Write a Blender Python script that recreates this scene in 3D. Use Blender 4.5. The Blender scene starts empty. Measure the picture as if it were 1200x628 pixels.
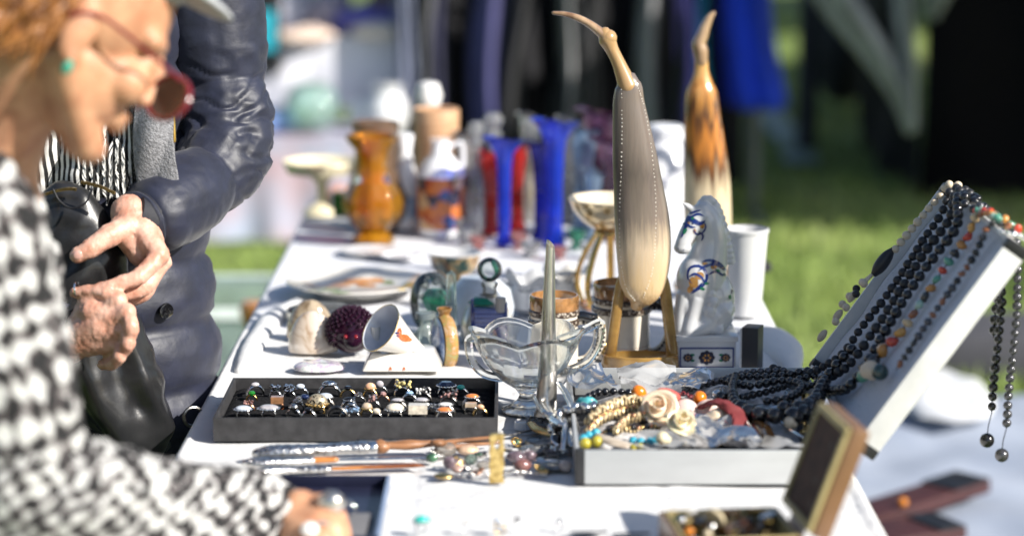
import bpy, bmesh, math, random
import numpy as np
from mathutils import Vector, Matrix, noise
from mathutils.bvhtree import BVHTree

random.seed(11)
PI = math.pi
scene = bpy.context.scene
COL = scene.collection
V3 = Vector

# ------------------------------------------------------------------ camera
F = 85.0 / 36.0 * 1200.0
PITCH = math.radians(10.48)
TZ = 0.754                       # surface of the cloth on the market table
CZ = TZ + 0.84                   # eye height of the photographer
SP, CP = math.sin(PITCH), math.cos(PITCH)

def ray(u, v):
    a = (u - 600.0) / F; b = (314.0 - v) / F
    return V3((a, CP + b * SP, -SP + b * CP))

def pt(u, v, y):
    d = ray(u, v); t = y / d.y
    return V3((d.x * t, y, CZ + d.z * t))

def T(u, v, z=TZ):
    d = ray(u, v); t = (z - CZ) / d.z
    return V3((d.x * t, d.y * t, z))

def Y(v, z=TZ):
    return T(600, v, z).y

def ps(y, z=TZ):
    return (y * CP + (CZ - z) * SP) / F

# ------------------------------------------------------------------ mesh builder
def rotm(rx=0, ry=0, rz=0):
    return (Matrix.Rotation(rz, 3, 'Z') @ Matrix.Rotation(ry, 3, 'Y') @ Matrix.Rotation(rx, 3, 'X'))

def align(d):
    return V3(d).normalized().to_track_quat('Z', 'Y').to_matrix()

class MB:
    def __init__(s):
        s.v = []; s.f = []; s.mi = []; s.m = 0
    def add(s, vs, fs):
        o = len(s.v)
        s.v.extend([(p[0], p[1], p[2]) for p in vs])
        for f in fs:
            s.f.append(tuple(i + o for i in f)); s.mi.append(s.m)
        return s
    def box(s, c, size, rot=None):
        hx, hy, hz = size[0] / 2, size[1] / 2, size[2] / 2
        vs = [V3((x, y, z)) for x in (-hx, hx) for y in (-hy, hy) for z in (-hz, hz)]
        if rot: vs = [rot @ p for p in vs]
        c = V3(c)
        return s.add([p + c for p in vs], [(0, 1, 3, 2), (4, 6, 7, 5), (0, 4, 5, 1), (2, 3, 7, 6), (0, 2, 6, 4), (1, 5, 7, 3)])
    def span(s, x0, x1, y0, y1, z0, z1):
        return s.box(((x0 + x1) / 2, (y0 + y1) / 2, (z0 + z1) / 2), (abs(x1 - x0), abs(y1 - y0), abs(z1 - z0)))
    def lathe(s, prof, n=32, c=(0, 0, 0), rot=None, sx=1.0, sy=1.0, mod=None, zmod=None):
        c = V3(c); vs = []; rings = []
        for i, (r, z) in enumerate(prof):
            if r < 1e-6:
                rings.append([len(vs)]); vs.append(V3((0, 0, z)))
            else:
                idx = []
                for k in range(n):
                    a = 2 * PI * k / n
                    rr = r * (mod(a, i) if mod else 1.0); zz = z + (zmod(a, i) if zmod else 0)
                    idx.append(len(vs)); vs.append(V3((rr * math.cos(a) * sx, rr * math.sin(a) * sy, zz)))
                rings.append(idx)
        fs = []
        for a, b in zip(rings[:-1], rings[1:]):
            if len(a) == 1 and len(b) == 1: continue
            for k in range(n):
                k2 = (k + 1) % n
                if len(a) == 1: fs.append((a[0], b[k2], b[k]))
                elif len(b) == 1: fs.append((a[k], a[k2], b[0]))
                else: fs.append((a[k], a[k2], b[k2], b[k]))
        if rot: vs = [rot @ p for p in vs]
        return s.add([p + c for p in vs], fs)
    def sphere(s, c, r, seg=16, ring=10, rot=None):
        if not isinstance(r, (tuple, list)): r = (r, r, r)
        vs = [V3((0, 0, -r[2]))]; fs = []
        for i in range(1, ring):
            t = -PI / 2 + PI * i / ring
            for k in range(seg):
                a = 2 * PI * k / seg
                vs.append(V3((r[0] * math.cos(t) * math.cos(a), r[1] * math.cos(t) * math.sin(a), r[2] * math.sin(t))))
        vs.append(V3((0, 0, r[2]))); top = len(vs) - 1
        for k in range(seg):
            k2 = (k + 1) % seg
            fs.append((0, 1 + k2, 1 + k)); fs.append((top, top - seg + k, top - seg + k2))
            for i in range(ring - 2):
                a = 1 + i * seg
                fs.append((a + k, a + k2, a + seg + k2, a + seg + k))
        if rot: vs = [rot @ p for p in vs]
        c = V3(c)
        return s.add([p + c for p in vs], fs)
    def torus(s, c, R, r, rot=None, n=28, m=8, flat=1.0, a0=0.0, a1=2 * PI):
        vs = []; fs = []; full = abs(a1 - a0 - 2 * PI) < 1e-5
        nn = n if full else n + 1
        for i in range(nn):
            a = a0 + (a1 - a0) * i / n
            for k in range(m):
                b = 2 * PI * k / m
                rr = R + r * math.cos(b)
                vs.append(V3((rr * math.cos(a), rr * math.sin(a), r * flat * math.sin(b))))
        for i in range(n):
            i2 = (i + 1) % nn
            for k in range(m):
                k2 = (k + 1) % m
                fs.append((i * m + k, i2 * m + k, i2 * m + k2, i * m + k2))
        if not full:
            fs.append(tuple(range(m))); fs.append(tuple(n * m + k for k in reversed(range(m))))
        if rot: vs = [rot @ p for p in vs]
        c = V3(c)
        return s.add([p + c for p in vs], fs)
    def tube(s, pts, rad, n=10, disp=None, cap=True, sx=1.0, sy=1.0, up=None, flatcap=False):
        pts = [V3(p) for p in pts]
        if not isinstance(rad, (list, tuple)): rad = [rad] * len(pts)
        rad = list(rad)
        if cap and not flatcap:
            d0 = (pts[0] - pts[1]).normalized(); d1 = (pts[-1] - pts[-2]).normalized()
            r0, r1 = rad[0], rad[-1]
            pts = [pts[0] + d0 * r0 * .95, pts[0] + d0 * r0 * .7] + pts + [pts[-1] + d1 * r1 * .7, pts[-1] + d1 * r1 * .95]
            rad = [r0 * .25, r0 * .72] + rad + [r1 * .72, r1 * .25]
        N = len(pts); tang = []
        for i in range(N):
            t = pts[min(i + 1, N - 1)] - pts[max(i - 1, 0)]
            tang.append(t.normalized() if t.length > 1e-9 else V3((0, 0, 1)))
        ref = V3(up) if up is not None else (V3((0, 0, 1)) if abs(tang[0].z) < .9 else V3((1, 0, 0)))
        x = ref.cross(tang[0]).normalized(); vs = []; fs = []
        for i in range(N):
            x = (x - tang[i] * x.dot(tang[i]))
            x = x.normalized() if x.length > 1e-9 else tang[i].orthogonal().normalized()
            y = tang[i].cross(x)
            for k in range(n):
                a = 2 * PI * k / n
                r = rad[i]
                p = pts[i] + x * (r * sx * math.cos(a)) + y * (r * sy * math.sin(a))
                if disp:
                    nrm = (x * math.cos(a) + y * math.sin(a))
                    p = p + nrm * disp(p, i / (N - 1), a)
                vs.append(p)
        for i in range(N - 1):
            for k in range(n):
                k2 = (k + 1) % n
                fs.append((i * n + k, i * n + k2, (i + 1) * n + k2, (i + 1) * n + k))
        if cap:
            fs.append(tuple(reversed(range(n)))); fs.append(tuple((N - 1) * n + k for k in range(n)))
        return s.add(vs, fs)
    def prism(s, outline, h, M=None):
        """outline: 2-D points, extruded by h along +Z and placed by the 4x4 matrix M"""
        n = len(outline)
        vs = [V3((p[0], p[1], 0)) for p in outline] + [V3((p[0], p[1], h)) for p in outline]
        if M: vs = [M @ p for p in vs]
        fs = [tuple(reversed(range(n))), tuple(range(n, 2 * n))]
        for k in range(n):
            k2 = (k + 1) % n
            fs.append((k, k2, n + k2, n + k))
        return s.add(vs, fs)
    def sheet(s, fn, nu, nv, thick=0.0):
        vs = [fn(i / nu, j / nv) for j in range(nv + 1) for i in range(nu + 1)]
        w = nu + 1; fs = []
        for j in range(nv):
            for i in range(nu):
                fs.append((j * w + i, j * w + i + 1, (j + 1) * w + i + 1, (j + 1) * w + i))
        if not thick: return s.add(vs, fs)
        P = np.array([tuple(p) for p in vs]).reshape(nv + 1, nu + 1, 3)
        du = np.gradient(P, axis=1); dv = np.gradient(P, axis=0)
        N = np.cross(du, dv); N /= (np.linalg.norm(N, axis=2, keepdims=True) + 1e-12)
        B = (P - N * thick).reshape(-1, 3); n = len(vs)
        fs2 = list(fs) + [tuple(n + i for i in reversed(f)) for f in fs]
        edge = [j * w for j in range(nv + 1)]
        loop = list(range(w)) + [j * w + nu for j in range(1, nv + 1)] + [nv * w + i for i in range(nu - 1, -1, -1)] + [j * w for j in range(nv - 1, 0, -1)]
        for a, b in zip(loop, loop[1:] + loop[:1]): fs2.append((b, a, n + a, n + b))
        return s.add(list(vs) + [V3(p) for p in B], fs2)
    def move(s, M):
        s.v = [tuple(M @ V3(p)) for p in s.v]; return s

def path(pts, n=60):
    """Catmull-Rom through points of any dimension, n samples"""
    P = [np.array(tuple(p), float) for p in pts]
    if len(P) == 2:
        return [tuple(P[0] + (P[1] - P[0]) * i / (n - 1)) for i in range(n)]
    Q = [2 * P[0] - P[1]] + P + [2 * P[-1] - P[-2]]
    out = []; m = len(P) - 1
    for k in range(n):
        t = k / (n - 1) * m; i = min(int(t), m - 1); f = t - i
        a, b, c, d = Q[i], Q[i + 1], Q[i + 2], Q[i + 3]
        out.append(tuple(.5 * ((2 * b) + (c - a) * f + (2 * a - 5 * b + 4 * c - d) * f * f + (3 * b - a - 3 * c + d) * f ** 3)))
    return out

def path_r(pts_r, n=60):
    """points (x,y,z,r) -> list of Vector, list of radius"""
    q = path(pts_r, n)
    return [V3(p[:3]) for p in q], [max(p[3], 1e-4) for p in q]

def finish(me, name, mats, parent, loc, smooth, angle, bevel=0.0, keep_normals=False):
    if not isinstance(mats, (list, tuple)): mats = [mats]
    for m in mats: me.materials.append(m)
    if not keep_normals or bevel:
        bm = bmesh.new(); bm.from_mesh(me)
        if bevel:
            bmesh.ops.remove_doubles(bm, verts=bm.verts, dist=1e-6)
        if not keep_normals: bmesh.ops.recalc_face_normals(bm, faces=bm.faces)
        if bevel:
            es = [e for e in bm.edges if len(e.link_faces) == 2 and e.calc_face_angle(0) > math.radians(35)]
            bmesh.ops.bevel(bm, geom=es, offset=bevel, segments=2, affect='EDGES', profile=.6, clamp_overlap=True)
        bm.to_mesh(me); bm.free()
    me.polygons.foreach_set('use_smooth', [smooth] * len(me.polygons))
    if smooth and angle: me.set_sharp_from_angle(angle=math.radians(angle))
    o = bpy.data.objects.new(name, me); COL.objects.link(o)
    if parent is not None: o.parent = parent
    elif loc is not None: o.location = loc
    return o

def build(mb, name, mats, parent=None, loc=None, smooth=True, angle=42, bevel=0.0, keep_normals=False):
    off = parent.location if parent is not None else (V3(loc) if loc is not None else V3((0, 0, 0)))
    if parent is not None and parent.parent is not None: off = off + parent.parent.location
    if not mb.v: print('EMPTY', name); mb.add([(0, 0, 0)] * 3, [(0, 1, 2)])
    A = np.array(mb.v, float) - np.array(tuple(off))
    me = bpy.data.meshes.new(name)
    me.from_pydata(A.tolist(), [], mb.f)
    if any(mb.mi):
        me.polygons.foreach_set('material_index', mb.mi)
    return finish(me, name, mats, parent, loc, smooth, angle, bevel, keep_normals)

def remesh(mb, voxel, iters=4, factor=.5):
    """one continuous skin round overlapping closed pieces"""
    me = bpy.data.meshes.new('skin_source'); me.from_pydata(mb.v, [], mb.f)
    bm = bmesh.new(); bm.from_mesh(me); bmesh.ops.recalc_face_normals(bm, faces=bm.faces); bm.to_mesh(me); bm.free()
    o = bpy.data.objects.new('skin_source', me); COL.objects.link(o)
    m = o.modifiers.new('r', 'REMESH'); m.mode = 'VOXEL'; m.voxel_size = voxel; m.use_smooth_shade = True
    if iters:
        s = o.modifiers.new('s', 'SMOOTH'); s.factor = factor; s.iterations = iters
    dg = bpy.context.evaluated_depsgraph_get(); dg.update()
    out = bpy.data.meshes.new_from_object(o.evaluated_get(dg))
    bpy.data.objects.remove(o); bpy.data.meshes.remove(me)
    r = MB(); co = np.empty(len(out.vertices) * 3); out.vertices.foreach_get('co', co)
    r.v = [tuple(p) for p in co.reshape(-1, 3)]
    r.f = [tuple(p.vertices) for p in out.polygons]; r.mi = [0] * len(r.f)
    bpy.data.meshes.remove(out)
    return r

def displace(mb, fn):
    """push every vertex along its normal by fn(point, normal)"""
    me = bpy.data.meshes.new('d'); me.from_pydata(mb.v, [], mb.f)
    bm = bmesh.new(); bm.from_mesh(me); bmesh.ops.recalc_face_normals(bm, faces=bm.faces); bm.to_mesh(me); bm.free()
    me.update()
    mb.v = [tuple(v.co + v.normal * fn(v.co, v.normal)) for v in me.vertices]
    mb.f = [tuple(p.vertices) for p in me.polygons]
    bpy.data.meshes.remove(me)
    return mb

def bvh(mb): return BVHTree.FromPolygons([V3(p) for p in mb.v], mb.f)
CAM = V3((0, 0, CZ))
def hit(tree, u, v):
    loc, nrm, i, d = tree.ray_cast(CAM, ray(u, v).normalized())
    if loc is None: return None, None
    if nrm.dot(ray(u, v)) > 0: nrm = -nrm
    return loc, nrm

def patch(mb, tree, pts, off=.0006):
    """a painted patch: pixel outline laid on the surface it decorates"""
    q = []
    for (u, v) in pts:
        l, n = hit(tree, u, v)
        if l is None: return
        q.append(l + n * off)
    if len(q) < 3: return
    c = sum(q, V3((0, 0, 0))) / len(q)
    cu = sum(p[0] for p in pts) / len(pts); cv = sum(p[1] for p in pts) / len(pts)
    l, n = hit(tree, cu, cv)
    if l is not None: c = l + n * off
    mb.add([c] + q, [(0, i + 1, (i + 1) % len(q) + 1) for i in range(len(q))])

def blob(u, v, a, b=None, n=10, rot=0.0, jit=.12):
    b = b or a; out = []
    for k in range(n):
        t = 2 * PI * k / n; r = 1 + random.uniform(-jit, jit)
        x, y = a * r * math.cos(t), b * r * math.sin(t)
        out.append((u + x * math.cos(rot) - y * math.sin(rot), v + x * math.sin(rot) + y * math.cos(rot)))
    return out

# ------------------------------------------------------------------ tagging
def tag(o, label, cat=None, group=None, kind=None):
    if label: o['label'] = label
    if cat: o['category'] = cat
    if group: o['group'] = group
    if kind: o['kind'] = kind
    return o

def thing(name, loc, label, cat, group=None):
    o = bpy.data.objects.new(name, None); COL.objects.link(o)
    o.empty_display_size = .05; o.location = loc
    return tag(o, label, cat, group)

def link_bead(me, name, parent, p, r, rot=None):
    o = bpy.data.objects.new(name, me); COL.objects.link(o); o.parent = parent
    o.location = V3(p) - parent.location; o.scale = (r, r, r) if not isinstance(r, tuple) else r
    if rot: o.rotation_euler = rot
    return o

def walk(pts, rfun, gap=1.0):
    """positions along a polyline so that round beads touch"""
    pts = [V3(p) for p in pts]
    seg = [(b - a).length for a, b in zip(pts[:-1], pts[1:])]; L = sum(seg); out = []; s = 0.0; prev = None
    while s <= L:
        r = rfun(s / L)
        if prev is not None:
            s += (prev + r) * gap
            if s > L: break
        acc = 0.0
        for (a, b), l in zip(zip(pts[:-1], pts[1:]), seg):
            if acc + l >= s: out.append((a.lerp(b, (s - acc) / max(l, 1e-9)), r, s / L)); break
            acc += l
        prev = r
        if len(out) > 95: break
    return out

# ------------------------------------------------------------------ materials
def _new(name):
    m = bpy.data.materials.new(name); m.use_nodes = True
    nt = m.node_tree; nt.nodes.clear()
    out = nt.nodes.new('ShaderNodeOutputMaterial')
    return m, nt, nt.nodes, nt.links, out

def _coord(nt, scale=(1, 1, 1), kind='Object'):
    tc = nt.nodes.new('ShaderNodeTexCoord'); mp = nt.nodes.new('ShaderNodeMapping')
    mp.inputs['Scale'].default_value = scale
    nt.links.new(tc.outputs[kind], mp.inputs['Vector'])
    return mp.outputs['Vector']

def _noise(nt, vec, scale, detail=4, rough=.55, dist=0.0):
    n = nt.nodes.new('ShaderNodeTexNoise'); n.inputs['Scale'].default_value = scale
    n.inputs['Detail'].default_value = detail; n.inputs['Roughness'].default_value = rough
    n.inputs['Distortion'].default_value = dist
    nt.links.new(vec, n.inputs['Vector']); return n.outputs['Fac']

def _ramp(nt, fac, stops, interp='LINEAR'):
    r = nt.nodes.new('ShaderNodeValToRGB'); cr = r.color_ramp; cr.interpolation = interp
    while len(cr.elements) < len(stops): cr.elements.new(.5)
    for e, (p, c) in zip(cr.elements, stops):
        e.position = p; e.color = (c[0], c[1], c[2], 1)
    nt.links.new(fac, r.inputs['Fac']); return r.outputs['Color']

def _bump(nt, h, strength, dist=.002):
    b = nt.nodes.new('ShaderNodeBump'); b.inputs['Strength'].default_value = strength
    b.inputs['Distance'].default_value = dist
    nt.links.new(h, b.inputs['Height']); return b.outputs['Normal']

def _math(nt, op, a, b):
    n = nt.nodes.new('ShaderNodeMath'); n.operation = op
    for i, x in enumerate((a, b)):
        if isinstance(x, (int, float)): n.inputs[i].default_value = x
        else: nt.links.new(x, n.inputs[i])
    return n.outputs[0]

def principled(nt, rough=.5, metal=0.0, spec=.5, coat=0.0, sss=0.0, sheen=0.0):
    p = nt.nodes.new('ShaderNodeBsdfPrincipled')
    p.inputs['Roughness'].default_value = rough; p.inputs['Metallic'].default_value = metal
    p.inputs['Specular IOR Level'].default_value = spec
    p.inputs['Coat Weight'].default_value = coat; p.inputs['Coat Roughness'].default_value = .06
    p.inputs['Sheen Weight'].default_value = sheen
    if sss:
        p.inputs['Subsurface Weight'].default_value = sss
        p.inputs['Subsurface Radius'].default_value = (1, .35, .2); p.inputs['Subsurface Scale'].default_value = .006
    return p

def mat(name, col, rough=.5, metal=0.0, var=.12, vscale=18, bump=0.0, bscale=120, bdist=.001, coat=0.0, sss=0.0,
        spec=.5, sheen=0.0, stretch=(1, 1, 1), col2=None, band=(.35, .65), rvar=.0, detail=4):
    m, nt, N, L, out = _new(name)
    vec = _coord(nt, stretch); p = principled(nt, rough, metal, spec, coat, sss, sheen)
    nz = _noise(nt, vec, vscale, detail)
    c2 = col2 or [min(1, c * (1 + var)) for c in col]; c1 = col if col2 else [c * (1 - var) for c in col]
    L.new(_ramp(nt, nz, [(band[0], c1), (band[1], c2)]), p.inputs['Base Color'])
    if rvar:
        r = _math(nt, 'MULTIPLY_ADD', nz, rvar); r.node.inputs[2].default_value = rough - rvar / 2
        L.new(r, p.inputs['Roughness'])
    if bump:
        L.new(_bump(nt, _noise(nt, vec, bscale, 5), bump, bdist), p.inputs['Normal'])
    L.new(p.outputs[0], out.inputs[0]); return m

def glass(name, col, clear=.35, rough=.0, ior=1.48):
    """solid glass that still lets part of the light straight through"""
    m, nt, N, L, out = _new(name)
    g = N.new('ShaderNodeBsdfGlass'); g.inputs['Color'].default_value = (*col, 1); g.inputs['Roughness'].default_value = rough
    g.inputs['IOR'].default_value = ior
    t = N.new('ShaderNodeBsdfTransparent'); t.inputs['Color'].default_value = (*col, 1)
    nz = _noise(nt, _coord(nt), 30, 2)
    L.new(_bump(nt, nz, .12, .002), g.inputs['Normal'])
    mx = N.new('ShaderNodeMixShader'); mx.inputs[0].default_value = clear
    L.new(g.outputs[0], mx.inputs[1]); L.new(t.outputs[0], mx.inputs[2]); L.new(mx.outputs[0], out.inputs[0]); return m

def thin(name, col, body=.3, bodycol=None, rough=.03, ior=1.5, var=.2, vscale=14):
    """thin blown glass: clear film, Fresnel reflection and a share of coloured body"""
    m, nt, N, L, out = _new(name)
    t = N.new('ShaderNodeBsdfTransparent'); t.inputs['Color'].default_value = (*col, 1)
    bc = bodycol or col
    nz = _noise(nt, _coord(nt), vscale, 3)
    bcol = _ramp(nt, nz, [(.35, [c * (1 - var) for c in bc]), (.65, [min(1, c * (1 + var)) for c in bc])])
    d = N.new('ShaderNodeBsdfDiffuse'); tr = N.new('ShaderNodeBsdfTranslucent')
    L.new(bcol, d.inputs['Color']); L.new(bcol, tr.inputs['Color'])
    dm = N.new('ShaderNodeMixShader'); dm.inputs[0].default_value = .5
    L.new(d.outputs[0], dm.inputs[1]); L.new(tr.outputs[0], dm.inputs[2])
    m1 = N.new('ShaderNodeMixShader'); m1.inputs[0].default_value = body
    L.new(t.outputs[0], m1.inputs[1]); L.new(dm.outputs[0], m1.inputs[2])
    g = N.new('ShaderNodeBsdfGlossy'); g.inputs['Roughness'].default_value = rough
    fr = N.new('ShaderNodeFresnel'); fr.inputs['IOR'].default_value = ior
    m2 = N.new('ShaderNodeMixShader'); L.new(fr.outputs[0], m2.inputs[0])
    L.new(m1.outputs[0], m2.inputs[1]); L.new(g.outputs[0], m2.inputs[2]); L.new(m2.outputs[0], out.inputs[0]); return m

def ramp_mat(name, stops, kind='noise', scale=10, stretch=(1, 1, 1), rough=.5, metal=0.0, bump=0.0, bscale=100, coat=0.0, dist=0.0,
             detail=4, interp='LINEAR', sss=0.0, spec=.5, bdist=.001, wave=None):
    m, nt, N, L, out = _new(name); vec = _coord(nt, stretch); p = principled(nt, rough, metal, spec, coat, sss)
    if kind == 'noise': fac = _noise(nt, vec, scale, detail, .6, dist)
    elif kind == 'voronoi':
        n = N.new('ShaderNodeTexVoronoi'); n.inputs['Scale'].default_value = scale; L.new(vec, n.inputs['Vector']); fac = n.outputs['Distance']
    elif kind == 'cells':
        n = N.new('ShaderNodeTexVoronoi'); n.inputs['Scale'].default_value = scale; L.new(vec, n.inputs['Vector'])
        s = N.new('ShaderNodeSeparateColor'); L.new(n.outputs['Color'], s.inputs[0]); fac = s.outputs[0]
    else:
        n = N.new('ShaderNodeTexWave'); n.wave_type = 'BANDS'; n.bands_direction = kind[-1].upper()
        n.inputs['Scale'].default_value = scale; n.inputs['Distortion'].default_value = dist; n.inputs['Detail'].default_value = detail
        L.new(vec, n.inputs['Vector']); fac = n.outputs['Fac']
    L.new(_ramp(nt, fac, stops, interp), p.inputs['Base Color'])
    if bump: L.new(_bump(nt, fac if bscale == 0 else _noise(nt, vec, bscale, 4), bump, bdist), p.inputs['Normal'])
    L.new(p.outputs[0], out.inputs[0]); return m

def boucle(name, rot, px, py):
    """woven black and white boucle: slanted rows of pale knots on black"""
    m, nt, N, L, out = _new(name); p = principled(nt, .95)
    tc = N.new('ShaderNodeTexCoord'); mp = N.new('ShaderNodeMapping'); mp.inputs['Rotation'].default_value = rot
    L.new(tc.outputs['Object'], mp.inputs['Vector']); vec = mp.outputs['Vector']; fs = []
    for ax, per, dist in (('X', px, 5.0), ('Z', py, 5.5)):
        w = N.new('ShaderNodeTexWave'); w.wave_type = 'BANDS'; w.bands_direction = ax; w.inputs['Scale'].default_value = 2 * PI / (20 * per)
        w.inputs['Distortion'].default_value = dist; w.inputs['Detail'].default_value = 2; w.inputs['Detail Scale'].default_value = 1.5; L.new(vec, w.inputs['Vector']); fs.append(w.outputs['Fac'])
    a = _math(nt, 'ADD', fs[0], fs[1]); n = _noise(nt, vec, 48, 4, .6); b = _math(nt, 'MULTIPLY_ADD', n, 3.2); L.new(a, b.node.inputs[2])
    f = _math(nt, 'MULTIPLY', b, .262)
    L.new(_ramp(nt, f, [(.60, (.012, .012, .013)), (.68, (.11, .09, .09)), (.76, (.46, .46, .45)), (.95, (.62, .62, .60))]), p.inputs['Base Color'])
    L.new(_bump(nt, _noise(nt, vec, 150, 5), .9, .006), p.inputs['Normal']); L.new(p.outputs[0], out.inputs[0]); return m
# ------------------------------------------------------------------ world, sun, camera
SUN_EL, SUN_AZ = math.radians(33), math.radians(122)
S_DIR = V3((math.sin(SUN_AZ) * math.cos(SUN_EL), math.cos(SUN_AZ) * math.cos(SUN_EL), math.sin(SUN_EL)))
w = bpy.data.worlds.new("World"); scene.world = w; w.use_nodes = True
nt = w.node_tree; nt.nodes.clear()
sk = nt.nodes.new('ShaderNodeTexSky'); sk.sky_type = 'NISHITA'; sk.sun_disc = False
sk.sun_elevation = SUN_EL; sk.sun_rotation = SUN_AZ
bg = nt.nodes.new('ShaderNodeBackground'); bg.inputs['Strength'].default_value = .085
wo = nt.nodes.new('ShaderNodeOutputWorld')
nt.links.new(sk.outputs[0], bg.inputs[0]); nt.links.new(bg.outputs[0], wo.inputs[0])
sl = bpy.data.lights.new('sun', 'SUN'); sl.energy = 5.0; sl.angle = math.radians(.5); sl.color = (1, .955, .88)
so = bpy.data.objects.new('sun', sl); COL.objects.link(so); so.location = (4, -2, 6)
so.rotation_euler = (-S_DIR).to_track_quat('-Z', 'Y').to_euler()

cd = bpy.data.cameras.new('camera'); cam = bpy.data.objects.new('camera', cd); COL.objects.link(cam)
cam.location = CAM; cam.rotation_euler = (PI / 2 - PITCH, 0, 0)
cd.lens = 85; cd.sensor_width = 36; cd.sensor_fit = 'HORIZONTAL'; cd.clip_end = 500; cd.clip_start = .05
cd.dof.use_dof = True; cd.dof.focus_distance = 3.55; cd.dof.aperture_fstop = 1.8; cd.dof.aperture_blades = 9
scene.camera = cam
scene.view_settings.view_transform = 'Standard'; scene.view_settings.look = 'None'
scene.view_settings.exposure = .67; scene.view_settings.gamma = 1
scene.cycles.use_denoising = True
scene.cycles.max_bounces = 14; scene.cycles.transparent_max_bounces = 24; scene.cycles.transmission_bounces = 10
scene.cycles.sample_clamp_indirect = 6; scene.cycles.caustics_refractive = False; scene.cycles.caustics_reflective = False

# ------------------------------------------------------------------ ground and grass
M_soil = mat('grass_ground', (.07, .11, .02), .95, col2=(.17, .22, .06), vscale=1.6, bump=.6, bscale=60, bdist=.02, detail=8)
g = MB(); g.sheet(lambda a, b: V3((-90 + 180 * a, -60 + 180 * b, 0)), 4, 4)
tag(build(g, 'ground', M_soil, loc=(0, 0, 0)), None, None, kind='structure')

def grass():
    rs = np.random.RandomState(4); n = 90000
    y = 5.2 + 15 * rs.rand(n) ** 1.5; x = (rs.rand(n) * 2 - 1) * (.24 * y + .5)
    keep = ~((x > .35) & (x < 2.9) & (y > 4.1) & (y < 6.6)) & ~((x < -.4) & (y > 9.0) & (y < 10.7)); x, y = x[keep], y[keep]; n = len(x)
    clump = np.array([noise.noise(V3((a * 1.7, b * 1.7, 0))) for a, b in zip(x, y)])
    h = (.035 + .05 * rs.rand(n)) * (1 + .7 * clump); wd = .0025 + .003 * rs.rand(n)
    a = rs.rand(n) * 2 * PI; lx, ly = (rs.rand(n) - .5) * .07, (rs.rand(n) - .5) * .07
    ca, sa = np.cos(a) * wd, np.sin(a) * wd; z = np.zeros(n)
    P = np.stack([np.stack([x - ca, y - sa, z], 1), np.stack([x + ca, y + sa, z], 1), np.stack([x + lx, y + ly, h], 1)], 1)
    me = bpy.data.meshes.new('grass'); me.vertices.add(3 * n); me.loops.add(3 * n); me.polygons.add(n)
    me.vertices.foreach_set('co', P.reshape(-1)); me.loops.foreach_set('vertex_index', np.arange(3 * n, dtype=np.int32))
    me.polygons.foreach_set('loop_start', np.arange(0, 3 * n, 3, dtype=np.int32)); me.update(calc_edges=True); me.validate()
    M = ramp_mat('grass_blade', [(.34, (.10, .16, .03)), (.48, (.28, .38, .09)), (.60, (.42, .48, .15)), (.68, (.62, .61, .38))], scale=.9, rough=.6, detail=6)
    o = bpy.data.objects.new('grass', me); COL.objects.link(o); me.materials.append(M)
    tag(o, 'short green meadow grass around the market stalls', 'grass', kind='stuff')
grass()

# ------------------------------------------------------------------ market table and its cloths
TX0, TX1, TY0, TY1 = -.445, .44, 2.45, 5.3
M_board = mat('table_board', (.30, .22, .14), .7, bump=.2, stretch=(1, 12, 1))
M_tleg = mat('table_leg_steel', (.35, .36, .38), .4, metal=.8)
t = thing('market_table', (0, 3.9, 0), 'long trestle table standing on grass under white cloths', 'table')
m = MB(); m.span(TX0 + .02, TX1 - .02, TY0 + .02, TY1 - .02, .715, .738); build(m, 'table_top', M_board, t, bevel=.003)
for x in (TX0 + .08, TX1 - .08):
    for y in (TY0 + .15, (TY0 + TY1) / 2, TY1 - .15):
        m = MB(); m.tube([(x, y, 0), (x, y, .714)], .016, 12); build(m, 'leg', M_tleg, t)

M_cloth = ramp_mat('white_linen', [(.3, (.68, .68, .68)), (.7, (.71, .707, .70))], scale=9, rough=.85, bump=.8, bscale=13, bdist=.010)
M_cloth2 = ramp_mat('white_linen_far', [(.3, (.62, .63, .67)), (.7, (.70, .705, .73))], scale=14, rough=.85, bump=.6, bscale=14, bdist=.008)

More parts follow.
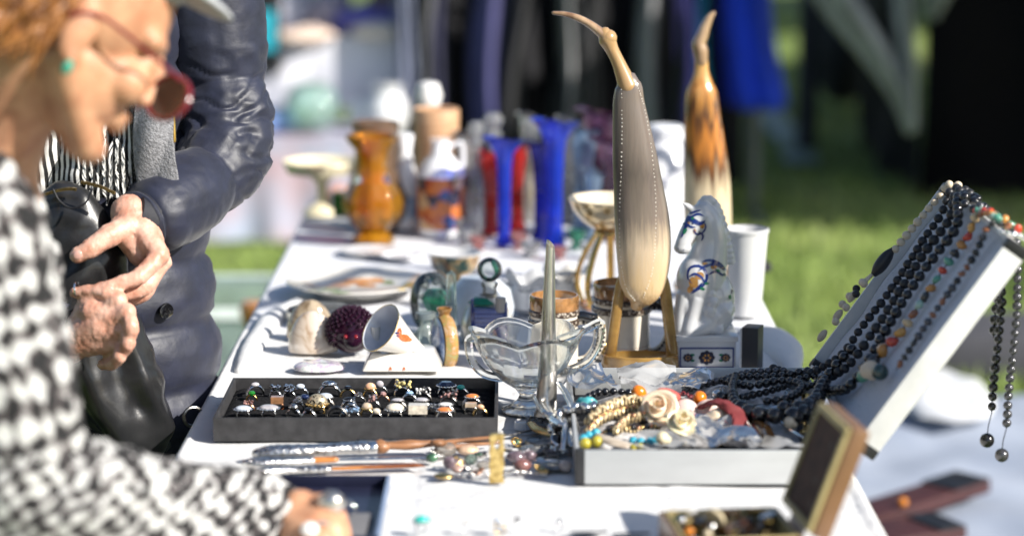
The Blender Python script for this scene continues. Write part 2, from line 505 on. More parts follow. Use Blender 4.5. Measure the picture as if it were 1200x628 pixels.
def cloth(name, x0, x1, y0, y1, z, drop, mt, label, seed, crease=.0016, group='white cloths over the market table', nx=240, ny=260, ends=(0, 0)):
    W = x1 - x0; Lx = W + 2 * drop; ly = y1 - y0 + ends[0] + ends[1]
    def fn(a, b):
        s = a * Lx - drop; q = b * ly - ends[0]
        y = y0 + q; over = 0
        dz = 0
        if q < 0: y = y0 - .012; dz = q
        elif q > y1 - y0: y = y1 + .012; dz = -(q - (y1 - y0))
        n1 = noise.noise(V3((s * 3.2 + seed, y * 2.6, seed))); n2 = noise.noise(V3((s * 9 + seed, y * 5, 3 + seed)))
        n3 = 1 - abs(noise.noise(V3((s * 5 + y * 3, y * 2.5 - s, 7 + seed)))) * 2
        w_ = crease * (.5 * n1 + .35 * n2 + .55 * max(0, n3) ** 3)
        if s < 0 or s > W:
            o = -s if s < 0 else s - W; sg = -1 if s < 0 else 1
            rr = .012; ang = min(o / rr, PI / 2); fall = max(0, o - rr * PI / 2)
            fold = math.sin(y * 23 + seed + 1.7 * math.sin(y * 9)) * .5 + .5
            xx = (x0 if s < 0 else x1) + sg * (rr * math.sin(ang) + fall * (.04 + .34 * fold * min(1, fall / .15) * .6))
            zz = z - rr * (1 - math.cos(ang)) - fall * .985
            return V3((xx, y + .01 * n1, zz + dz))
        for c_ in (-.13, .19): w_ -= .0016 * math.exp(-((x0 + s - c_ - .004 * math.sin(y * 5)) / .007) ** 2)
        for c_ in (2.93, 3.31, 4.2, 4.6): w_ -= .0016 * math.exp(-((y - c_) / .008) ** 2)
        return V3((x0 + s, y, z - abs(crease) + w_ + dz))
    mb = MB(); mb.sheet(fn, nx, ny)
    return tag(build(mb, name, mt, loc=((x0 + x1) / 2, (y0 + y1) / 2, z), angle=0), label, 'tablecloth', group)
cloth('tablecloth', TX0, TX1, TY0, 3.98, TZ, .34, M_cloth, 'near white cloth carrying the ring box and the silver jewellery case', 2.3, .0042, ends=(.3, 0))
cloth('tablecloth', TX0, TX1, 3.60, TY1, TZ - .0045, .34, M_cloth2, 'far white cloth under the amber and blue glass vases', 8.1, .002, ends=(0, .3))

# raised fold of the cloth along the right table edge and a loose roll at the left edge
def fold(name, pts, label, mt=M_cloth, flat=.55):
    P, R = path_r(pts, 60); mb = MB()
    mb.tube(P, R, 22, disp=lambda p, t, a: .0015 * noise.noise(p * 22) + .004 * noise.noise(p * 7), sy=1.0, sx=1.0)
    for i, p in enumerate(mb.v):
        mb.v[i] = (p[0], p[1], TZ + .001 + (p[2] - TZ) * flat if p[2] > TZ else p[2])
    return tag(build(mb, name, mt, loc=P[0]), label, 'cloth')
q = [T(872, 388), T(900, 392), T(918, 408), T(928, 432)]
fold('cloth_fold', [(p.x, p.y, TZ - .006, r) for p, r in zip(q, (.012, .03, .034, .016))], 'bunched bright white cloth at table edge behind the small black box')
q = [T(352, 352), T(320, 372), T(298, 402), T(282, 432)]
fold('cloth_roll', [(p.x, p.y, TZ - .004, r) for p, r in zip(q, (.012, .02, .018, .010))], 'rolled white cloth edge at the table side near the agate stones', flat=.7)

# ------------------------------------------------------------------ blanket on the ground to the right, with its goods
M_blanket = ramp_mat('blue_grey_shade_blanket', [(.3, (.24, .28, .36)), (.7, (.38, .42, .50))], scale=3, rough=.9, bump=.3, bscale=90, bdist=.006)  # blue-grey tint partly stands in for sky-lit shade on the cloth
def blanket(a, b):
    x = .45 + 2.4 * a; y = 4.2 + 2.35 * b
    z = .02 + .035 * max(0, noise.noise(V3((x * 2.1, y * 3.3, 5)))) + .015 * noise.noise(V3((x * 6, y * 6, 2)))
    return V3((x, y, max(.008, z)))
m = MB(); m.sheet(blanket, 70, 70, .004)
tag(build(m, 'ground_blanket', M_blanket, loc=(1.6, 5.4, 0), angle=0), 'blue grey blanket spread on grass beside the table', 'blanket')
M_white = mat('white_paper', (.62, .63, .65), .8, bump=.2)
m = MB(); m.sphere(T(1098, 462, .07), (.14, .30, .03), 20, 12)
displace(m, lambda p, n: .02 * noise.noise(p * 14)); tag(build(m, 'white_bundle', M_white, loc=T(1098, 462, 0)), 'crumpled white bundle at the far edge of the blanket', 'bundle')
M_dgrey = mat('dark_grey_canvas', (.06, .06, .07), .9)
m = MB(); c = T(1185, 462, 0); m.box((c.x, c.y + .3, .075), (.55, .35, .15)); tag(build(m, 'canvas_bag', M_dgrey, loc=c, bevel=.04), 'dark grey canvas bag on grass behind the blanket', 'bag')
m = MB(); c = T(1130, 440, 0); m.sphere((c.x, c.y, .07), (.10, .09, .08)); displace(m, lambda p, n: .03 * noise.noise(p * 12))
tag(build(m, 'cloth_bundle', mat('orange_cloth', (.6, .3, .16), .8), loc=c), 'small orange cloth bundle on grass past the blanket', 'bundle')
M_leather = mat('oxblood_leather', (.055, .018, .018), .5, bump=.3); M_blk = mat('black_leather_case', (.012, .012, .014), .4, bump=.2)
def slab_between(name, a, b, wd, th, z, mt, label, cat, rimmat=None):
    a = T(*a, z); b = T(*b, z); d = b - a; L = d.length; ang = math.atan2(d.y, d.x)
    o = thing(name, (a + b) / 2, label, cat)
    m = MB(); m.box((a + b) / 2 + V3((0, 0, th / 2)), (L, wd, th), rotm(0, 0, ang)); build(m, 'cover', mt, o, bevel=.004)
    m = MB(); m.box((a + b) / 2 + V3((0, 0, th + .003)) + rotm(0, 0, ang) @ V3((L * .36, 0, 0)), (L * .27, wd * .98, .006), rotm(0, 0, ang)); build(m, 'flap', M_blk, o, bevel=.002)
    return o
slab_between('leather_wallet', (985, 622), (1140, 572), .10, .03, .05, M_leather, 'long oxblood leather wallet lying slanted on the blanket', 'wallet')
slab_between('leather_wallet', (1000, 640), (1112, 622), .13, .025, .05, M_leather, 'dark red wallet with black flap, nearest on the blanket', 'wallet')
m = MB(); m.sphere(T(1058, 588, .09), .011); tag(build(m, 'amber_bead', mat('amber_orange', (.6, .2, .02), .2), loc=T(1058, 588, .08)), 'orange bead lying on the long oxblood wallet', 'bead')

# ------------------------------------------------------------------ stalls behind, left
M_lav = mat('lavender_cloth', (.74, .74, .80), .9, vscale=3, var=.1); M_bench = mat('mauve_blanket', (.46, .34, .38), .9, vscale=5, col2=(.40, .44, .56))
M_metal = mat('painted_steel_grey', (.22, .23, .24), .45, metal=.3)
def draped_block(name, x0, x1, y0, y1, z0, z1, mt, label, cat='stall', legs=True):
    o = thing(name, ((x0 + x1) / 2, y0, 0), label, cat)
    m = MB(); m.span(x0, x1, y0, y1, z1 - .03, z1); build(m, 'table_top', M_board, o)
    def fr(a, b):
        x = x0 - .01 + (x1 - x0 + .02) * a
        return V3((x, y0 - .012 - .03 * (1 - b) * (.5 + .5 * math.sin(x * 19 + 2 * math.sin(x * 7))), z0 + (z1 + .004 - z0) * b))
    m = MB(); m.sheet(fr, 90, 12); m.sheet(lambda a, b: V3((x0 - .01 + (x1 - x0 + .02) * a, y0 - .012 + (y1 - y0 + .02) * b, z1 + .006 + .004 * noise.noise(V3((a * 20, b * 9, 0))))), 40, 10)
    build(m, 'cloth', mt, o, angle=60)
    if legs:
        for x in (x0 + .05, x1 - .05):
            for y in (y0 + .06, y1 - .06):
                l = MB(); l.tube([(x, y, 0), (x, y, z1 - .031)], .018, 8); build(l, 'leg', M_metal, o)
    return o
draped_block('far_stall', -2.2, -.43, 9.7, 10.6, .46, .74, M_lav, 'far stall table with a pale lavender cloth, heaped with fabrics')
draped_block('low_bench', -2.2, -.48, 9.1, 9.6, .02, .40, M_bench, 'low bench covered by a mauve blanket in front of far stall', 'bench')

def soft(name, u, v, y, hw, hh, col, label, cat, dep=None, rough=.85, amp=.25, group=None, metal=0, mt=None):
    """a soft heap / bag / folded textile: rounded box with creases, standing at pixel u, base v, depth y"""
    b = pt(u, v, y); k = ps(y, b.z); rx, rz = hw * k, hh * k; ry = dep or rx * .8
    m = MB(); m.sphere((b.x, y, b.z + rz), (rx, ry, rz), 28, 18)
    def f(p, n):
        q = p * (2.2 / max(rx, .02))
        return amp * rx * (noise.noise(q) * .6 + .35 * (1 - abs(noise.noise(q * 2.1 + V3((4, 4, 4))) * 2)))
    displace(m, f)
    zmin = b.z
    m.v = [(p[0], p[1], max(p[2], zmin)) for p in m.v]
    return tag(build(m, name, mt or mat(name + '_fabric', col, rough, var=.25, vscale=6 / max(rx * 10, .2), metal=metal), loc=b, angle=0), label, cat, group)
def vat(z, y): return 314 + F * math.tan(math.atan2(CZ - z, y) - PITCH)      # picture row of height z at depth y
v1, v2 = vat(.75, 9.9), vat(.41, 9.3)
G = 'textiles heaped on the far stall'
for u, hw, hh, col, lab in [(335, 34, 26, (.55, .55, .62), 'pale grey folded blanket at the left end of far stall'), (385, 24, 22, (.45, .38, .42), 'dusty pink jumper heaped beside the grey blanket'),
                            (428, 40, 13, (.16, .14, .42), 'deep purple cloth spread on the far stall'), (452, 22, 24, (.20, .14, .13), 'brown jumper heaped behind the purple cloth'),
                            (395, 16, 30, (.5, .5, .56), 'tall light grey bundle in the middle of far stall')]:
    soft('textile_heap', u, v1, 9.95 + (hh - 20) * .012, hw, hh, col, lab, 'textile', .16, group=G)
v3 = vat(.75, 9.74)
soft('textile_heap', 352, v3 + 12, 9.66, 44, 9, (.72, .56, .46), 'peach coloured cloth hanging over far stall front edge', 'textile', .05, group=G)
soft('textile_heap', 440, v3 + 6, 9.67, 26, 9, (.75, .66, .58), 'cream cloth hanging over the front edge right of the peach one', 'textile', .05, group=G)
M_mint = thin('mint_glass', (.75, .95, .86), .5, (.62, .90, .78)); M_wporc = mat('white_porcelain_far', (.82, .82, .84), .2, coat=.5)
def bowl_px(name, u, v, y, prof, mt, label, cat, group=None, n=36, **kw):
    """lathe from a list of (half width px, row) from the base upward; base row v sits at depth y"""
    b = pt(u, v, y); pr = []
    if abs(b.z - TZ) < .09: b.z = TZ
    for hw, vv in prof:
        z = max(pt(u, vv, y).z, b.z); pr.append((hw * ps(y, z), z - b.z))
    m = MB(); m.lathe(pr, n, b, **kw)
    o = build(m, name, mt, loc=b)
    return tag(o, label, cat, group)
bowl_px('glass_bowl', 365, v2, 9.3, [(0, v2), (16, v2), (26, v2 - 8), (34, v2 - 24), (30, v2 - 44), (20, v2 - 56), (0, v2 - 60)], M_mint, 'big mint green glass vessel on the low bench', 'vessel')
bowl_px('white_jug', 455, v2, 9.3, [(0, v2), (16, v2), (22, v2 - 12), (24, v2 - 30), (14, v2 - 44), (17, v2 - 54), (0, v2 - 54)], M_wporc, 'pale white jug at right end of the low bench', 'jug')
bowl_px('white_jug', 425, v2, 9.4, [(0, v2), (12, v2), (18, v2 - 10), (16, v2 - 26), (11, v2 - 36), (0, v2 - 38)], M_wporc, 'small white jug next to mint glass vessel', 'jug')
soft('blue_bundle', 320, v2, 9.35, 26, 14, (.20, .30, .55), 'blue cloth bundle on the bench left of the mint vessel', 'bundle', .1)
soft('textile_heap', 290, v2 + 4, 9.3, 20, 20, (.35, .5, .6), 'teal grey cloth heap at left end of the low bench', 'textile', .1)
soft('orange_bundle', 396, 238, 9.05, 8, 10, (.7, .25, .08), 'small orange bag hanging at the low bench front', 'bag', .03)
o = thing('shopping_bag', pt(310, 90, 9.6), 'black bag with a turquoise front hanging at the far stall', 'bag')
b = pt(310, 90, 9.6); m = MB(); m.box((b.x, 9.66, b.z + .22), (.13, .1, .42)); displace(m, lambda p, n: 0); build(m, 'bag_body', M_blk, o, bevel=.02)
m = MB(); m.box((b.x + .005, 9.605, b.z + .18), (.085, .012, .16)); build(m, 'front_panel', mat('turquoise', (.02, .35, .45), .5), o, bevel=.004)
m = MB(); m.tube(path([(b.x - .04, 9.66, b.z + .43), (b.x, 9.66, b.z + .58), (b.x + .04, 9.66, b.z + .43)], 16), .008, 8); build(m, 'handle', M_blk, o)

# crate, post and bag beside the table
M_aqua = thin('aqua_plastic', (.86, .95, .92), .5, (.66, .80, .76), rough=.2)
o = thing('plastic_crate', T(275, 500, 0), 'translucent pale aqua plastic crate on grass beside the table', 'crate')
xa, xb = pt(205, 400, 6.3).x, pt(336, 400, 6.3).x; zt = pt(300, 324, 6.77).z; m = MB()
for (a0, a1, b0, b1) in ((xa, xb, 6.3, 6.306), (xa, xb, 6.76, 6.766), (xa, xa + .006, 6.307, 6.759), (xb - .006, xb, 6.307, 6.759)): m.span(a0, a1, b0, b1, .01, zt)
m.span(xa, xb, 6.3, 6.766, .004, .009); build(m, 'bin', M_aqua, o)
m = MB(); m.span(xa - .012, xb + .012, 6.288, 6.299, zt - .025, zt + .004); m.span(xb + .001, xb + .012, 6.3, 6.78, zt - .025, zt + .004); m.span(xa - .012, xa - .001, 6.3, 6.78, zt - .025, zt + .004); m.span(xa, xb, 6.768, 6.78, zt - .025, zt + .004)
build(m, 'rim', mat('aqua_rim', (.74, .82, .80), .4), o)
soft('folded_cloth', 262, 484, 6.5, 40, 28, (.42, .52, .5), 'pale green cloth folded inside the plastic crate', 'cloth', .12)
M_owood = mat('orange_varnished_wood', (.50, .21, .05), .25, coat=.6, stretch=(1, 1, .15), vscale=30, var=.3)
b = pt(302, 560, 5.6); b.z = 0; zz = lambda v: pt(302, v, 5.6).z; k = ps(5.6, .4)
m = MB(); m.lathe([(0, .001), (.06, .001), (.06, .02), (.03, .06), (.024, zz(440)), (9 * k, zz(405)), (9 * k, zz(392)), (13 * k, zz(378)), (17 * k, zz(368)), (17 * k, zz(358)), (13 * k, zz(353)), (0, zz(352))], 28, (b.x, b.y, 0))
tag(build(m, 'wooden_post', M_owood, loc=b), 'turned orange wooden post standing between crate and table', 'post')
soft('plastic_bag', 256, 456, 6.9, 32, 26, (.78, .78, .76), 'white plastic bag on the grass in front of the crate', 'bag', .12)

# ------------------------------------------------------------------ clothes stall behind, right
def fabric(name, c, **k): return mat(name, c, .9, var=.35, vscale=5, stretch=(3, 3, .6), bump=.4, bscale=40, bdist=.01, sheen=.1, **k)
rack = thing('clothes_rack', (.2, 9.75, 0), 'steel clothes rack hung with dark garments behind the table', 'rack')
for x in (-.42, .99):
    m = MB(); m.tube([(x, 9.75, .03), (x, 9.75, 1.66)], .016, 10); build(m, 'upright', M_metal, rack)
    m = MB(); m.tube([(x, 9.45, .02), (x, 10.05, .02)], .016, 10); build(m, 'foot', M_metal, rack)
m = MB(); m.tube([(-.46, 9.75, 1.66), (1.03, 9.75, 1.66)], .014, 10); build(m, 'rail', M_metal, rack)
M_hang = mat('hanger_plastic', (.05, .05, .05), .4)
def garment(u, hw, vb, col, label, y=9.75, yaw=.0, seed=0, sy=.24, bar=1.66):
    k = ps(y, .8); zb = pt(u, vb, y).z; x = pt(u, 60, y).x
    o = thing('garment', (x, y, zb), label, 'garment', 'garments hanging on the clothes rack')
    zs = bar - .12; H = zs - zb; pr = []
    for i in range(22):
        t_ = i / 21; ww = 1.12 - .25 * t_ if t_ < .82 else (.915 - 4.2 * (t_ - .82))
        pr.append((max(.03, ww), zb + H * t_))
    pr.insert(0, (0, zb)); pr.append((0, zs + .005)); m = MB()
    rnd = random.Random(seed)
    p1, p2 = rnd.random() * 6, rnd.random() * 6; rnd_w = rnd.uniform(-.3, 1.0)
    m.lathe(pr, 56, (0, 0, 0), mod=lambda a, i: 1 + (.16 * math.sin(5 * a + p1 + .07 * i) + .10 * math.sin(9 * a + p2 - .1 * i)) * max(0, 1 - i / 24.), sx=hw * k, sy=sy)
    R = Matrix.Rotation(yaw, 3, 'Z'); ln = rnd.uniform(-.13, .13) * hw / 14; m.v = [tuple(R @ V3((p[0] * (1 + .5 * max(0, (zs - p[2]) - .5) * rnd_w), p[1], 0)) + V3((x + ln * (zs - p[2]) + .02 * math.sin(p[2] * 6 + p1), y, p[2]))) for p in m.v]
    build(m, 'cloth', fabric('garment_%d_fabric' % seed, col), o, angle=0)
    m = MB(); m.tube(path([(x, y - .17, zs - .03), (x, y, zs + .03), (x, y + .17, zs - .03)], 14), .007, 8)
    m.tube(path([(x, y, zs + .03), (x, y, bar + .022), (x + .001, y + .02, bar + .03), (x, y + .028, bar + .005)], 12), .004, 8); build(m, 'hanger', M_hang, o)
gs = [(492, 13, 132, (.16, .18, .26), 'slate blue garment at the left end of the clothes rack'), (514, 9, 150, (.10, .10, .10), 'charcoal garment second on the clothes rack'),
      (535, 12, 190, (.035, .035, .085), 'navy garment third from left on the rack'), (565, 20, 200, (.07, .07, .20), 'wide dark blue coat hanging beside the grey pole'),
      (626, 16, 190, (.012, .012, .014), 'black garment just right of the grey pole'), (655, 12, 205, (.02, .02, .022), 'black coat behind the tall blue vase'),
      (682, 13, 150, (.26, .26, .265), 'grey garment behind the beak of the horn bird'), (712, 17, 200, (.008, .008, .01), 'jet black garment behind the horn bird'),
      (748, 12, 190, (.24, .24, .25), 'mid grey garment right of the pale horn bird'), (779, 12, 200, (.20, .16, .60), 'violet garment between the two horn birds'),
      (806, 9, 200, (.008, .008, .01), 'narrow black garment left of the amber horn bird')]
for i, (u, hw, vb, col, lab) in enumerate(gs): garment(u, hw, vb, col, lab, seed=i)
garment(858, 27, 124, (.015, .06, .70), 'bright royal blue garment at the right end of the rack', seed=31, sy=.16)
garment(815, 6, 100, (.02, .30, .42), 'narrow cyan scarf-like garment beside the blue one', seed=32, y=9.7, sy=.05)
m = MB(); c = pt(604, 236, 9.95); m.tube([(c.x, 9.95, 0), (c.x, 9.95, 2.5)], .026, 14)
tag(build(m, 'grey_pole', mat('pole_grey', (.30, .33, .30), .5, metal=.2), loc=c), 'upright grey pole between the dark garments', 'pole')
pole = thing('gazebo', (2.2, 12, 0), 'dark market gazebo on grey poles behind the clothes rack', 'gazebo')
for (x, y) in ((9.0, 7.2), (9.0, 13.5), (3.75, 13.5)):
    p2_ = MB(); p2_.tube([(x, y, 0), (x, y, 3.12)], .026, 14); build(p2_, 'pole', bpy.data.materials['pole_grey'], pole)
m = MB(); cx_, cy_ = (c.x + 7.2) / 2, 12.6; m.sheet(lambda a, b: V3((3.5 + 5.8 * a, 6.9 + 6.8 * b, 3.10 + .5 * (1 - max(abs(2 * a - 1), abs(2 * b - 1))))), 10, 10, .01)
build(m, 'canopy', mat('dark_canvas', (.20, .20, .21), .9), pole, angle=0)
# second gazebo right, whose shade falls on the grass
pole2 = thing('gazebo', (5.5, 12, 0), 'second dark gazebo beyond the first, shading the grass', 'gazebo')
for (x, y) in ((5.0, 16.3), (5.0, 20.5), (12.6, 16.3), (12.6, 20.5)):
    p2_ = MB(); p2_.tube([(x, y, 0), (x, y, 2.5)], .026, 14); build(p2_, 'pole', bpy.data.materials['pole_grey'], pole2)
m = MB(); m.sheet(lambda a, b: V3((4.8 + 8 * a, 16.1 + 4.6 * b, 2.45 + .5 * (1 - max(abs(2 * a - 1), abs(2 * b - 1))))), 10, 10, .01)
build(m, 'canopy', bpy.data.materials['dark_canvas'], pole2, angle=0)
# pale curtain tied to a dark post
yd = 9.3; o = thing('awning_curtain', pt(1066, 150, yd), 'pale grey awning curtain gathered to a point at dark stall', 'curtain')
M_cur = fabric('pale_grey_canvas', (.30, .32, .32))
def drape(pts, mtl, nm):
    P, R = path_r(pts, 40); m = MB(); m.tube(P, R, 24, disp=lambda p, t_, a: .035 * math.sin(5 * a) * (1 - t_ * .6), sx=1, sy=.5); build(m, nm, mtl, o, angle=0)
k = ps(yd, .8)
A = lambda u, v, r: (*pt(u, v, yd), r * k)
drape([A(940, -60, 34), A(985, 10, 30), A(1025, 65, 22), A(1055, 115, 14), A(1066, 150, 8)], M_cur, 'swag')
drape([A(1052, -60, 14), A(1056, 0, 12), A(1062, 70, 10), A(1067, 148, 8)], M_cur, 'tail')
drape([A(1108, -60, 40), A(1098, -10, 22), A(1094, 16, 8)], M_cur, 'tail')
m = MB(); c = pt(944, 215, 11.6); m.tube([(c.x, 11.6, 0), (c.x, 11.6, 2.2)], .05, 12); tag(build(m, 'stall_post', M_dgrey, loc=(c.x, 11.6, 0)), 'thick dark post standing on shaded grass', 'post')
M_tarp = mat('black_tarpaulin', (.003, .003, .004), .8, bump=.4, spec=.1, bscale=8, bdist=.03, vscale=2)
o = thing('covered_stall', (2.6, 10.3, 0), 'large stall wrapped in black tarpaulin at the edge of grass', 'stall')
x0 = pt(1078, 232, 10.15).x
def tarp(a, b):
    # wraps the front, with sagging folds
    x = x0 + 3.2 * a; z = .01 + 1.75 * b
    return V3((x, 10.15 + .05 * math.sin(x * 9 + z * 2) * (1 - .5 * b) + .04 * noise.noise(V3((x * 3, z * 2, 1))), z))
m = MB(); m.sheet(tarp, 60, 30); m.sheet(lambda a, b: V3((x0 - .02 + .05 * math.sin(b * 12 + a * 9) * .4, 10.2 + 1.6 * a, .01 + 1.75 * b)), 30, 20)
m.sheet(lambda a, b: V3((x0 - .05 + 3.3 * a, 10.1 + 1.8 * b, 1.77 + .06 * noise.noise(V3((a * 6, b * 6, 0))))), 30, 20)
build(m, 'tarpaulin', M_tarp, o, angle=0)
m = MB(); m.span(x0 + .08, x0 + 3.1, 10.3, 11.7, 1.70, 1.74); build(m, 'frame', M_metal, o)
# dark goods stacked in the shade
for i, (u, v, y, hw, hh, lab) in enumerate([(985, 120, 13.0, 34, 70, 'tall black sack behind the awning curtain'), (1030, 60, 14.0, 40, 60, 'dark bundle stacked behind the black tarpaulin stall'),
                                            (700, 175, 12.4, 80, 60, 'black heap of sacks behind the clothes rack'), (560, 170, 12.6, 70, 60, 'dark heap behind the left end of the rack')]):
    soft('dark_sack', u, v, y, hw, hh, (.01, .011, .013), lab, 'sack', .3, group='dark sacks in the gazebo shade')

m = MB(); P = [T(u, v, .02) for u, v in ((885, 95), (905, 140), (930, 170), (940, 195))]
Q = [V3(p) for p in path(P, 40)]; m.sheet(lambda a, b: Q[min(39, int(b * 39))] + V3(((a - .5) * .16, 0, .012 + .012 * noise.noise(V3((a * 5, b * 18, 3))))), 8, 39, .004)
tag(build(m, 'plastic_sheet', mat('pale_film', (.20, .26, .24), .6), loc=P[0], angle=0), 'pale crumpled strip of plastic sheet lying across the shaded grass', 'sheet')

# unseen coat rail, added right of the table to shade the horse and cloth
rl = thing('shade_coat_rail', (1.158, 3.318, 0), 'unseen short rail of long brown coats added right of table to cast shade', 'rack')
ax_ = V3((.53, .848, 0)).normalized(); c0_ = V3((1.158, 3.318, 0))
for s_ in (-1, 1):
    m = MB(); q_ = c0_ + ax_ * s_ * .17; m.tube([q_ + V3((0, 0, .02)), q_ + V3((0, 0, 1.94))], .014, 10); build(m, 'upright', M_metal, rl)
    m = MB(); m.tube([q_ + V3((-.16, .10, .016)), q_ + V3((.16, -.10, .016))], .014, 10); build(m, 'foot', M_metal, rl)
m = MB(); m.tube([c0_ - ax_ * .19 + V3((0, 0, 1.94)), c0_ + ax_ * .19 + V3((0, 0, 1.94))], .013, 10); build(m, 'rail', M_metal, rl)
for i_, (dx_, col_) in enumerate(((-.075, (.16, .10, .06)), (.06, (.09, .07, .06)))):
    p_ = c0_ + ax_ * dx_; o = thing('long_coat', p_ + V3((0, 0, .2)), ['tan long coat on the added shade rail beside the table', 'dark brown long coat on the added shade rail beside the table'][i_], 'coat', 'coats on the added shade rail')
    pr = [(0, .20), (1.1, .20)] + [(1.05 - .3 * t_ / 20 - (0 if t_ < 17 else (t_ - 16) * .13), .20 + 1.60 * t_ / 20) for t_ in range(21)] + [(0, 1.81)]
    m = MB(); m.lathe(pr, 48, (0, 0, 0), mod=lambda a, i: 1 + .12 * math.sin(6 * a + i_) + .06 * math.sin(11 * a), sx=.075, sy=.26); Rr = rotm(0, 0, math.atan2(ax_.y, ax_.x)); m.v = [tuple(Rr @ V3((p[0], p[1], p[2])) + V3((p_.x, p_.y, 0))) for p in m.v]
    build(m, 'cloth', fabric('long_coat_%d' % i_, col_), o, angle=0); m = MB(); m.tube([p_ + V3((0, 0, 1.80)), p_ + V3((0, 0, 1.955))], .004, 8); build(m, 'hanger', M_hang, o)

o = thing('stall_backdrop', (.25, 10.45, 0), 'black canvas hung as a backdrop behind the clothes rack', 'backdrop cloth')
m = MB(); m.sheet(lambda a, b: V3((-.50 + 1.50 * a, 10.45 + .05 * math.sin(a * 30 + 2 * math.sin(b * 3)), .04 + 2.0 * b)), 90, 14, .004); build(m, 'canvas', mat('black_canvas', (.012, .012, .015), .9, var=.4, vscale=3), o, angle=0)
for x_ in (-.54, 1.04):
    m = MB(); m.tube([(x_, 10.45, 0), (x_, 10.45, 2.08)], .016, 10); build(m, 'post', M_metal, o)
m = MB(); m.tube([(-.56, 10.45, 2.07), (1.06, 10.45, 2.07)], .013, 10); build(m, 'rail', M_metal, o)
# ------------------------------------------------------------------ materials of the small goods
M_porc = mat('white_porcelain', (.58, .58, .585), .12, var=.04, coat=.6)
M_porcw = mat('warm_white_porcelain', (.70, .67, .62), .14, var=.04, coat=.6)
M_silver = mat('worn_silver', (.62, .61, .59), .22, metal=1, var=.25, bump=.25, bscale=160, rvar=.2)
M_bright = mat('bright_silver', (.80, .80, .79), .12, metal=1, var=.12, rvar=.15)
M_carved = ramp_mat('carved_silver', [(.32, (.12, .11, .10)), (.5, (.80, .78, .75))], scale=170, rough=.24, metal=1, bump=.9, bscale=170, bdist=.002)
M_brass = mat('polished_brass', (.66, .42, .13), .2, metal=1, var=.2, vscale=40, rvar=.2)
M_gold = mat('old_gold', (.72, .50, .20), .25, metal=1, var=.25, vscale=90, bump=.3, bscale=300)
M_copper = mat('copper', (.66, .34, .20), .25, metal=1, var=.2)
M_dsil = mat('tarnished_silver', (.20, .19, .18), .3, metal=1, var=.35, vscale=80, bump=.3, bscale=260)
M_onyx = mat('black_onyx', (.006, .006, .008), .12, coat=.5)
M_navygem = mat('dark_blue_gem', (.01, .02, .07), .05, coat=1)
M_box = mat('black_card', (.035, .034, .036), .6, var=.3, vscale=60, bump=.35, bscale=500, rvar=.2)
M_felt = ramp_mat('black_velvet', [(.3, (.005, .005, .006)), (.68, (.022, .022, .024)), (.76, (.10, .10, .10))], scale=420, rough=1, bump=.8, bscale=500, bdist=.002, spec=.1)

# ------------------------------------------------------------------ ring box
fx0, fx1, fy = T(250, 517).x, T(583, 517).x, T(400, 517).y
by = fy + .245; HW = .033; zf = TZ + .0195
o = thing('ring_box', ((fx0 + fx1) / 2, fy, TZ), 'shallow black box lined with velvet, full of finger rings', 'box')
m = MB(); th = .0045
m.span(fx0, fx1, fy, fy + th, TZ, TZ + HW); m.span(fx0, fx1, by - th, by, TZ, TZ + HW)
m.span(fx0, fx0 + th, fy + th - .0001, by - th + .0001, TZ, TZ + HW); m.span(fx1 - th, fx1, fy + th - .0001, by - th + .0001, TZ, TZ + HW)
m.span(fx0 + th, fx1 - th, fy + th, by - th, TZ + .0005, TZ + .004)
build(m, 'box_shell', M_box, o, bevel=.0008)
m = MB(); m.sheet(lambda a, b: V3((fx0 + th + .001 + (fx1 - fx0 - 2 * th - .002) * a, fy + th + .001 + (by - fy - 2 * th - .002) * b,
      zf - .0045 + .0055 * abs(math.sin(PI * 9 * b)) ** .5 * min(1, 30 * min(a, 1 - a)) ** .5)), 60, 126)
build(m, 'velvet_insert', M_felt, o, angle=0)

def stone_mat(n, c, rough=.15, **k): return mat(n, c, rough, var=k.pop('var', .25), vscale=k.pop('vscale', 120), coat=.7, **k)
S = dict(green=thin('green_crystal', (.05, .8, .1), .5, (.06, .7, .08)), peach=stone_mat('peach_stone', (.75, .42, .25)), cream=stone_mat('cream_stone', (.74, .66, .54)),
         white=stone_mat('milky_stone', (.78, .76, .72)), blue=stone_mat('pale_blue_stone', (.30, .45, .65)), brown=stone_mat('brown_stone', (.32, .16, .08)),
         pink=stone_mat('pink_crystal', (.42, .24, .22), .08, var=.5, vscale=300), yellow=stone_mat('yellow_cluster', (.62, .52, .22), var=.6), orange=stone_mat('orange_stone', (.62, .20, .05)),
         grey=stone_mat('grey_stone', (.42, .40, .42)), tan=stone_mat('tan_stone', (.55, .42, .30)), moon=stone_mat('moonstone', (.55, .60, .68)), ddark=M_onyx, sil=M_silver,
         spark=ramp_mat('rhinestones', [(.2, (.15, .15, .15)), (.5, (.9, .9, .9))], kind='cells', scale=420, rough=.06, metal=1), navy=M_navygem, turq=stone_mat('turquoise_stone', (.02, .42, .36)),
         dots=ramp_mat('gold_dome', [(.28, (.01, .01, .01)), (.38, (.75, .62, .42))], kind='voronoi', scale=230, rough=.25, metal=.7), abal=ramp_mat('abalone', [(.3, (.28, .42, .42)), (.45, (.70, .68, .66)), (.6, (.45, .36, .5)), (.72, (.8, .8, .76))], scale=60, dist=2, rough=.12, coat=1))
GR = 'finger rings in the velvet box'
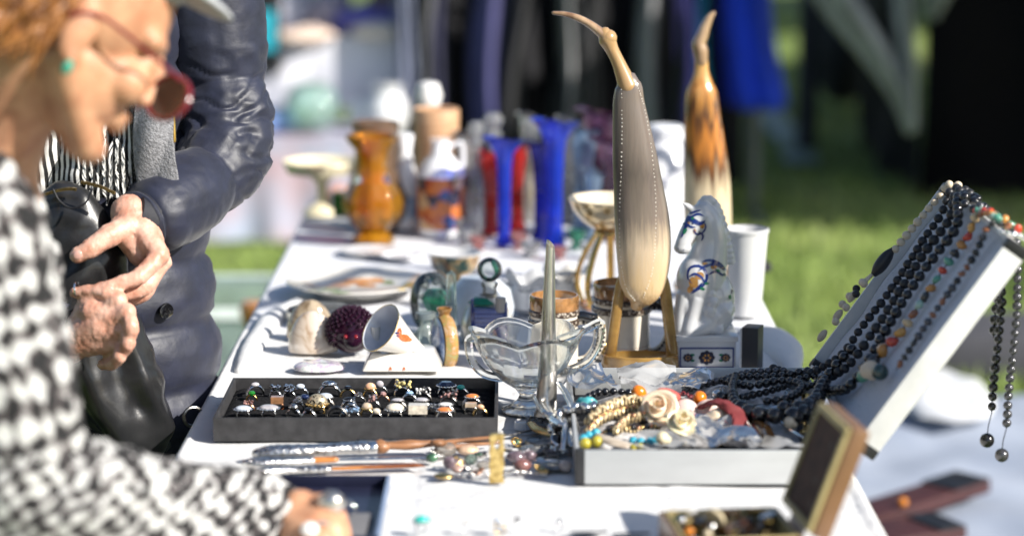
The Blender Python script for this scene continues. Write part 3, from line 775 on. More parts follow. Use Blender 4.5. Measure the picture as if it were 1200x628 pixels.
def ring(u, v, st, sw, sh, band, label, R=10.5, yaw=0., z0=None, name='finger_ring', group=GR, shape='oval', bw=1.0, lying=False):
    sw, sh = sw * .88, sh * .9
    zs = (zf if z0 is None else z0); k = .00123 if z0 is None else ps(Y(v))
    Rm = R * k; c = T(u, v, zs + Rm * .9); base = V3((c.x, c.y, zs))
    o = thing(name, base, label, 'ring', group)
    rz = zs + Rm * .12 if z0 is None else zs + Rm * .98
    m = MB(); m.torus((c.x, c.y, rz), Rm * .88, Rm * .14, rotm(PI / 2, 0, yaw), 30, 8, flat=1.6 * bw); build(m, 'band', band, o)
    if shape != 'none':
        zt = rz + Rm * .92; w_, h_ = sw * k / 2, sh * k / 2; m = MB(); sc = V3((c.x, c.y, zt + h_ * .35)); Rz = rotm(0, 0, yaw)
        if shape == 'oval': m.sphere(sc, (w_, w_ * .72, h_), 18, 12, Rz); sm = True
        elif shape == 'gem': m.lathe([(0, -h_), (w_ * .55, -h_ * .6), (w_, .1 * h_), (w_ * .62, h_ * .8), (0, h_ * .82)], 8, sc, Rz, sy=.8); sm = False
        elif shape == 'square': m.box(sc, (w_ * 2, w_ * 1.3, h_ * 1.6), Rz); sm = False
        else:
            sm = True; rr = random.Random(int(u * 7 + v))
            for i in range(26):
                m.m = i % 3 == 0
                m.sphere(sc + Rz @ V3((rr.uniform(-1, 1) * w_ * .8, rr.uniform(-1, 1) * w_ * .5, rr.uniform(-.5, .7) * h_)), min(w_, h_) * rr.uniform(.2, .4), 7, 5)
        build(m, 'stone', [S[st], band] if shape == 'cluster' else S[st], o, smooth=sm, angle=30 if shape == 'cluster' else 42)
        if shape in ('oval', 'gem') and sw > 12:
            m = MB(); m.torus(sc - V3((0, 0, h_ * .35)), w_ * .98, w_ * .09, Rz @ Matrix.Diagonal((1, .74, 1)), 24, 6)
            for i in range(18): m.sphere(sc + Rz @ V3((w_ * 1.06 * math.cos(i * PI / 9), w_ * .78 * math.sin(i * PI / 9), -h_ * .2)), w_ * .13, 7, 5)
            build(m, 'setting', band, o)
    return o
L_ = [
 (299, 453, 'grey', 12, 6, M_bright, 'plain silver ring at the back left corner of velvet box', 'oval', 12, .5),
 (323, 459, 'spark', 15, 14, M_bright, 'sparkling rhinestone ring, left half of the wide pair', 'cluster', 8, 0), (339, 459, 'spark', 15, 14, M_bright, 'sparkling rhinestone ring, right half of the wide pair', 'cluster', 8, 0),
 (386, 452, 'spark', 18, 7, M_bright, 'wide silver ring set with rows of stones, back centre', 'oval', 14, .1),
 (434, 457, 'peach', 15, 13, M_gold, 'gold ring with a round peach stone', 'oval', 9, 0), (445, 453, 'grey', 11, 10, M_silver, 'silver ring with grey stone touching the peach one', 'oval', 10, 0),
 (472, 455, 'yellow', 26, 15, M_silver, 'large ring with mottled yellow and green cluster', 'cluster', 11, 0), (496, 461, 'white', 24, 11, M_dsil, 'ring topped by a fluffy white flower', 'cluster', 11, 0),
 (523, 454, 'navy', 24, 11, M_bright, 'ring with large faceted dark blue stone', 'gem', 11, 0), (553, 467, 'orange', 18, 7, M_silver, 'ring with orange and white enamel top, farthest to the right', 'oval', 12, .1),
 (295, 463, 'green', 10, 8, M_brass, 'ring with bright green crystal', 'gem', 7, 0), (325, 471, 'brown', 16, 11, M_copper, 'copper ring with square brown stone', 'square', 8, 0),
 (357, 467, 'navy', 13, 7, M_bright, 'slim ring with dark blue oval beside the rhinestone pair', 'oval', 8, 0), (381, 468, 'moon', 20, 10, M_dsil, 'dark ring with pale blue grey oval in the middle', 'oval', 12, 0),
 (409, 470, 'ddark', 14, 6, M_bright, 'silver ring with black oval near the peach stone', 'oval', 10, .2), (437, 470, 'pink', 13, 13, M_silver, 'ring with cluster of pink crystals', 'cluster', 9, 0),
 (449, 464, 'pink', 9, 8, M_copper, 'small copper ring with rose stone behind the pink cluster', 'gem', 8, 0),
 (466, 471, 'grey', 16, 5, M_dsil, 'dark band ring under the yellow cluster ring', 'oval', 12, 0), (494, 471, 'grey', 18, 6, M_dsil, 'dark band ring in front of the white flower ring', 'oval', 12, 0),
 (526, 466, 'pink', 27, 13, M_dsil, 'ring with wide dusty rose crystal cluster', 'cluster', 11, 0), (552, 476, 'tan', 15, 6, M_silver, 'silver ring with flat tan top below the orange one', 'square', 8, 0),
 (285, 481, 'moon', 22, 8, M_bright, 'ring with pale moonstone, front left corner', 'oval', 8, 0), (291, 474, 'pink', 15, 8, M_copper, 'copper ring with small pink crystals behind the moonstone', 'cluster', 8, 0),
 (315, 480, 'grey', 26, 8, M_bright, 'ring with long grey lilac stone', 'oval', 9, 0), (348, 472, 'sil', 15, 12, M_bright, 'silver ring with double scroll top', 'cluster', 9, .3),
 (344, 480, 'sil', 13, 10, M_bright, 'chunky silver ring in front of the scroll ring', 'oval', 9, -.2),
 (372, 476, 'dots', 27, 22, M_gold, 'big golden dome ring pierced with black dots', 'oval', 9, 0), (395, 478, 'ddark', 10, 4, M_dsil, 'plain dark band standing upright by the golden dome', 'none', 13, 0),
 (404, 484, 'blue', 9, 8, M_bright, 'small ring with pale blue bead', 'oval', 6, 0), (415, 483, 'blue', 14, 10, M_bright, 'ring with blue and white beads', 'cluster', 7, 0), (412, 476, 'sil', 12, 5, M_bright, 'slim silver band behind the blue beads', 'oval', 11, 0),
 (430, 480, 'tan', 14, 12, M_gold, 'gold ring with bulging tan stone', 'oval', 8, 0), (441, 484, 'cream', 11, 8, M_silver, 'ring with small cream stone beside the tan one', 'oval', 7, 0),
 (463, 482, 'cream', 24, 14, M_silver, 'ring with large creamy oval stone', 'oval', 9, 0), (490, 482, 'cream', 24, 14, M_silver, 'ring with square creamy stone', 'square', 9, 0),
 (521, 483, 'orange', 20, 8, M_silver, 'ring with orange oval at front right', 'oval', 10, 0), (522, 476, 'white', 18, 5, M_silver, 'white rimmed ring just behind the orange oval', 'oval', 12, 0)]
L_ += [(352, 455, 'moon', 12, 7, M_bright, 'silver ring with milky stone between the rhinestone pair and wide ring', 'oval', 10, .1), (408, 457, 'ddark', 12, 7, M_gold, 'gold ring with black stone at the back, left of the peach stone', 'gem', 10, 0), (420, 465, 'sil', 12, 8, M_silver, 'silver ring with round knot left of the pink cluster', 'cluster', 9, .2), (540, 456, 'turq', 11, 7, M_bright, 'silver ring with small turquoise stone near back right corner', 'oval', 10, 0), (480, 463, 'blue', 11, 7, M_bright, 'silver ring with pale blue stone left of white flower', 'gem', 10, 0), (563, 479, 'peach', 10, 7, M_gold, 'gold ring with peach bead at the front right corner', 'oval', 9, 0), (362, 482, 'ddark', 12, 6, M_bright, 'silver ring with black oval before the golden dome', 'oval', 9, 0), (507, 478, 'sil', 11, 8, M_silver, 'silver ring with beaded top between creamy square and orange oval', 'cluster', 9, 0)]
for u, v, st, sw, sh, bd, lab, shp, R, yw in L_: ring(u, v, st, sw, sh, bd, lab, R=R, yaw=yw, shape=shp)

# ------------------------------------------------------------------ lower left tray with grey pad
M_bluebox = mat('midnight_blue_card', (.012, .014, .035), .4, coat=.2); M_rim = mat('blue_grey_rim', (.16, .22, .34), .4)
ax0, ax1 = T(318, 572).x, T(457, 572).x; ay1 = T(400, 571).y; ay0 = ay1 - .27
o = thing('blue_tray', ((ax0 + ax1) / 2, ay0, TZ), 'dark blue open tray with pale edge under the ringed hand', 'tray')
m = MB(); m.span(ax0, ax1, ay0, ay1, TZ + .0005, TZ + .003); m.span(ax0, ax1, ay1 - .004, ay1, TZ + .003, TZ + .017); m.span(ax0, ax1, ay0, ay0 + .004, TZ + .003, TZ + .017); m.span(ax0, ax0 + .004, ay0 + .004, ay1 - .004, TZ + .003, TZ + .017)
build(m, 'tray_shell', M_bluebox, o, bevel=.0006)
m = MB(); m.span(ax1 - .004, ax1, ay0 + .004, ay1 - .004, TZ + .003, TZ + .018); build(m, 'edge_strip', M_rim, o, bevel=.0006)
m = MB(); c = T(408, 615, TZ + .004); m.box(c + V3((0, -.02, .002)), (.05, .12, .004), rotm(0, 0, -.05)); build(m, 'grey_pad', mat('grey_felt', (.16, .16, .17), .95, bump=.6, bscale=400), o, bevel=.001)
ring(410, 597, 'spark', 10, 7, M_bright, 'silver ring with pale sparkling stone on the grey pad', R=8, z0=TZ + .0065, group=None, shape='cluster')
# rings along the lower edge of the cloth
ring(494, 618, 'turq', 22, 13, M_silver, 'silver ring with green turquoise oval lying on the cloth', R=7, z0=TZ + .001, group='rings along the near cloth', yaw=.3)
ring(547, 619, 'white', 12, 9, M_bright, 'silver ring with small pearl cluster on near cloth', R=6, z0=TZ + .001, group='rings along the near cloth', shape='cluster')
ring(586, 620, 'moon', 16, 13, M_gold, 'gold ring with opal bead on the near cloth', R=7, z0=TZ + .001, group='rings along the near cloth')
ring(606, 617, 'sil', 10, 12, M_bright, 'silver ring with leaf shaped top beside the opal bead', R=6, z0=TZ + .001, group='rings along the near cloth', shape='cluster')
ring(656, 616, 'sil', 6, 8, M_bright, 'tiny thin silver ring alone on the near cloth', R=6, z0=TZ + .001, group='rings along the near cloth', shape='gem')
o = thing('eyeglasses', T(705, 628), 'dark rimmed eyeglasses lying on the near cloth', 'glasses')
c = T(700, 629); m = MB(); m.torus(c + V3((-.010, 0, .006)), .022, .0016, rotm(-.3, 0, .1), 28, 6); m.torus(c + V3((.04, -.006, .006)), .022, .0016, rotm(-.3, 0, .1), 28, 6); build(m, 'rim', M_onyx, o)
m = MB(); m.lathe([(0, 0), (.0205, 0), (.0205, .001), (0, .001)], 24, c + V3((-.010, 0, .006)), rotm(-.3, 0, .1)); m.lathe([(0, 0), (.0205, 0), (.0205, .001), (0, .001)], 24, c + V3((.04, -.006, .006)), rotm(-.3, 0, .1)); build(m, 'lens', thin('clear_lens', (.8, .8, .82), .2, (.4, .4, .45)), o)

# ------------------------------------------------------------------ cutlery
M_wood = mat('reddish_handle_wood', (.27, .125, .055), .45, coat=.1, stretch=(.25, 3, 3), vscale=60, var=.35)
M_horn = ramp_mat('tortoise_horn', [(.3, (.03, .012, .006)), (.5, (.22, .07, .02)), (.66, (.5, .20, .05))], scale=26, stretch=(.5, 2, 2), rough=.2, coat=.6)
GC = 'old cutlery in front of the ring box'
def line3(*p): return [(*T(u, v, TZ + z), r) for (u, v, z, r) in p]
k = .00117
def utensil(label, parts, name='table_knife', cat='cutlery'):
    o = thing(name, T(parts[0][2][0][0], parts[0][2][0][1]), label, cat, GC)
    for nm, mt, p, flat in parts:
        P, R = path_r(line3(*p), 46); m = MB()
        dp = (lambda q, t_, a: .0007 * math.sin(t_ * 95) * math.sin(3 * a)) if mt is M_carved else None
        m.tube(P, R, 14, sy=flat, disp=dp, up=(0, 0, 1)); build(m, nm, mt, o)
    return o
utensil('carving fork with a carved silver handle, wooden collar and tip', [
    ('handle', M_carved, [(302, 531, .012, .008), (320, 530, .012, .0130), (360, 528, .013, .0115), (405, 525, .013, .0105), (428, 524, .013, .0118)], .8),
    ('collar', M_bright, [(430, 524, .013, .0085), (437, 524, .013, .0095), (443, 523, .013, .0085)], .9),
    ('shaft', M_wood, [(445, 523, .013, .0125), (449, 523, .013, .0115), (455, 522, .013, .0065), (478, 521, .013, .0088), (495, 520, .013, .0066), (511, 519, .013, .0055)], .8)], 'carving_fork')
utensil('wooden serving fork with flared shoulder and two long tines', [
    ('shoulder', M_wood, [(513, 519, .020, .011), (517, 519, .016, .011), (522, 521, .013, .008), (530, 521, .012, .006)], .5),
    ('tine', M_wood, [(524, 518, .014, .0045), (550, 515, .016, .0034), (580, 512, .018, .0028), (590, 511, .018, .0016)], .8),
    ('tine', M_wood, [(524, 524, .011, .0045), (550, 521, .012, .0034), (578, 519, .012, .0028), (588, 518, .012, .0016)], .8)], 'serving_fork')
utensil('table knife with ornate silver handle and brown ferrule, in the middle', [
    ('handle', M_carved, [(288, 542, .008, .006), (300, 542, .008, .0110), (330, 541, .008, .0095), (366, 539, .007, .0078)], .7),
    ('ferrule', M_horn, [(366, 539, .007, .0068), (392, 538, .007, .006)], .7),
    ('blade', M_bright, [(392, 538, .006, .0055), (440, 537, .005, .0065), (490, 536, .005, .005), (502, 536, .005, .002)], .3)])
utensil('knife with beaded silver handle and mottled horn blade, nearest one', [
    ('handle', M_carved, [(298, 552, .006, .005), (308, 552, .006, .0085), (345, 550, .005, .0070), (384, 549, .005, .0065)], .7),
    ('blade', M_horn, [(384, 549, .004, .0058), (430, 547, .004, .0075), (480, 545, .004, .0085), (490, 545, .004, .006), (497, 546, .004, .002)], .35)])
utensil('thin dark fork lying behind the other cutlery', [('handle', M_dsil, [(420, 516, .004, .003), (520, 514, .004, .0025), (600, 509, .004, .002)], .7), ('tine', M_dsil, [(600, 509, .004, .002), (640, 500, .006, .0012)], .8), ('tine', M_dsil, [(600, 510, .004, .002), (648, 508, .006, .0012)], .8)], 'fork')

# brass plaque standing up
p0 = T(582, 566); k = ps(p0.y)
m = MB(); hh = pt(582, 508, p0.y).z - TZ; wv = 8.2 * k
out = []
for t_ in np.linspace(0, 1, 26): out.append((-wv * (1 + .07 * math.sin(t_ * 22)), hh * t_))
out += [(-wv * .5, hh * 1.02), (wv * .5, hh * 1.02)]
for t_ in np.linspace(1, 0, 26): out.append((wv * (1 + .07 * math.sin(t_ * 19 + 1)), hh * t_))
hole = [(.0035 * math.cos(a), hh * .80 + .0065 * math.sin(a)) for a in np.linspace(0, 2 * PI, 24, endpoint=False)]
me_v = []; bmp = bmesh.new()
ov = [bmp.verts.new((a, 0, b)) for a, b in out]; hv = [bmp.verts.new((a, 0, b)) for a, b in hole]
es = [bmp.edges.new((ov[i], ov[(i + 1) % len(ov)])) for i in range(len(ov))] + [bmp.edges.new((hv[i], hv[(i + 1) % len(hv)])) for i in range(len(hv))]
fr = bmesh.ops.triangle_fill(bmp, edges=es, use_beauty=True)
ex = bmesh.ops.extrude_face_region(bmp, geom=[f for f in bmp.faces])
bmesh.ops.translate(bmp, verts=[v for v in ex['geom'] if isinstance(v, bmesh.types.BMVert)], vec=(0, .007, 0))
me = bpy.data.meshes.new('brass_plaque'); bmp.to_mesh(me); bmp.free()
M_plaq = ramp_mat('cast_yellow_brass', [(.35, (.36, .22, .05)), (.55, (.80, .60, .24))], scale=120, rough=.32, metal=.85, bump=.6, bscale=190, bdist=.002)
ob = finish(me, 'brass_plaque', M_plaq, None, p0, True, 30); ob.rotation_euler = (math.radians(7), 0, .12)
tag(ob, 'narrow yellow brass plaque with a hole standing on end', 'plaque')

# ------------------------------------------------------------------ brooches, stones, keys between cutlery and case
M_quartz = thin('clear_quartz', (.9, .88, .84), .35, (.75, .68, .6)); M_jade = stone_mat('jade', (.06, .15, .08), var=.6); M_ame = stone_mat('smoky_amethyst', (.15, .105, .12), var=.6)
GB = 'loose stones and brooches by the brass plaque'
def pebble(u, v, rx, rz, mt, label, name='pebble', cat='stone', amp=.12):
    c = T(u, v); k = ps(c.y); m = MB(); m.sphere((c.x, c.y, TZ + rz * k * .9), (rx * k, rx * k * .8, rz * k), 18, 12)
    displace(m, lambda p, n: amp * rz * k * noise.noise(p * (3 / (rx * k)))); return tag(build(m, name, mt, loc=c), label, cat, GB)
pebble(506, 541, 7, 5.5, M_jade, 'round green jade stone at left end of the pile'); pebble(522, 534, 13, 9, M_quartz, 'large clear quartz lump at the foot of wooden fork')
pebble(527, 549, 8, 8, M_ame, 'purple grey stone in front of the clear quartz'); pebble(537, 554, 8, 5, stone_mat('pink_agate', (.5, .32, .26)), 'brown pink agate next to purple grey stone')
pebble(520, 560, 12, 3.2, M_gold, 'flat old gold button nearest the cloth edge', 'button', 'button', .03); pebble(552, 544, 8, 7, thin('pale_green_glass', (.75, .85, .78), .3, (.4, .52, .45)), 'pale green glass pebble left of the brass plaque')
pebble(548, 532, 13, 6, stone_mat('apricot_stone', (.66, .45, .30)), 'apricot oval stone beneath the wooden tines'); pebble(567, 549, 9, 5, M_quartz, 'small clear quartz just left of the brass plaque')
pebble(605, 541, 12, 7, M_ame, 'dark amethyst lump right of the brass plaque'); pebble(612, 552, 11, 8, stone_mat('wine_stone', (.20, .09, .08)), 'wine red stone lowest right of the plaque')
pebble(620, 540, 9, 7, M_ame, 'violet stone behind the wine red one'); pebble(627, 532, 20, 6, stone_mat('slate_stone', (.10, .10, .10)), 'large flat slate grey stone under the keys')
pebble(648, 549, 20, 3.5, M_dsil, 'flat tarnished silver brooch near the case corner', 'brooch', 'brooch', .05); pebble(663, 552, 8, 7, stone_mat('rose_grey', (.40, .34, .32)), 'rose grey pebble at the lower left corner of the case')
pebble(640, 541, 17, 3, M_silver, 'oval silver brooch behind the tarnished one', 'brooch', 'brooch', .05)
def brooch(u, v, r, z, mt, label, seed, tilt=(0, 0, 0), gem=None):
    c = T(u, v, TZ + z); k = ps(c.y); R_ = r * k; Rt = rotm(*tilt); rr = random.Random(seed); o = thing('brooch', V3((c.x, c.y, TZ)), label, 'brooch', GB)
    m = MB(); m.torus(c, R_, R_ * .13, Rt, 24, 6); nb_ = 9 + seed % 5
    for i in range(nb_):
        a = 2 * PI * i / nb_; m.sphere(c + Rt @ V3((R_ * .98 * math.cos(a), R_ * .98 * math.sin(a), R_ * .12)), R_ * rr.uniform(.16, .26), 8, 6); m.tube([c, c + Rt @ V3((R_ * math.cos(a), R_ * math.sin(a), 0))], R_ * .07, 6)
    build(m, 'setting', mt, o, angle=50)
    m = MB(); m.sphere(c + Rt @ V3((0, 0, R_ * .12)), (R_ * .5, R_ * .42, R_ * .3), 12, 8, Rt); build(m, 'stone', gem or M_quartz, o)
BRO = [(512, 531, 8, .006, M_silver, 'silver wire brooch by the shoulder of wooden fork'), (534, 541, 9, .007, M_gold, 'gold wire brooch between jade and quartz stones'), (545, 551, 8, .005, M_silver, 'silver beaded brooch in front of the pale green glass'), (561, 534, 9, .007, M_dsil, 'dark beaded brooch under the fork tines'),
       (560, 553, 7, .004, M_copper, 'copper brooch at the foot of the brass plaque'), (597, 529, 9, .008, M_dsil, 'tarnished brooch right behind the brass plaque'), (598, 553, 7, .004, M_silver, 'small silver brooch right of the plaque foot'), (634, 550, 8, .005, M_gold, 'gold brooch by the flat tarnished brooch'),
       (612, 530, 8, .010, M_silver, 'silver brooch atop the slate grey stone'), (645, 530, 9, .010, M_dsil, 'dark wire brooch under the steel watch'), (655, 542, 8, .006, M_silver, 'silver wire brooch by the case corner'), (606, 518, 7, .004, M_brass, 'brass brooch near the pocket knife')]
for i, (u, v, r, z, mt, lab) in enumerate(BRO): brooch(u, v, r, z, mt, lab, i, (.35 * math.sin(i * 2.1), .4 * math.cos(i * 1.7), i), [M_quartz, M_ame, M_onyx, M_jade][i % 4])
def chain_line(name, pts, r, mt, label, group, cat='chain'):
    P = [V3(p) for p in path([T(u, v, TZ + z) for u, v, z in pts], 60)]
    m = MB()
    for i, (p, rr, t_) in enumerate(walk(P, lambda t_: r, 1.15)):
        m.torus(p, r * 1.1, r * .4, rotm(PI / 2 * (i % 2), 0, i * .7), 10, 6)
    return tag(build(m, name, mt, loc=P[0]), label, cat, group)
GK = 'fine chains by the silver pile'
chain_line('chain', [(535, 548, .006), (560, 556, .003), (600, 552, .003), (640, 556, .003)], .0022, M_silver, 'silver chain running past the foot of brass plaque', GK)
chain_line('chain', [(540, 536, .008), (562, 540, .006), (596, 536, .005), (632, 545, .004), (668, 549, .003)], .002, M_bright, 'bright chain winding behind the brass plaque', GK)
chain_line('chain', [(618, 490, .004), (650, 497, .006), (668, 512, .006), (655, 528, .004)], .0026, M_dsil, 'dark chain heaped left of the case', GK)
# flat silver bars, keys, watches leaning on the case corner
def bar(label, pts, r, mt, flat=.35, name='spoon', cat='cutlery', group='silver pieces leaning on the case corner', tip=None):
    o = thing(name, V3(T(pts[0][0], pts[0][1], TZ + pts[0][2])), label, cat, group)
    P, R = path_r(line3(*[(u, v, z, r * q) for u, v, z, q in pts]), 30); m = MB(); m.tube(P, R, 12, sy=flat, up=(0, 0, 1)); build(m, 'handle', mt, o)
    if tip:
        m = MB(); m.sphere(P[-1], (tip, tip * .7, tip * .35), 16, 10, align(P[-1] - P[-3])); build(m, 'bowl', mt, o)
    return o
bar('silver lever leaning on the case beside the trumpet foot', [(640, 470, .01, .8), (648, 487, .03, 1.3), (660, 497, .035, 1)], .0085, M_bright, .5, 'silver_clip', 'clip')
bar('brass and steel pocket knife lying left of the case', [(622, 496, .012, .8), (630, 503, .012, 1.1), (645, 508, .012, 1.1), (655, 511, .012, .6)], .007, M_gold, .6, 'pocket_knife', 'knife')
bar('bright silver spoon pointing down at the brooches', [(652, 470, .03, .6), (650, 500, .022, .7), (648, 530, .006, .9)], .0042, M_bright, .6, tip=.009)
bar('second silver spoon hanging over the pile by case corner', [(664, 478, .045, .6), (662, 508, .03, .8), (660, 528, .012, .9)], .005, M_bright, .6, tip=.008)
bar('wide steel blade standing against the case corner', [(668, 482, .035, .7), (672, 505, .03, 1.2), (674, 520, .022, 1.2)], .008, M_silver, .3, 'steel_blade', 'blade')
bar('curled silver tongs left of the trumpet foot', [(628, 466, .02, 1), (638, 482, .035, 1.1), (652, 490, .03, .9), (660, 505, .018, .7)], .006, M_silver, .7, 'sugar_tongs', 'tongs')
bar('long silver sugar tong crossing under the trumpet', [(655, 448, .055, .7), (664, 462, .05, .9), (672, 480, .045, .8)], .006, M_bright, .35, 'butter_knife', 'cutlery')
def watch(u, v, z, r, label, mt, tilt):
    c = T(u, v, TZ + z); o = thing('wrist_watch', c, label, 'watch'); R = rotm(*tilt)
    m = MB(); m.lathe([(0, -.003), (r, -.003), (r * 1.05, 0), (r, .003), (r * .85, .004)], 28, c, R); build(m, 'case', mt, o)
    m = MB(); m.lathe([(0, .0035), (r * .86, .0035)], 28, c, R); build(m, 'dial', M_onyx, o)
    for s in (-1, 1):
        m = MB(); m.tube([c + R @ V3((s * r * q, 0, -.0028 * q * q * .5)) for q in (1, 1.4, 1.8, 2.4)], [.006, .006, .0055, .004], 10, sy=.35, up=R @ V3((0, 0, 1))); build(m, 'strap', M_dsil, o)
watch(655, 517, .016, .013, 'steel wrist watch with black dial on the silver pile', M_bright, (.5, .2, .3)); watch(625, 518, .006, .011, 'dark wrist watch lying under the pocket knife', M_dsil, (.1, 0, -.3))
m = MB(); c = T(610, 503); m.box((c.x, c.y, TZ + .006), (.016, .012, .011)); tag(build(m, 'ring_case', M_porc, loc=c, bevel=.001), 'tiny white cube box right of the ring box', 'box')

# ------------------------------------------------------------------ silver trumpet
yb = Y(487); b = V3((pt(640, 487, yb).x, yb, TZ)); zc = lambda v: pt(640, v, yb).z - TZ; k = ps(yb, TZ + .1)
pr = [(0, .001), (15 * k, .001), (15 * k, .004), (12.5 * k, .008)] + [(h * k, zc(v)) for h, v in ((12.3, 470), (11.5, 440), (9.3, 400), (7.2, 350), (5.6, 310), (5, 286))]
inner = [(4 * k, zc(286)), (4.2 * k, zc(300)), (5, zc(330))][:2] + [(0, zc(318))]
n0 = len(pr)
m = MB(); m.lathe(pr + inner, 32, b, rot=rotm(0, .022, 0), zmod=lambda a, i: (.006 * math.cos(a - 2.6) + .0) if n0 - 1 <= i <= n0 + 1 else 0)
M_trump = mat('hammered_pewter', (.80, .74, .68), .3, metal=1, var=.3, vscale=50, stretch=(1, 1, .2), bump=.25, bscale=90, rvar=.2)
tag(build(m, 'silver_trumpet', M_trump, loc=b), 'slender tapering silver tube with slanted open tip', 'tube')

# ------------------------------------------------------------------ cut glass bowl with two handles
M_crys = glass('clear_crystal', (.98, .99, .985), .15)
yb = Y(481); b = V3((pt(617, 481, yb).x, yb, TZ)); zc = lambda v: pt(617, v, yb).z - TZ; k = ps(yb, TZ + .05)
o = thing('glass_bowl', b, 'clear cut glass bowl on a foot with two angular handles', 'bowl')
lob = lambda amp: (lambda a: 1 + amp * abs(math.cos(3 * a)) - amp * .5)
out = [(0, .0), (29, .0), (30, .003), (22, .007), (11, zc(468)), (8, zc(462)), (13, zc(455)), (30, zc(444)), (46, zc(426)), (55, zc(408)), (61, zc(392)), (63, zc(388))]
inn = [(60, zc(389)), (55, zc(396)), (50, zc(410)), (41, zc(428)), (26, zc(442)), (8, zc(449)), (0, zc(450))]
pr = [(h * k, z) for h, z in out + inn]
def md(a, i): return 1.0 if i < 6 or i > 17 else 1 + .09 * abs(math.cos(3 * a + .4)) * min(1, (i - 5) / 4 if i < 12 else (18 - i) / 4)
def zm(a, i): return 0 if not 9 <= i <= 14 else .011 * (abs(math.cos(3 * a + .4)) - .6)
m = MB(); m.lathe(pr, 96, b, mod=md, zmod=zm); build(m, 'vessel', M_crys, o, angle=70)
for pts in ([(590, 402), (570, 396), (552, 396), (549, 404), (553, 422), (566, 437), (586, 443)], [(655, 398), (682, 388), (703, 378), (703, 390), (697, 410), (684, 426), (660, 436)]):
    q = [pt(u, v, yb + .004) for u, v in pts]; P = [V3(p) for p in path(q, 40)]; m = MB(); m.tube(P, [.0062] * 40, 6, up=(0, 1, 0)); build(m, 'handle', M_crys, o, smooth=True, angle=30)

# ------------------------------------------------------------------ steins
M_stone = mat('cream_stoneware', (.70, .64, .54), .22, var=.08, vscale=25, coat=.5); M_brown = mat('brown_glaze', (.32, .16, .06), .12, coat=.8, var=.5, vscale=40)
M_stud = ramp_mat('studded_dark_band', [(.25, (.45, .40, .33)), (.5, (.05, .03, .02))], kind='voronoi', scale=190, rough=.3, coat=.4, bump=.6, bscale=0, bdist=.002); M_blackg = mat('black_glaze', (.006, .006, .007), .08, coat=1)
def stein(u, yb, hw, vt, label, hpts, vbase):
    b = V3((pt(u, vbase, yb).x, yb, TZ)); k = ps(yb, TZ + .06); H = pt(u, vt, yb).z - TZ; R = hw * k
    o = thing('stein', b, label, 'mug')
    sec = [('body', M_stone, [(0, .0005), (R * 1.05, .0005), (R * 1.07, .004), (R * .99, .012), (R * .97, H * .5), (R * .97, H * .60)]),
           ('lower_band', M_stud, [(R * .985, H * .601), (R * 1.05, H * .62), (R * 1.06, H * .68), (R * 1.0, H * .70)]),
           ('glaze_ring', M_stone, [(R * .98, H * .701), (R * .98, H * .735)]),
           ('upper_band', M_stud, [(R * .985, H * .736), (R * 1.04, H * .75), (R * 1.04, H * .80), (R * .985, H * .815)]),
           ('rim', M_brown, [(R * .98, H * .816), (R * 1.0, H * .83), (R * 1.0, H * .97), (R * .97, H), (R * .91, H), (R * .90, H * .9)]),
           ('inside', M_porcw, [(R * .90, H * .899), (R * .88, H * .3), (0, H * .12)])]
    for nm, mt, pr in sec:
        m = MB(); m.lathe(pr, 44, b); build(m, nm, mt, o)
    m = MB(); m.torus(b + V3((0, 0, H * .12)), R * .975, R * .03, n=40); m.torus(b + V3((0, 0, H * .17)), R * .97, R * .02, n=40); build(m, 'base_ring', M_brown, o)
    q = [pt(uu, vv, yb) for uu, vv in hpts]; P = [V3(p) for p in path(q, 40)]
    m = MB(); m.tube(P, .0085, 12, up=(0, 1, 0), sx=1.1); h = build(m, 'handle', M_stone, o)
    m = MB()
    for i in range(3, 38, 2):
        d = (P[min(i + 1, 39)] - P[i - 1]).normalized(); nn = d.cross(V3((0, 1, 0)))
        for s in (-1, 1): m.sphere(P[i] + V3((0, -.0085, 0)) + nn * s * .005, .0026, 8, 6)
    build(m, 'studs', M_blackg, h)
    top = P[0]; m = MB(); m.tube([top + V3((-.012, -.004, .004)), top + V3((.008, -.004, .006)), top + V3((.026, -.002, .001)), top + V3((.033, 0, -.012))], [.006, .0085, .0095, .005], 12); build(m, 'thumb_lever', M_blackg, o)
    return o
stein(649, 3.665, 29, 345, 'cream stein with brown rim and dark studded bands behind the cut glass bowl', [(676, 374), (694, 374), (703, 386), (701, 404), (690, 420), (674, 426)], 441)
s2 = stein(728, 3.775, 34, 331, 'taller cream stein with studded handle behind the pale horn bird', [(758, 357), (778, 358), (786, 374), (783, 398), (771, 412), (756, 414)], 423)
m = MB(); c = pt(707, 408, 3.73); m.sphere(c + V3((0, .003, 0)), (.007, .004, .010)); build(m, 'gold_medallion', M_gold, s2)

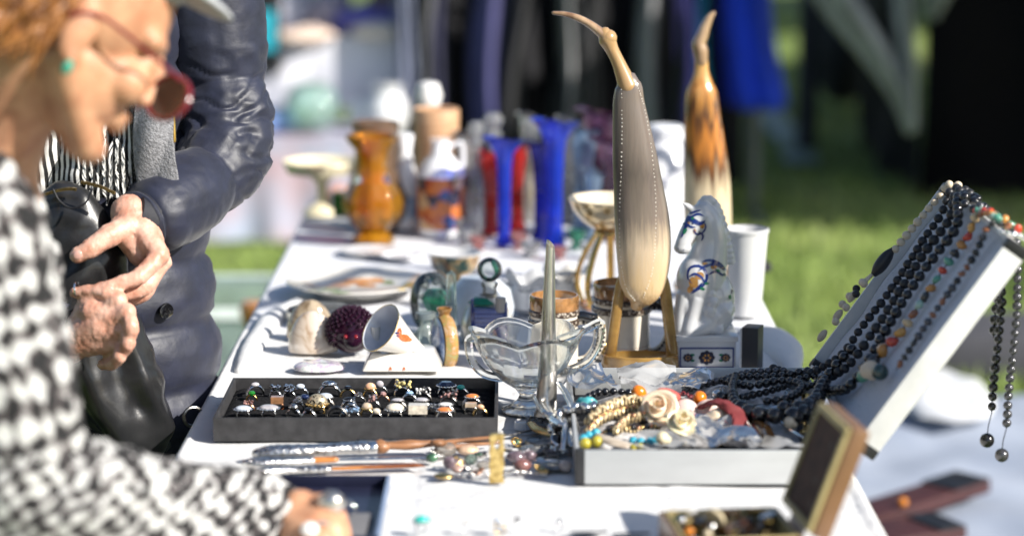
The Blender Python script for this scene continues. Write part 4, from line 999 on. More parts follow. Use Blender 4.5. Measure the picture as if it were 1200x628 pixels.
# ------------------------------------------------------------------ brass bowl on curved legs
M_amb = ramp_mat('engraved_amber_brass', [(.0, (.30, .14, .03)), (.3, (.72, .48, .20)), (.5, (.80, .62, .36))], kind='voronoi', scale=55, rough=.16, metal=.75, coat=.5, bump=.5, bscale=0, bdist=.001)
yb = 4.16; b = V3((pt(714, 366, yb).x, yb, TZ)); k = ps(yb, TZ + .15); zc = lambda v: pt(714, v, yb).z
o = thing('brass_bowl', b, 'shallow engraved brass bowl on a stand of curved legs', 'bowl')
c = V3((b.x, b.y, 0)); m = MB(); m.lathe([(0, zc(271)), (16 * k, zc(270)), (34 * k, zc(258)), (44 * k, zc(245)), (48.5 * k, zc(233))], 48, c); build(m, 'bowl', M_amb, o)
m = MB(); m.lathe([(48.6 * k, zc(232.9)), (48.2 * k, zc(231.5)), (46 * k, zc(233)), (36 * k, zc(246)), (0, zc(259))], 48, c); build(m, 'bowl_inside', mat('cream_enamel', (.72, .62, .46), .25, coat=.4), o)
m = MB(); m.torus((b.x, b.y, zc(272)), 17 * k, 2.2 * k); build(m, 'collar', M_brass, o)
for a in (2.75, 4.0, 5.4, .4, 1.5):
    ca, sa = math.cos(a), math.sin(a); P, R = path_r([(b.x + ca * 15 * k, b.y + sa * 15 * k, zc(272), .004), (b.x + ca * 32 * k, b.y + sa * 32 * k, zc(300), .0042), (b.x + ca * 41 * k, b.y + sa * 41 * k, zc(330), .0042), (b.x + ca * 34 * k, b.y + sa * 34 * k, TZ + .006, .004)], 24)
    m = MB(); m.tube(P, R, 10, sx=1.5); build(m, 'leg', M_brass, o)
m = MB(); m.torus((b.x, b.y, TZ + .006), 34 * k, 3.2 * k, n=40); build(m, 'foot_ring', M_copper, o)

# ------------------------------------------------------------------ horn birds
def grad_z(name, stops, z0, z1, streak, scale, rough=.28, coat=.5, warp=.12, bump=.12):
    m, nt, N, L, out = _new(name); p = principled(nt, rough, 0, .5, coat, .06)
    tc = N.new('ShaderNodeTexCoord'); sp = N.new('ShaderNodeSeparateXYZ'); L.new(tc.outputs['Object'], sp.inputs[0])
    mr = N.new('ShaderNodeMapRange'); mr.inputs['From Min'].default_value = z0; mr.inputs['From Max'].default_value = z1; L.new(sp.outputs['Z'], mr.inputs['Value'])
    vec = _coord(nt, streak); nz = _noise(nt, vec, scale, 5, .6)
    s = _math(nt, 'MULTIPLY_ADD', nz, warp * 2); s.node.inputs[2].default_value = -warp
    f = _math(nt, 'ADD', mr.outputs[0], s); L.new(_ramp(nt, f, stops), p.inputs['Base Color'])
    L.new(_bump(nt, nz, bump, .001), p.inputs['Normal']); L.new(p.outputs[0], out.inputs[0]); return m
M_beak = mat('horn_beak', (.20, .11, .06), .18, coat=.7, col2=(.48, .33, .20), stretch=(1, 1, .3), vscale=40)
M_hbody = grad_z('grey_cream_horn_painted_shade', [(.0, (.42, .25, .10)), (.14, (.70, .50, .27)), (.36, (.64, .50, .34)), (.54, (.22, .175, .14)), (.8, (.115, .092, .078)), (1, (.17, .135, .112))], .09, .36, (4, 4, .22), 60, warp=.16, bump=.3)  # grey and cream horn; upper grey darkened further to stand in for shade
M_hneck = grad_z('amber_neck_horn', [(.0, (.17, .135, .112)), (.3, (.30, .22, .14)), (.55, (.50, .34, .15)), (.8, (.56, .38, .17)), (1, (.42, .26, .12))], .33, .42, (2, 2, .5), 20)
M_hbase = mat('translucent_amber_horn', (.16, .085, .022), .18, coat=.8, col2=(.46, .28, .08), vscale=16, sss=.2)
M_stitch = mat('ivory_inlay', (.82, .78, .68), .5)
yb = 3.685; b = V3((pt(750, 436, yb).x, yb, TZ))
bird = thing('horn_bird', b, 'long beaked bird carved from grey and cream horn with stitched seams, facing left', 'figurine')
def prow(lst, y, dy=0): return [(*pt(u, v, y + dy), r * ps(y, TZ + .2)) for u, v, r in lst]
P, R = path_r(prow([(747, 356, 9), (749, 350, 18), (752, 336, 26), (754, 312, 30.5), (754, 285, 32.5), (752, 255, 32), (748, 220, 29), (744, 185, 26), (740, 150, 22), (737, 122, 18.5), (737, 104, 16), (736, 97, 13)], yb), 90)
m = MB(); m.tube(P, R, 40, sx=1, sy=.62, up=(0, 1, 0)); 
# flatten in depth
m.v = [(p[0], yb + (p[1] - yb), p[2]) for p in m.v]
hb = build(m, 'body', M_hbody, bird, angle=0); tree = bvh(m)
P, R = path_r(prow([(736, 102, 11.5), (731, 89, 9.5), (724, 72, 7.6), (717, 58, 7.8), (712, 47, 10), (709, 40, 8)], yb), 40); m = MB(); m.tube(P, R, 24, up=(0, 1, 0)); m.sphere(pt(713, 45, yb), 10.2 * ps(yb, TZ + .4), 20, 14); build(m, 'neck', M_hneck, bird, angle=0)
P, R = path_r(prow([(712, 46, 8), (702, 37, 7), (690, 28, 5.8), (676, 21, 5), (662, 17, 4), (649, 15.5, 2.6)], yb), 40); m = MB(); m.tube(P, R, 16, up=(0, 1, 0), sx=.8); build(m, 'beak', M_beak, bird, angle=0)
m = MB()
for pts_ in ([(728, 100), (729, 150), (728, 200), (726, 250), (727, 300), (733, 335), (744, 352)], [(746, 98), (756, 130), (764, 180), (768, 230), (768, 280), (764, 320), (754, 348)]):
    for (u, v) in path(pts_, 62):
        l, n = hit(tree, u, v)
        if l is not None and random.random() < .93: m.sphere(l + V3((random.uniform(-.0004, .0004), 0, random.uniform(-.0007, .0007))), random.uniform(.0007, .0011), 6, 4)
build(m, 'inlay', M_stitch, bird)
m = MB(); k = ps(yb, TZ)
def ringband(a, bb):
    ang = 2 * PI * a; return V3((b.x + (44.5 + 1.5 * bb) * k * math.cos(ang), b.y + (.030 + .001 * bb) * math.sin(ang), TZ + .001 + .019 * (1 - bb) + 0))
m.lathe([(1, 0), (1.02, .008), (1, .020), (.93, .021), (.92, .010), (.93, 0), (1, 0)], 56, b + V3((0, 0, .0008)), sx=44.5 * k, sy=.030); build(m, 'base', M_hbase, bird)
for pts_ in ([(713, 428, 8), (717, 405, 6.5), (722, 370, 6.5), (727, 335, 6), (731, 318, 4)], [(788, 428, 8), (787, 405, 7), (783, 370, 7), (779, 335, 6.5), (775, 318, 4)]):
    P, R = path_r(prow(pts_, yb, .004), 24); m = MB(); m.tube(P, R, 12, up=(0, 1, 0), sy=.6); build(m, 'leg', M_hbase, bird, angle=0)

yb = 4.27; b2 = V3((pt(828, 347, yb).x, yb, TZ))
bird2 = thing('horn_bird', b2, 'amber and brown horn bird standing behind the porcelain horse', 'figurine')
M_h2 = grad_z('amber_streaked_horn', [(.0, (.62, .50, .33)), (.36, (.66, .54, .36)), (.48, (.08, .028, .012)), (.60, (.52, .19, .03)), (.72, (.07, .025, .012)), (.82, (.50, .22, .05)), (1, (.60, .36, .13))], .05, .44, (9, 9, .5), 10, warp=.26)
P, R = path_r(prow([(827, 335, 12), (829, 315, 22), (830, 280, 27), (829, 240, 28), (828, 200, 26.5), (825, 160, 23), (823, 130, 20.5), (822, 108, 18), (822, 97, 13), (822, 84, 8.5), (822, 70, 7.5)], yb), 80)
m = MB(); m.tube(P, R, 32, up=(0, 1, 0), sy=.7); build(m, 'body', M_h2, bird2, angle=0); tree2 = bvh(m)
P, R = path_r(prow([(822, 72, 7.5), (821, 60, 8.5), (819, 52, 8), (823, 42, 7), (826, 33, 6), (831, 22, 4.6), (836, 16, 2.6)], yb), 40); m = MB(); m.tube(P, R, 18, up=(0, 1, 0)); build(m, 'beak', M_beak, bird2, angle=0)
m = MB()
for pts_ in ([(806, 112), (804, 150), (804, 200), (806, 240)], [(838, 112), (845, 150), (850, 200), (852, 240)]):
    for (u, v) in path(pts_, 34):
        l, n = hit(tree2, u, v)
        if l is not None and random.random() < .93: m.sphere(l + V3((random.uniform(-.0004, .0004), 0, random.uniform(-.0007, .0007))), random.uniform(.0007, .0011), 6, 4)
build(m, 'inlay', M_stitch, bird2)
k = ps(yb, TZ); m = MB(); m.lathe([(1, 0), (1.02, .008), (1, .020), (.93, .021), (.92, .010), (.93, 0), (1, 0)], 48, b2 + V3((0, 0, .0008)), sx=36 * k, sy=.03); build(m, 'base', M_hbase, bird2)
for s in (-1, 1):
    P, R = path_r([(b2.x + s * 33 * k, yb, TZ + .018, 6 * k), (b2.x + s * 26 * k, yb, pt(828, 320, yb).z, 5 * k), (b2.x + s * 20 * k, yb, pt(828, 300, yb).z, 4 * k)], 16); m = MB(); m.tube(P, R, 10); build(m, 'leg', M_hbase, bird2)

# ------------------------------------------------------------------ porcelain horse
yh = 3.735; k = ps(yh, TZ + .12)
H = lambda u, v, dy=0.0: pt(u, v, yh + dy)
src = MB()
def lump(u, v, ru, rv, rd, dy=0.0, rot=0.0): src.sphere(H(u, v, dy), (ru * k, rd * k, rv * k), 24, 16, rotm(0, rot, 0))
lump(829, 350, 32, 39, 30, .006); lump(818, 330, 26, 34, 27, -.006); lump(836, 366, 25, 25, 24, .0); lump(808, 362, 17, 26, 18, -.012)
def limb(pts_, up=(0, 1, 0), sx=1.0):
    P, R = path_r([(*H(u, v, dy), r * k) for u, v, r, dy in pts_], 24); src.tube(P, R, 18, up=up, sx=sx)
limb([(822, 330, 29, 0), (828, 305, 24, .0), (832, 283, 19.5, .0), (830, 262, 16.5, -.002), (824, 250, 14, -.004)])          # neck
limb([(824, 252, 14.5, -.004), (815, 261, 13, -.010), (806, 274, 10.5, -.016), (801, 284, 9.2, -.02), (799, 289, 8.6, -.021)])                # head
lump(800, 290, 10.5, 8, 9, -.021)
limb([(829, 244, 5, .003), (832, 236, 3.5, .002), (833, 230, 1.2, .002)]); limb([(812, 246, 4.5, -.008), (805, 241, 3.3, -.010), (799, 238, 1.0, -.012)])      # ears
for i, (u, v) in enumerate(path([(819, 243), (828, 233), (838, 240), (845, 256), (850, 274), (854, 292), (856, 306)], 15)):
    src.sphere(H(u, v, .004), (6.0 * k, 5.5 * k, 4.8 * k), 12, 8)                                                   # mane
lump(833, 256, 12, 18, 9, .003, .35); lump(844, 283, 9, 20, 8, .003, .2)
limb([(803, 345, 11, -.018), (799, 368, 9, -.022), (798, 388, 9, -.026)]); limb([(818, 350, 11, -.026), (812, 372, 9.5, -.030), (808, 389, 9.5, -.034)])            # front legs
limb([(842, 365, 20, -.010), (828, 380, 12, -.026), (812, 388, 9, -.034)])                                          # folded hind leg
for (u, v, r) in ((833, 335, 4.5), (833, 345, 5.5), (835, 355, 6.5), (832, 365, 7.5), (838, 372, 7), (829, 375, 7), (834, 384, 8), (821, 384, 7), (842, 386, 7), (812, 379, 6)):
    src.sphere(H(u, v, -.037 + .0006 * abs(v - 360) * .4), (r * k, r * k * .7, r * k), 12, 8)                       # tail scrolls
horse_m = remesh(src, .0016, 5); tr = bvh(horse_m)
b = V3((H(828, 390).x, yh, TZ + .062))
plz = pt(828, 391, yh - .03).z
hz = thing('porcelain_horse', V3((b.x, yh, plz)), 'white porcelain horse with blue and gold flower ornament sitting on plinth', 'figurine')
build(horse_m, 'body', M_porc, hz, angle=0)
M_cob = mat('cobalt_paint', (.012, .03, .16), .15, coat=.6); M_goldp = mat('gold_paint', (.52, .26, .07), .25, metal=.4, coat=.3); M_grn = mat('green_paint', (.02, .16, .08), .2, coat=.5)
def orn(lst, mt, nm='ornament', parent=hz, tree_=tr, off=.0007):
    m = MB()
    for a in lst: patch(m, tree_, a, off)
    if m.f: build(m, nm, mt, parent, angle=0)
def strip(pts_, w0, n=18):
    c = path(pts_, n); L1, L2 = [], []
    for i, p in enumerate(c):
        d = np.array(c[min(i + 1, n - 1)]) - np.array(c[max(i - 1, 0)]); d /= (np.linalg.norm(d) + 1e-9); ww = w0 * (1 - abs(2 * i / (n - 1) - 1) ** 3)
        L1.append((p[0] - d[1] * ww, p[1] + d[0] * ww)); L2.append((p[0] + d[1] * ww, p[1] - d[0] * ww))
    return L1, L2
def painted_lines(lines, mt, nm, parent, tree_, off=.0008):
    m = MB()
    for pts_, w0 in lines:
        A_, B_ = strip(pts_, w0)
        for i in range(len(A_) - 1):
            q = [hit(tree_, *x) for x in (A_[i], A_[i + 1], B_[i + 1], B_[i])]
            if any(x[0] is None for x in q): continue
            m.add([x[0] + x[1] * off for x in q], [(0, 1, 2, 3)])
    if m.f: build(m, nm, mt, parent, angle=0)
painted_lines([([(798, 266), (803, 262), (810, 266), (816, 266)], 1.3), ([(802, 247), (808, 250), (816, 248), (822, 246)], 1.3), ([(818, 271), (824, 276), (822, 283)], 1.2), ([(807, 325), (814, 321), (822, 325), (826, 332)], 1.5), ([(809, 343), (817, 338), (824, 330)], 1.3), ([(830, 322), (838, 318), (846, 321)], 1.5), ([(853, 315), (859, 326), (861, 338)], 1.6), ([(822, 307), (832, 305), (843, 309), (851, 317)], 1.8)], M_cob, 'blue_ornament', hz, tr)
painted_lines([([(796, 260), (804, 255), (812, 258), (820, 262), (827, 258)], 2.6), ([(806, 246), (806, 256), (803, 268), (798, 280)], 1.8), ([(800, 252), (808, 255), (818, 251), (826, 254)], 1.4), ([(821, 258), (827, 264), (824, 272), (816, 274), (812, 268)], 1.2),
               ([(812, 333), (806, 325), (809, 314), (820, 312), (828, 320), (826, 332), (815, 341), (808, 345)], 1.6), ([(826, 314), (836, 309), (848, 315), (852, 322)], 1.8), ([(835, 312), (846, 322), (852, 318)], 1.5), ([(852, 320), (858, 330), (857, 345)], 1.6), ([(818, 318), (828, 311), (838, 311)], 1.4), ([(854, 326), (860, 334), (861, 342)], 1.6)], M_cob, 'blue_ornament', hz, tr)
orn([blob(813, 331, 5.5, 6.5), blob(820, 323, 5, 4.4), blob(809, 339, 3.6, 4.4), blob(826, 309, 3.2, 1.8), blob(845, 313, 3, 1.8), blob(807, 262, 1.6, 1.6), blob(857, 332, 3, 5), blob(836, 313, 4, 2.2), blob(814, 271, 1.6, 3), blob(823, 265, 2.6, 3)], M_goldp, 'gold_ornament')
orn([blob(803, 271, 2, 3.6, rot=.4), blob(796, 273, 1.6, 3), blob(823, 338, 3.2, 1.6, rot=.5), blob(828, 332, 2.8, 1.5), blob(841, 317, 3, 1.4, rot=.3), blob(812, 256, 1.8, 1.6), blob(855, 348, 1.6, 3)], M_grn, 'green_ornament', off=.0009)
m = MB()
for u, v in ((795, 291), (801, 293)):
    l, n = hit(tr, u, v)
    if l is not None: m.sphere(l, (.0011, .0008, .0008), 8, 6)
l, n = hit(tr, 812, 262)
if l is not None: m.sphere(l, .0016, 10, 8)
build(m, 'eye_and_nostrils', M_cob, hz)
# plinth
px0, px1 = pt(794, 435, 3.69).x, pt(862, 435, 3.69).x; py0, py1 = 3.69, 3.785
pl = thing('tile_plinth', ((px0 + px1) / 2, 3.735, TZ), 'white porcelain plinth with blue and gold painted tile band', 'plinth')
zt = plz - .0005; m = MB(); m.span(px0, px1, py0, py1, TZ + .0005, zt - .009); m.span(px0 - .003, px1 + .003, py0 - .003, py1 + .003, zt - .0088, zt); build(m, 'block', M_porc, pl, bevel=.0015)
zl, zh = pt(800, 431, 3.69).z, pt(800, 407, 3.69).z; xm = (px0 + px1) / 2
m = MB(); y_ = py0 - .0012
for (a0, a1, c0, c1) in ((px0 + .003, px1 - .003, zl, zl + .0022), (px0 + .003, px1 - .003, zh - .0022, zh), (px0 + .003, px0 + .0052, zl + .0022, zh - .0022), (px1 - .0052, px1 - .003, zl + .0022, zh - .0022)): m.span(a0, a1, y_, y_ + .001, c0, c1)
build(m, 'tile_border', M_cob, pl)
m = MB(); zc_ = (zl + zh) / 2; mg = MB(); mgr = MB(); RX = rotm(PI / 2, 0, 0)
for cx, sc_ in ((xm, 1), (px0 + .016, .62), (px1 - .016, .62)):
    for i in range(8):
        a = i * PI / 4; m.lathe([(0, 0), (.0042 * sc_, 0), (.0036 * sc_, .0012), (0, .0014)], 12, (cx + .0088 * sc_ * math.cos(a), py0, zc_ + .0075 * sc_ * math.sin(a)), RX)
    m.lathe([(0, 0), (.0085 * sc_, 0), (.008 * sc_, .0011), (0, .0011)], 16, (cx, py0, zc_), RX)
    for i in range(6): mg.lathe([(0, 0), (.0021 * sc_, 0), (.0017 * sc_, .0019), (0, .002)], 8, (cx + .0052 * sc_ * math.cos(i * PI / 3), py0, zc_ + .0046 * sc_ * math.sin(i * PI / 3)), RX)
for s in (-1, 1):
    for q in (-1, 1): mgr.lathe([(0, 0), (.0032, 0), (.0028, .0012), (0, .0012)], 10, (xm + s * .0225, py0, zc_ + q * .0045), RX, sx=1.2, sy=.7)
build(m, 'medallion', mat('black_blue_paint', (.012, .012, .03), .2, coat=.5), pl); build(mg, 'gold_flower', M_goldp, pl); build(mgr, 'leaf_paint', M_grn, pl)

# small black box right of plinth
o = thing('small_box', T(872, 436), 'small open black box with white side standing by the plinth', 'box')
c = T(872, 435); m = MB(); R = rotm(0, 0, -.35); hz_ = pt(872, 384, c.y).z - TZ
m.box(c + R @ V3((.008, .018, hz_ / 2)), (.026, .034, hz_), R); build(m, 'shell', mat('black_leatherette', (.012, .013, .018), .4, bump=.4, bscale=500), o, bevel=.0012)
m = MB(); m.box(c + R @ V3((-.0065, .018, hz_ / 2)), (.0028, .031, hz_ * .93), R); build(m, 'lining', M_porc, o)
# paper cup
bowl_px('paper_cup', 873, 372, 4.10, [(0, 372), (17, 372), (18, 369), (25, 272), (26.5, 271), (26.5, 268), (25, 267.5), (24, 272), (17, 364), (0, 366)], mat('white_card_cup', (.60, .60, .60), .55, var=.03), 'tall white paper cup standing behind the porcelain horse', 'cup')
soft('black_purse', 895, 318, 4.62, 9, 6, (.015, .015, .018), 'small black purse behind the paper cup at the table edge', 'purse', .03)

# ------------------------------------------------------------------ porcelain gramophone
yg = 3.70; k = ps(yg, TZ + .03); gx = lambda u: pt(u, 420, yg).x; gz = lambda v: pt(470, v, yg).z
o = thing('gramophone', (gx(472), yg, TZ), 'white porcelain toy gramophone with tilted horn and orange rabbit transfers', 'figurine')
m = MB(); x0, x1, y0, y1 = gx(426), gx(519), yg - .05, yg + .045; zt = TZ + .027; i_ = .013
m.add([V3(p) for p in ((x0, y0, TZ + .001), (x1, y0, TZ + .001), (x1, y1, TZ + .001), (x0, y1, TZ + .001), (x0 + i_, y0 + .009, zt), (x1 - i_, y0 + .009, zt), (x1 - i_, y1 - i_, zt), (x0 + i_, y1 - i_, zt))],
      [(3, 2, 1, 0), (4, 5, 6, 7), (0, 1, 5, 4), (1, 2, 6, 5), (2, 3, 7, 6), (3, 0, 4, 7)])
build(m, 'cabinet', M_porcw, o, bevel=.004); trb = bvh(m)
m = MB(); m.lathe([(0, 0), (.026, 0), (.026, .002), (.024, .003), (0, .0032)], 36, (gx(490), yg - .004, zt + .0005)); build(m, 'record', M_porc, o)
m = MB(); m.lathe([(.0105, 0), (.0075, .006), (.0062, .02), (.0075, .04)], 24, (gx(441), yg - .012, zt - .002)); build(m, 'post', M_porcw, o)
A0 = pt(446, 384, yg - .042); A1 = pt(499, 417, yg + .004); ax = (A1 - A0); Lh = ax.length
# the mouth faces left, up and a little towards the viewer
Rh = align(ax); r0 = 30 * k
pr = [(r0 * 1.0, 0), (r0 * .86, Lh * .12), (r0 * .66, Lh * .34), (r0 * .46, Lh * .58), (r0 * .30, Lh * .82), (r0 * .24, Lh), (r0 * .25, Lh * 1.08), (r0 * .16, Lh * 1.14), (0, Lh * 1.15)]
m = MB(); m.lathe(pr, 44, A0, Rh); build(m, 'horn', M_porcw, o); trh = bvh(m)
m = MB(); m.lathe([(r0 * 1.0, -.0004), (r0 * .97, -.0003), (r0 * .83, Lh * .12), (r0 * .60, Lh * .35), (r0 * .36, Lh * .6), (0, Lh * .8)], 44, A0, Rh); build(m, 'horn_inside', mat('grey_white_glaze', (.62, .64, .70), .2, coat=.5), o)
m = MB(); m.torus(A0, r0 * .995, r0 * .022, Rh, 44, 6); build(m, 'gilt_rim', M_gold, o)
M_rab = mat('orange_rabbit_print', (.55, .18, .05), .25, col2=(.42, .09, .02), vscale=200, coat=.5)
def rabbit(m, tree_, u, v, s): 
    for du, dv, a, bb, rt in ((0, 0, 5, 3.2, .2), (-4.5, -2.5, 2.4, 2.2, 0), (-5.5, -6, .9, 2.8, .2), (-3.5, -6.5, .9, 2.8, -.2), (4.5, 1.5, 2, 1.6, 0)): patch(m, tree_, blob(u + du * s, v + dv * s, a * s, bb * s, rot=rt), .0006)
m = MB(); rabbit(m, trb, 461, 437, .8); rabbit(m, trb, 477, 437, .8); rabbit(m, trh, 474, 396, 1.35)
if m.f: build(m, 'rabbit_print', M_rab, o, angle=0)
m = MB(); patch(m, trh, blob(465, 390, 2.5, 1), .0007); patch(m, trh, blob(466, 393, 2.0, .8), .0007)
if m.f: build(m, 'blue_print', M_cob, o, angle=0)

# ------------------------------------------------------------------ purple glass hedgehog
yq = 3.79; k = ps(yq, TZ + .04); C0 = pt(412, 411, yq); C0.z = TZ + 27 * k
M_pur = thin('aubergine_glass', (.18, .04, .12), .62, (.065, .012, .045)); M_pursp = thin('aubergine_bubble', (.45, .28, .40), .35, (.16, .06, .12))
o = thing('glass_hedgehog', V3((C0.x, C0.y, TZ)), 'aubergine glass hedgehog with bubbly spikes and red eyes', 'figurine')
m = MB(); m.sphere(C0, (27 * k, 24 * k, 26.5 * k), 28, 18); m.sphere(C0 + V3((.004, -.024, -.008)), (13 * k, 12 * k, 12 * k), 20, 12); build(m, 'body', M_pur, o)
m = MB(); ga = PI * (3 - math.sqrt(5))
for i in range(240):
    zz = 1 - 1.55 * (i + .5) / 240; rr = math.sqrt(1 - zz * zz); d = V3((rr * math.cos(ga * i), rr * math.sin(ga * i), zz))
    if d.z < .35 and d.y < -.35 and abs(d.x) < .55: continue
    p_ = C0 + V3((d.x * 27 * k, d.y * 24 * k, d.z * 26.5 * k)); m.tube([p_, p_ + d * .0035], [.0020, .0030], 8)
build(m, 'spikes', M_pursp, o)
for u in (406, 418):
    m = MB(); m.sphere(C0 + V3(((u - 411) * k, -.037, -.002)), .0034, 12, 8); build(m, 'eye', mat('ruby', (.25, .01, .015), .1, coat=1), o)

# ------------------------------------------------------------------ agate domes, shells, dish
M_ag1 = ramp_mat('cream_agate', [(.3, (.34, .20, .10)), (.46, (.62, .52, .42)), (.62, (.70, .62, .54)), (.75, (.50, .42, .20))], scale=16, dist=1.5, rough=.1, coat=1)
M_ag2 = ramp_mat('brown_agate', [(.3, (.10, .06, .03)), (.5, (.45, .36, .25)), (.7, (.16, .13, .08))], scale=20, dist=1.5, rough=.12, coat=1)
def dome(u, v, hw, hv, mt, label, y):
    k = ps(y); c = pt(u, v, y); c.z = TZ; pr = [(0, .0006), (hw * k * .95, .0006), (hw * k, .004)] + [(hw * k * math.cos(t_), .004 + hv * k * math.sin(t_)) for t_ in np.linspace(.1, PI / 2 - .05, 10)] + [(0, .004 + hv * k)]
    m = MB(); m.lathe(pr, 32, c, sy=.55, mod=lambda a, i: 1 + .06 * math.sin(2 * a + 1) + .04 * math.sin(3 * a)); return tag(build(m, 'agate_stone', mt, loc=c), label, 'stone')
dome(367, 424, 28, 46, M_ag1, 'polished cream agate dome left of the purple hedgehog', 3.80); dome(364, 412, 27, 44, M_ag2, 'dark rimmed brown agate behind the cream agate', 3.90)
c = T(374, 432); m = MB(); m.sphere((c.x, c.y, TZ + .002), (.040, .030, .011), 28, 16); displace(m, lambda p, n: .003 * noise.noise(p * 60)); m.v = [(p[0], p[1], max(p[2], TZ + .0006)) for p in m.v]
tag(build(m, 'abalone_shell', S['abal'], loc=c), 'flat iridescent abalone shell behind the ring box', 'shell')
c = T(378, 372); m = MB(); m.lathe([(0, .001), (.03, .001), (.05, .008), (.062, .014), (.060, .016), (.048, .010), (.03, .004), (0, .004)], 44, c); tag(build(m, 'glass_dish', thin('smoke_glass', (.85, .84, .80), .25, (.6, .58, .52)), loc=c), 'shallow clear glass dish in front of the fruit plate', 'dish')

# ------------------------------------------------------------------ plate with painted fruit
c = T(418, 343); k = ps(c.y); R = 83 * k; pl_ = thing('fruit_plate', c, 'large white plate painted with orange fruit and green leaves', 'plate')
m = MB(); m.lathe([(0, .002), (R * .55, .002), (R * .6, .001), (R * .68, .010), (R * .97, .020), (R, .022), (R * .985, .0245), (R * .7, .0145), (R * .6, .0065), (0, .0062)], 72, c); build(m, 'plate', M_porcw, pl_); trp = bvh(m)
def fr(lst, mt, nm, off=.0008):
    m = MB()
    for a in lst: patch(m, trp, a, off)
    if m.f: build(m, nm, mt, pl_, angle=0)
M_fo = mat('painted_peach', (.52, .19, .06), .3, col2=(.66, .36, .14), vscale=60, coat=.5); M_fg = mat('painted_leaf', (.10, .17, .05), .3, col2=(.32, .34, .12), vscale=50, coat=.5); M_fy = mat('painted_yellow', (.62, .46, .12), .3, coat=.5); M_fb = mat('painted_umber', (.12, .07, .04), .3, coat=.5)
fr([blob(385, 340, 14, 2.2), blob(455, 331, 8, 2.4), blob(372, 341, 10, 1.5), blob(400, 343, 12, 1.3), blob(480, 333, 8, 1.8)], M_fg, 'leaf_print', .0007)
fr([blob(402, 333, 14, 3.2), blob(420, 330, 18, 3.4), blob(440, 329, 12, 2.8), blob(392, 336, 12, 2.2), blob(430, 335, 12, 2.0)], M_fo, 'fruit_print', .0011)
fr([blob(478, 336, 7, 2.0), blob(487, 333, 4, 1.6), blob(470, 339, 5, 1.2)], M_fy, 'yellow_print', .0011); fr([blob(480, 340, 4, 1), blob(408, 329, 6, .9)], M_fb, 'umber_print', .0014)

# ------------------------------------------------------------------ small glass things in the middle
M_cl = thin('clear_blown_glass', (.93, .96, .95), .16, (.75, .82, .80), ior=1.6); M_cly = thin('clear_pale_glass', (.95, .95, .92), .22, (.8, .8, .78), ior=1.6)
M_emer = thin('emerald_glass', (.1, .75, .5), .5, (.08, .6, .42))
c = pt(506, 400, 3.95); c.z = TZ; k = ps(3.95); H_ = pt(506, 319, 3.95).z - TZ
o = thing('bubble_paperweight', c, 'egg shaped clear glass paperweight with green swirl and bubbles inside', 'paperweight')
m = MB(); m.lathe([(0, .001), (14 * k, .001)] + [(25.5 * k * math.sin(t_) ** .8, H_ * (.5 - .5 * math.cos(t_))) for t_ in np.linspace(.5, PI - .12, 14)] + [(0, H_)], 36, c); build(m, 'egg', M_cl, o)
m = MB(); m.lathe([(0, H_ * .3), (9 * k, H_ * .36), (16 * k, H_ * .56), (8 * k, H_ * .72), (0, H_ * .74)], 24, c + V3((.006, 0, 0)), mod=lambda a, i: 1 + .2 * math.sin(3 * a)); build(m, 'green_core', M_emer, o)
m = MB()
for (dx, dz, r) in ((-.010, .80, .007), (.007, .85, .006), (.0, .68, .005), (-.016, .6, .005), (.016, .7, .004)): m.sphere(c + V3((dx, -.006, H_ * dz)), r, 14, 10)
build(m, 'bubbles', M_cly, o)
c = pt(529, 408, 3.84); c.z = TZ; k = ps(3.84); H_ = pt(529, 316, 3.84).z - TZ; m = MB()
m.lathe([(0, .001), (11 * k, .001), (9.5 * k, H_ * .1), (6.6 * k, H_ * .95), (0, H_)], 4, c, rotm(0, 0, .6)); tag(build(m, 'glass_obelisk', glass('pale_aqua_glass', (.90, .96, .94), .4), loc=c, smooth=False, bevel=.001), 'pale aqua glass obelisk behind the gold moon flask', 'obelisk')
o = bowl_px('scent_bottle', 499, 420, 3.82, [(0, 420), (15, 420), (16, 415), (15, 392), (8, 383), (6, 380), (6, 374), (12, 373), (12, 366), (0, 365.5)], thin('frosted_aqua_glass', (.82, .90, .88), .4, (.70, .78, .76), rough=.2), 'small frosted glass scent bottle with flat stopper', 'bottle')
# moon flask
ym = 3.745; k = ps(ym, TZ + .05); fx = lambda u: pt(u, 400, ym).x; fz = lambda v: pt(520, v, ym).z
M_mf = ramp_mat('gilded_flask', [(.3, (.50, .40, .30)), (.48, (.42, .22, .06)), (.62, (.30, .28, .10)), (.75, (.66, .52, .38))], scale=60, dist=1.2, rough=.22, coat=.6, bump=.3, bscale=160)
o = thing('moon_flask', (fx(521), ym, TZ), 'gilded round moon flask turned edge on, with a blue painted face', 'vase')
cz = fz(402); Rv = cz - fz(437); Ra = rotm(0, PI / 2, .34)
m = MB(); m.lathe([(0, -.5), (.55, -.48), (.9, -.34), (1, -.1), (1, .1), (.9, .34), (.55, .48), (0, .5)], 48, (0, 0, 0)); M4 = Matrix.Translation((fx(521), ym, cz)) @ Ra.to_4x4() @ Matrix.Diagonal((Rv, Rv * .92, Rv * .62, 1)); m.move(M4); build(m, 'body', M_mf, o)
m = MB(); m.lathe([(0, -.515), (.55, -.495), (.84, -.40), (.86, -.37)], 48, (0, 0, 0)); m.move(M4); build(m, 'blue_face', ramp_mat('blue_landscape', [(.35, (.10, .16, .32)), (.5, (.30, .38, .52)), (.66, (.05, .10, .26))], scale=14, stretch=(1, 1, 2.5), rough=.2, coat=.6), o)
m = MB(); m.torus((0, 0, 0), .86, .03, n=48); m.move(M4 @ Matrix.Translation((0, 0, -.38))); build(m, 'black_edge', M_blackg, o)
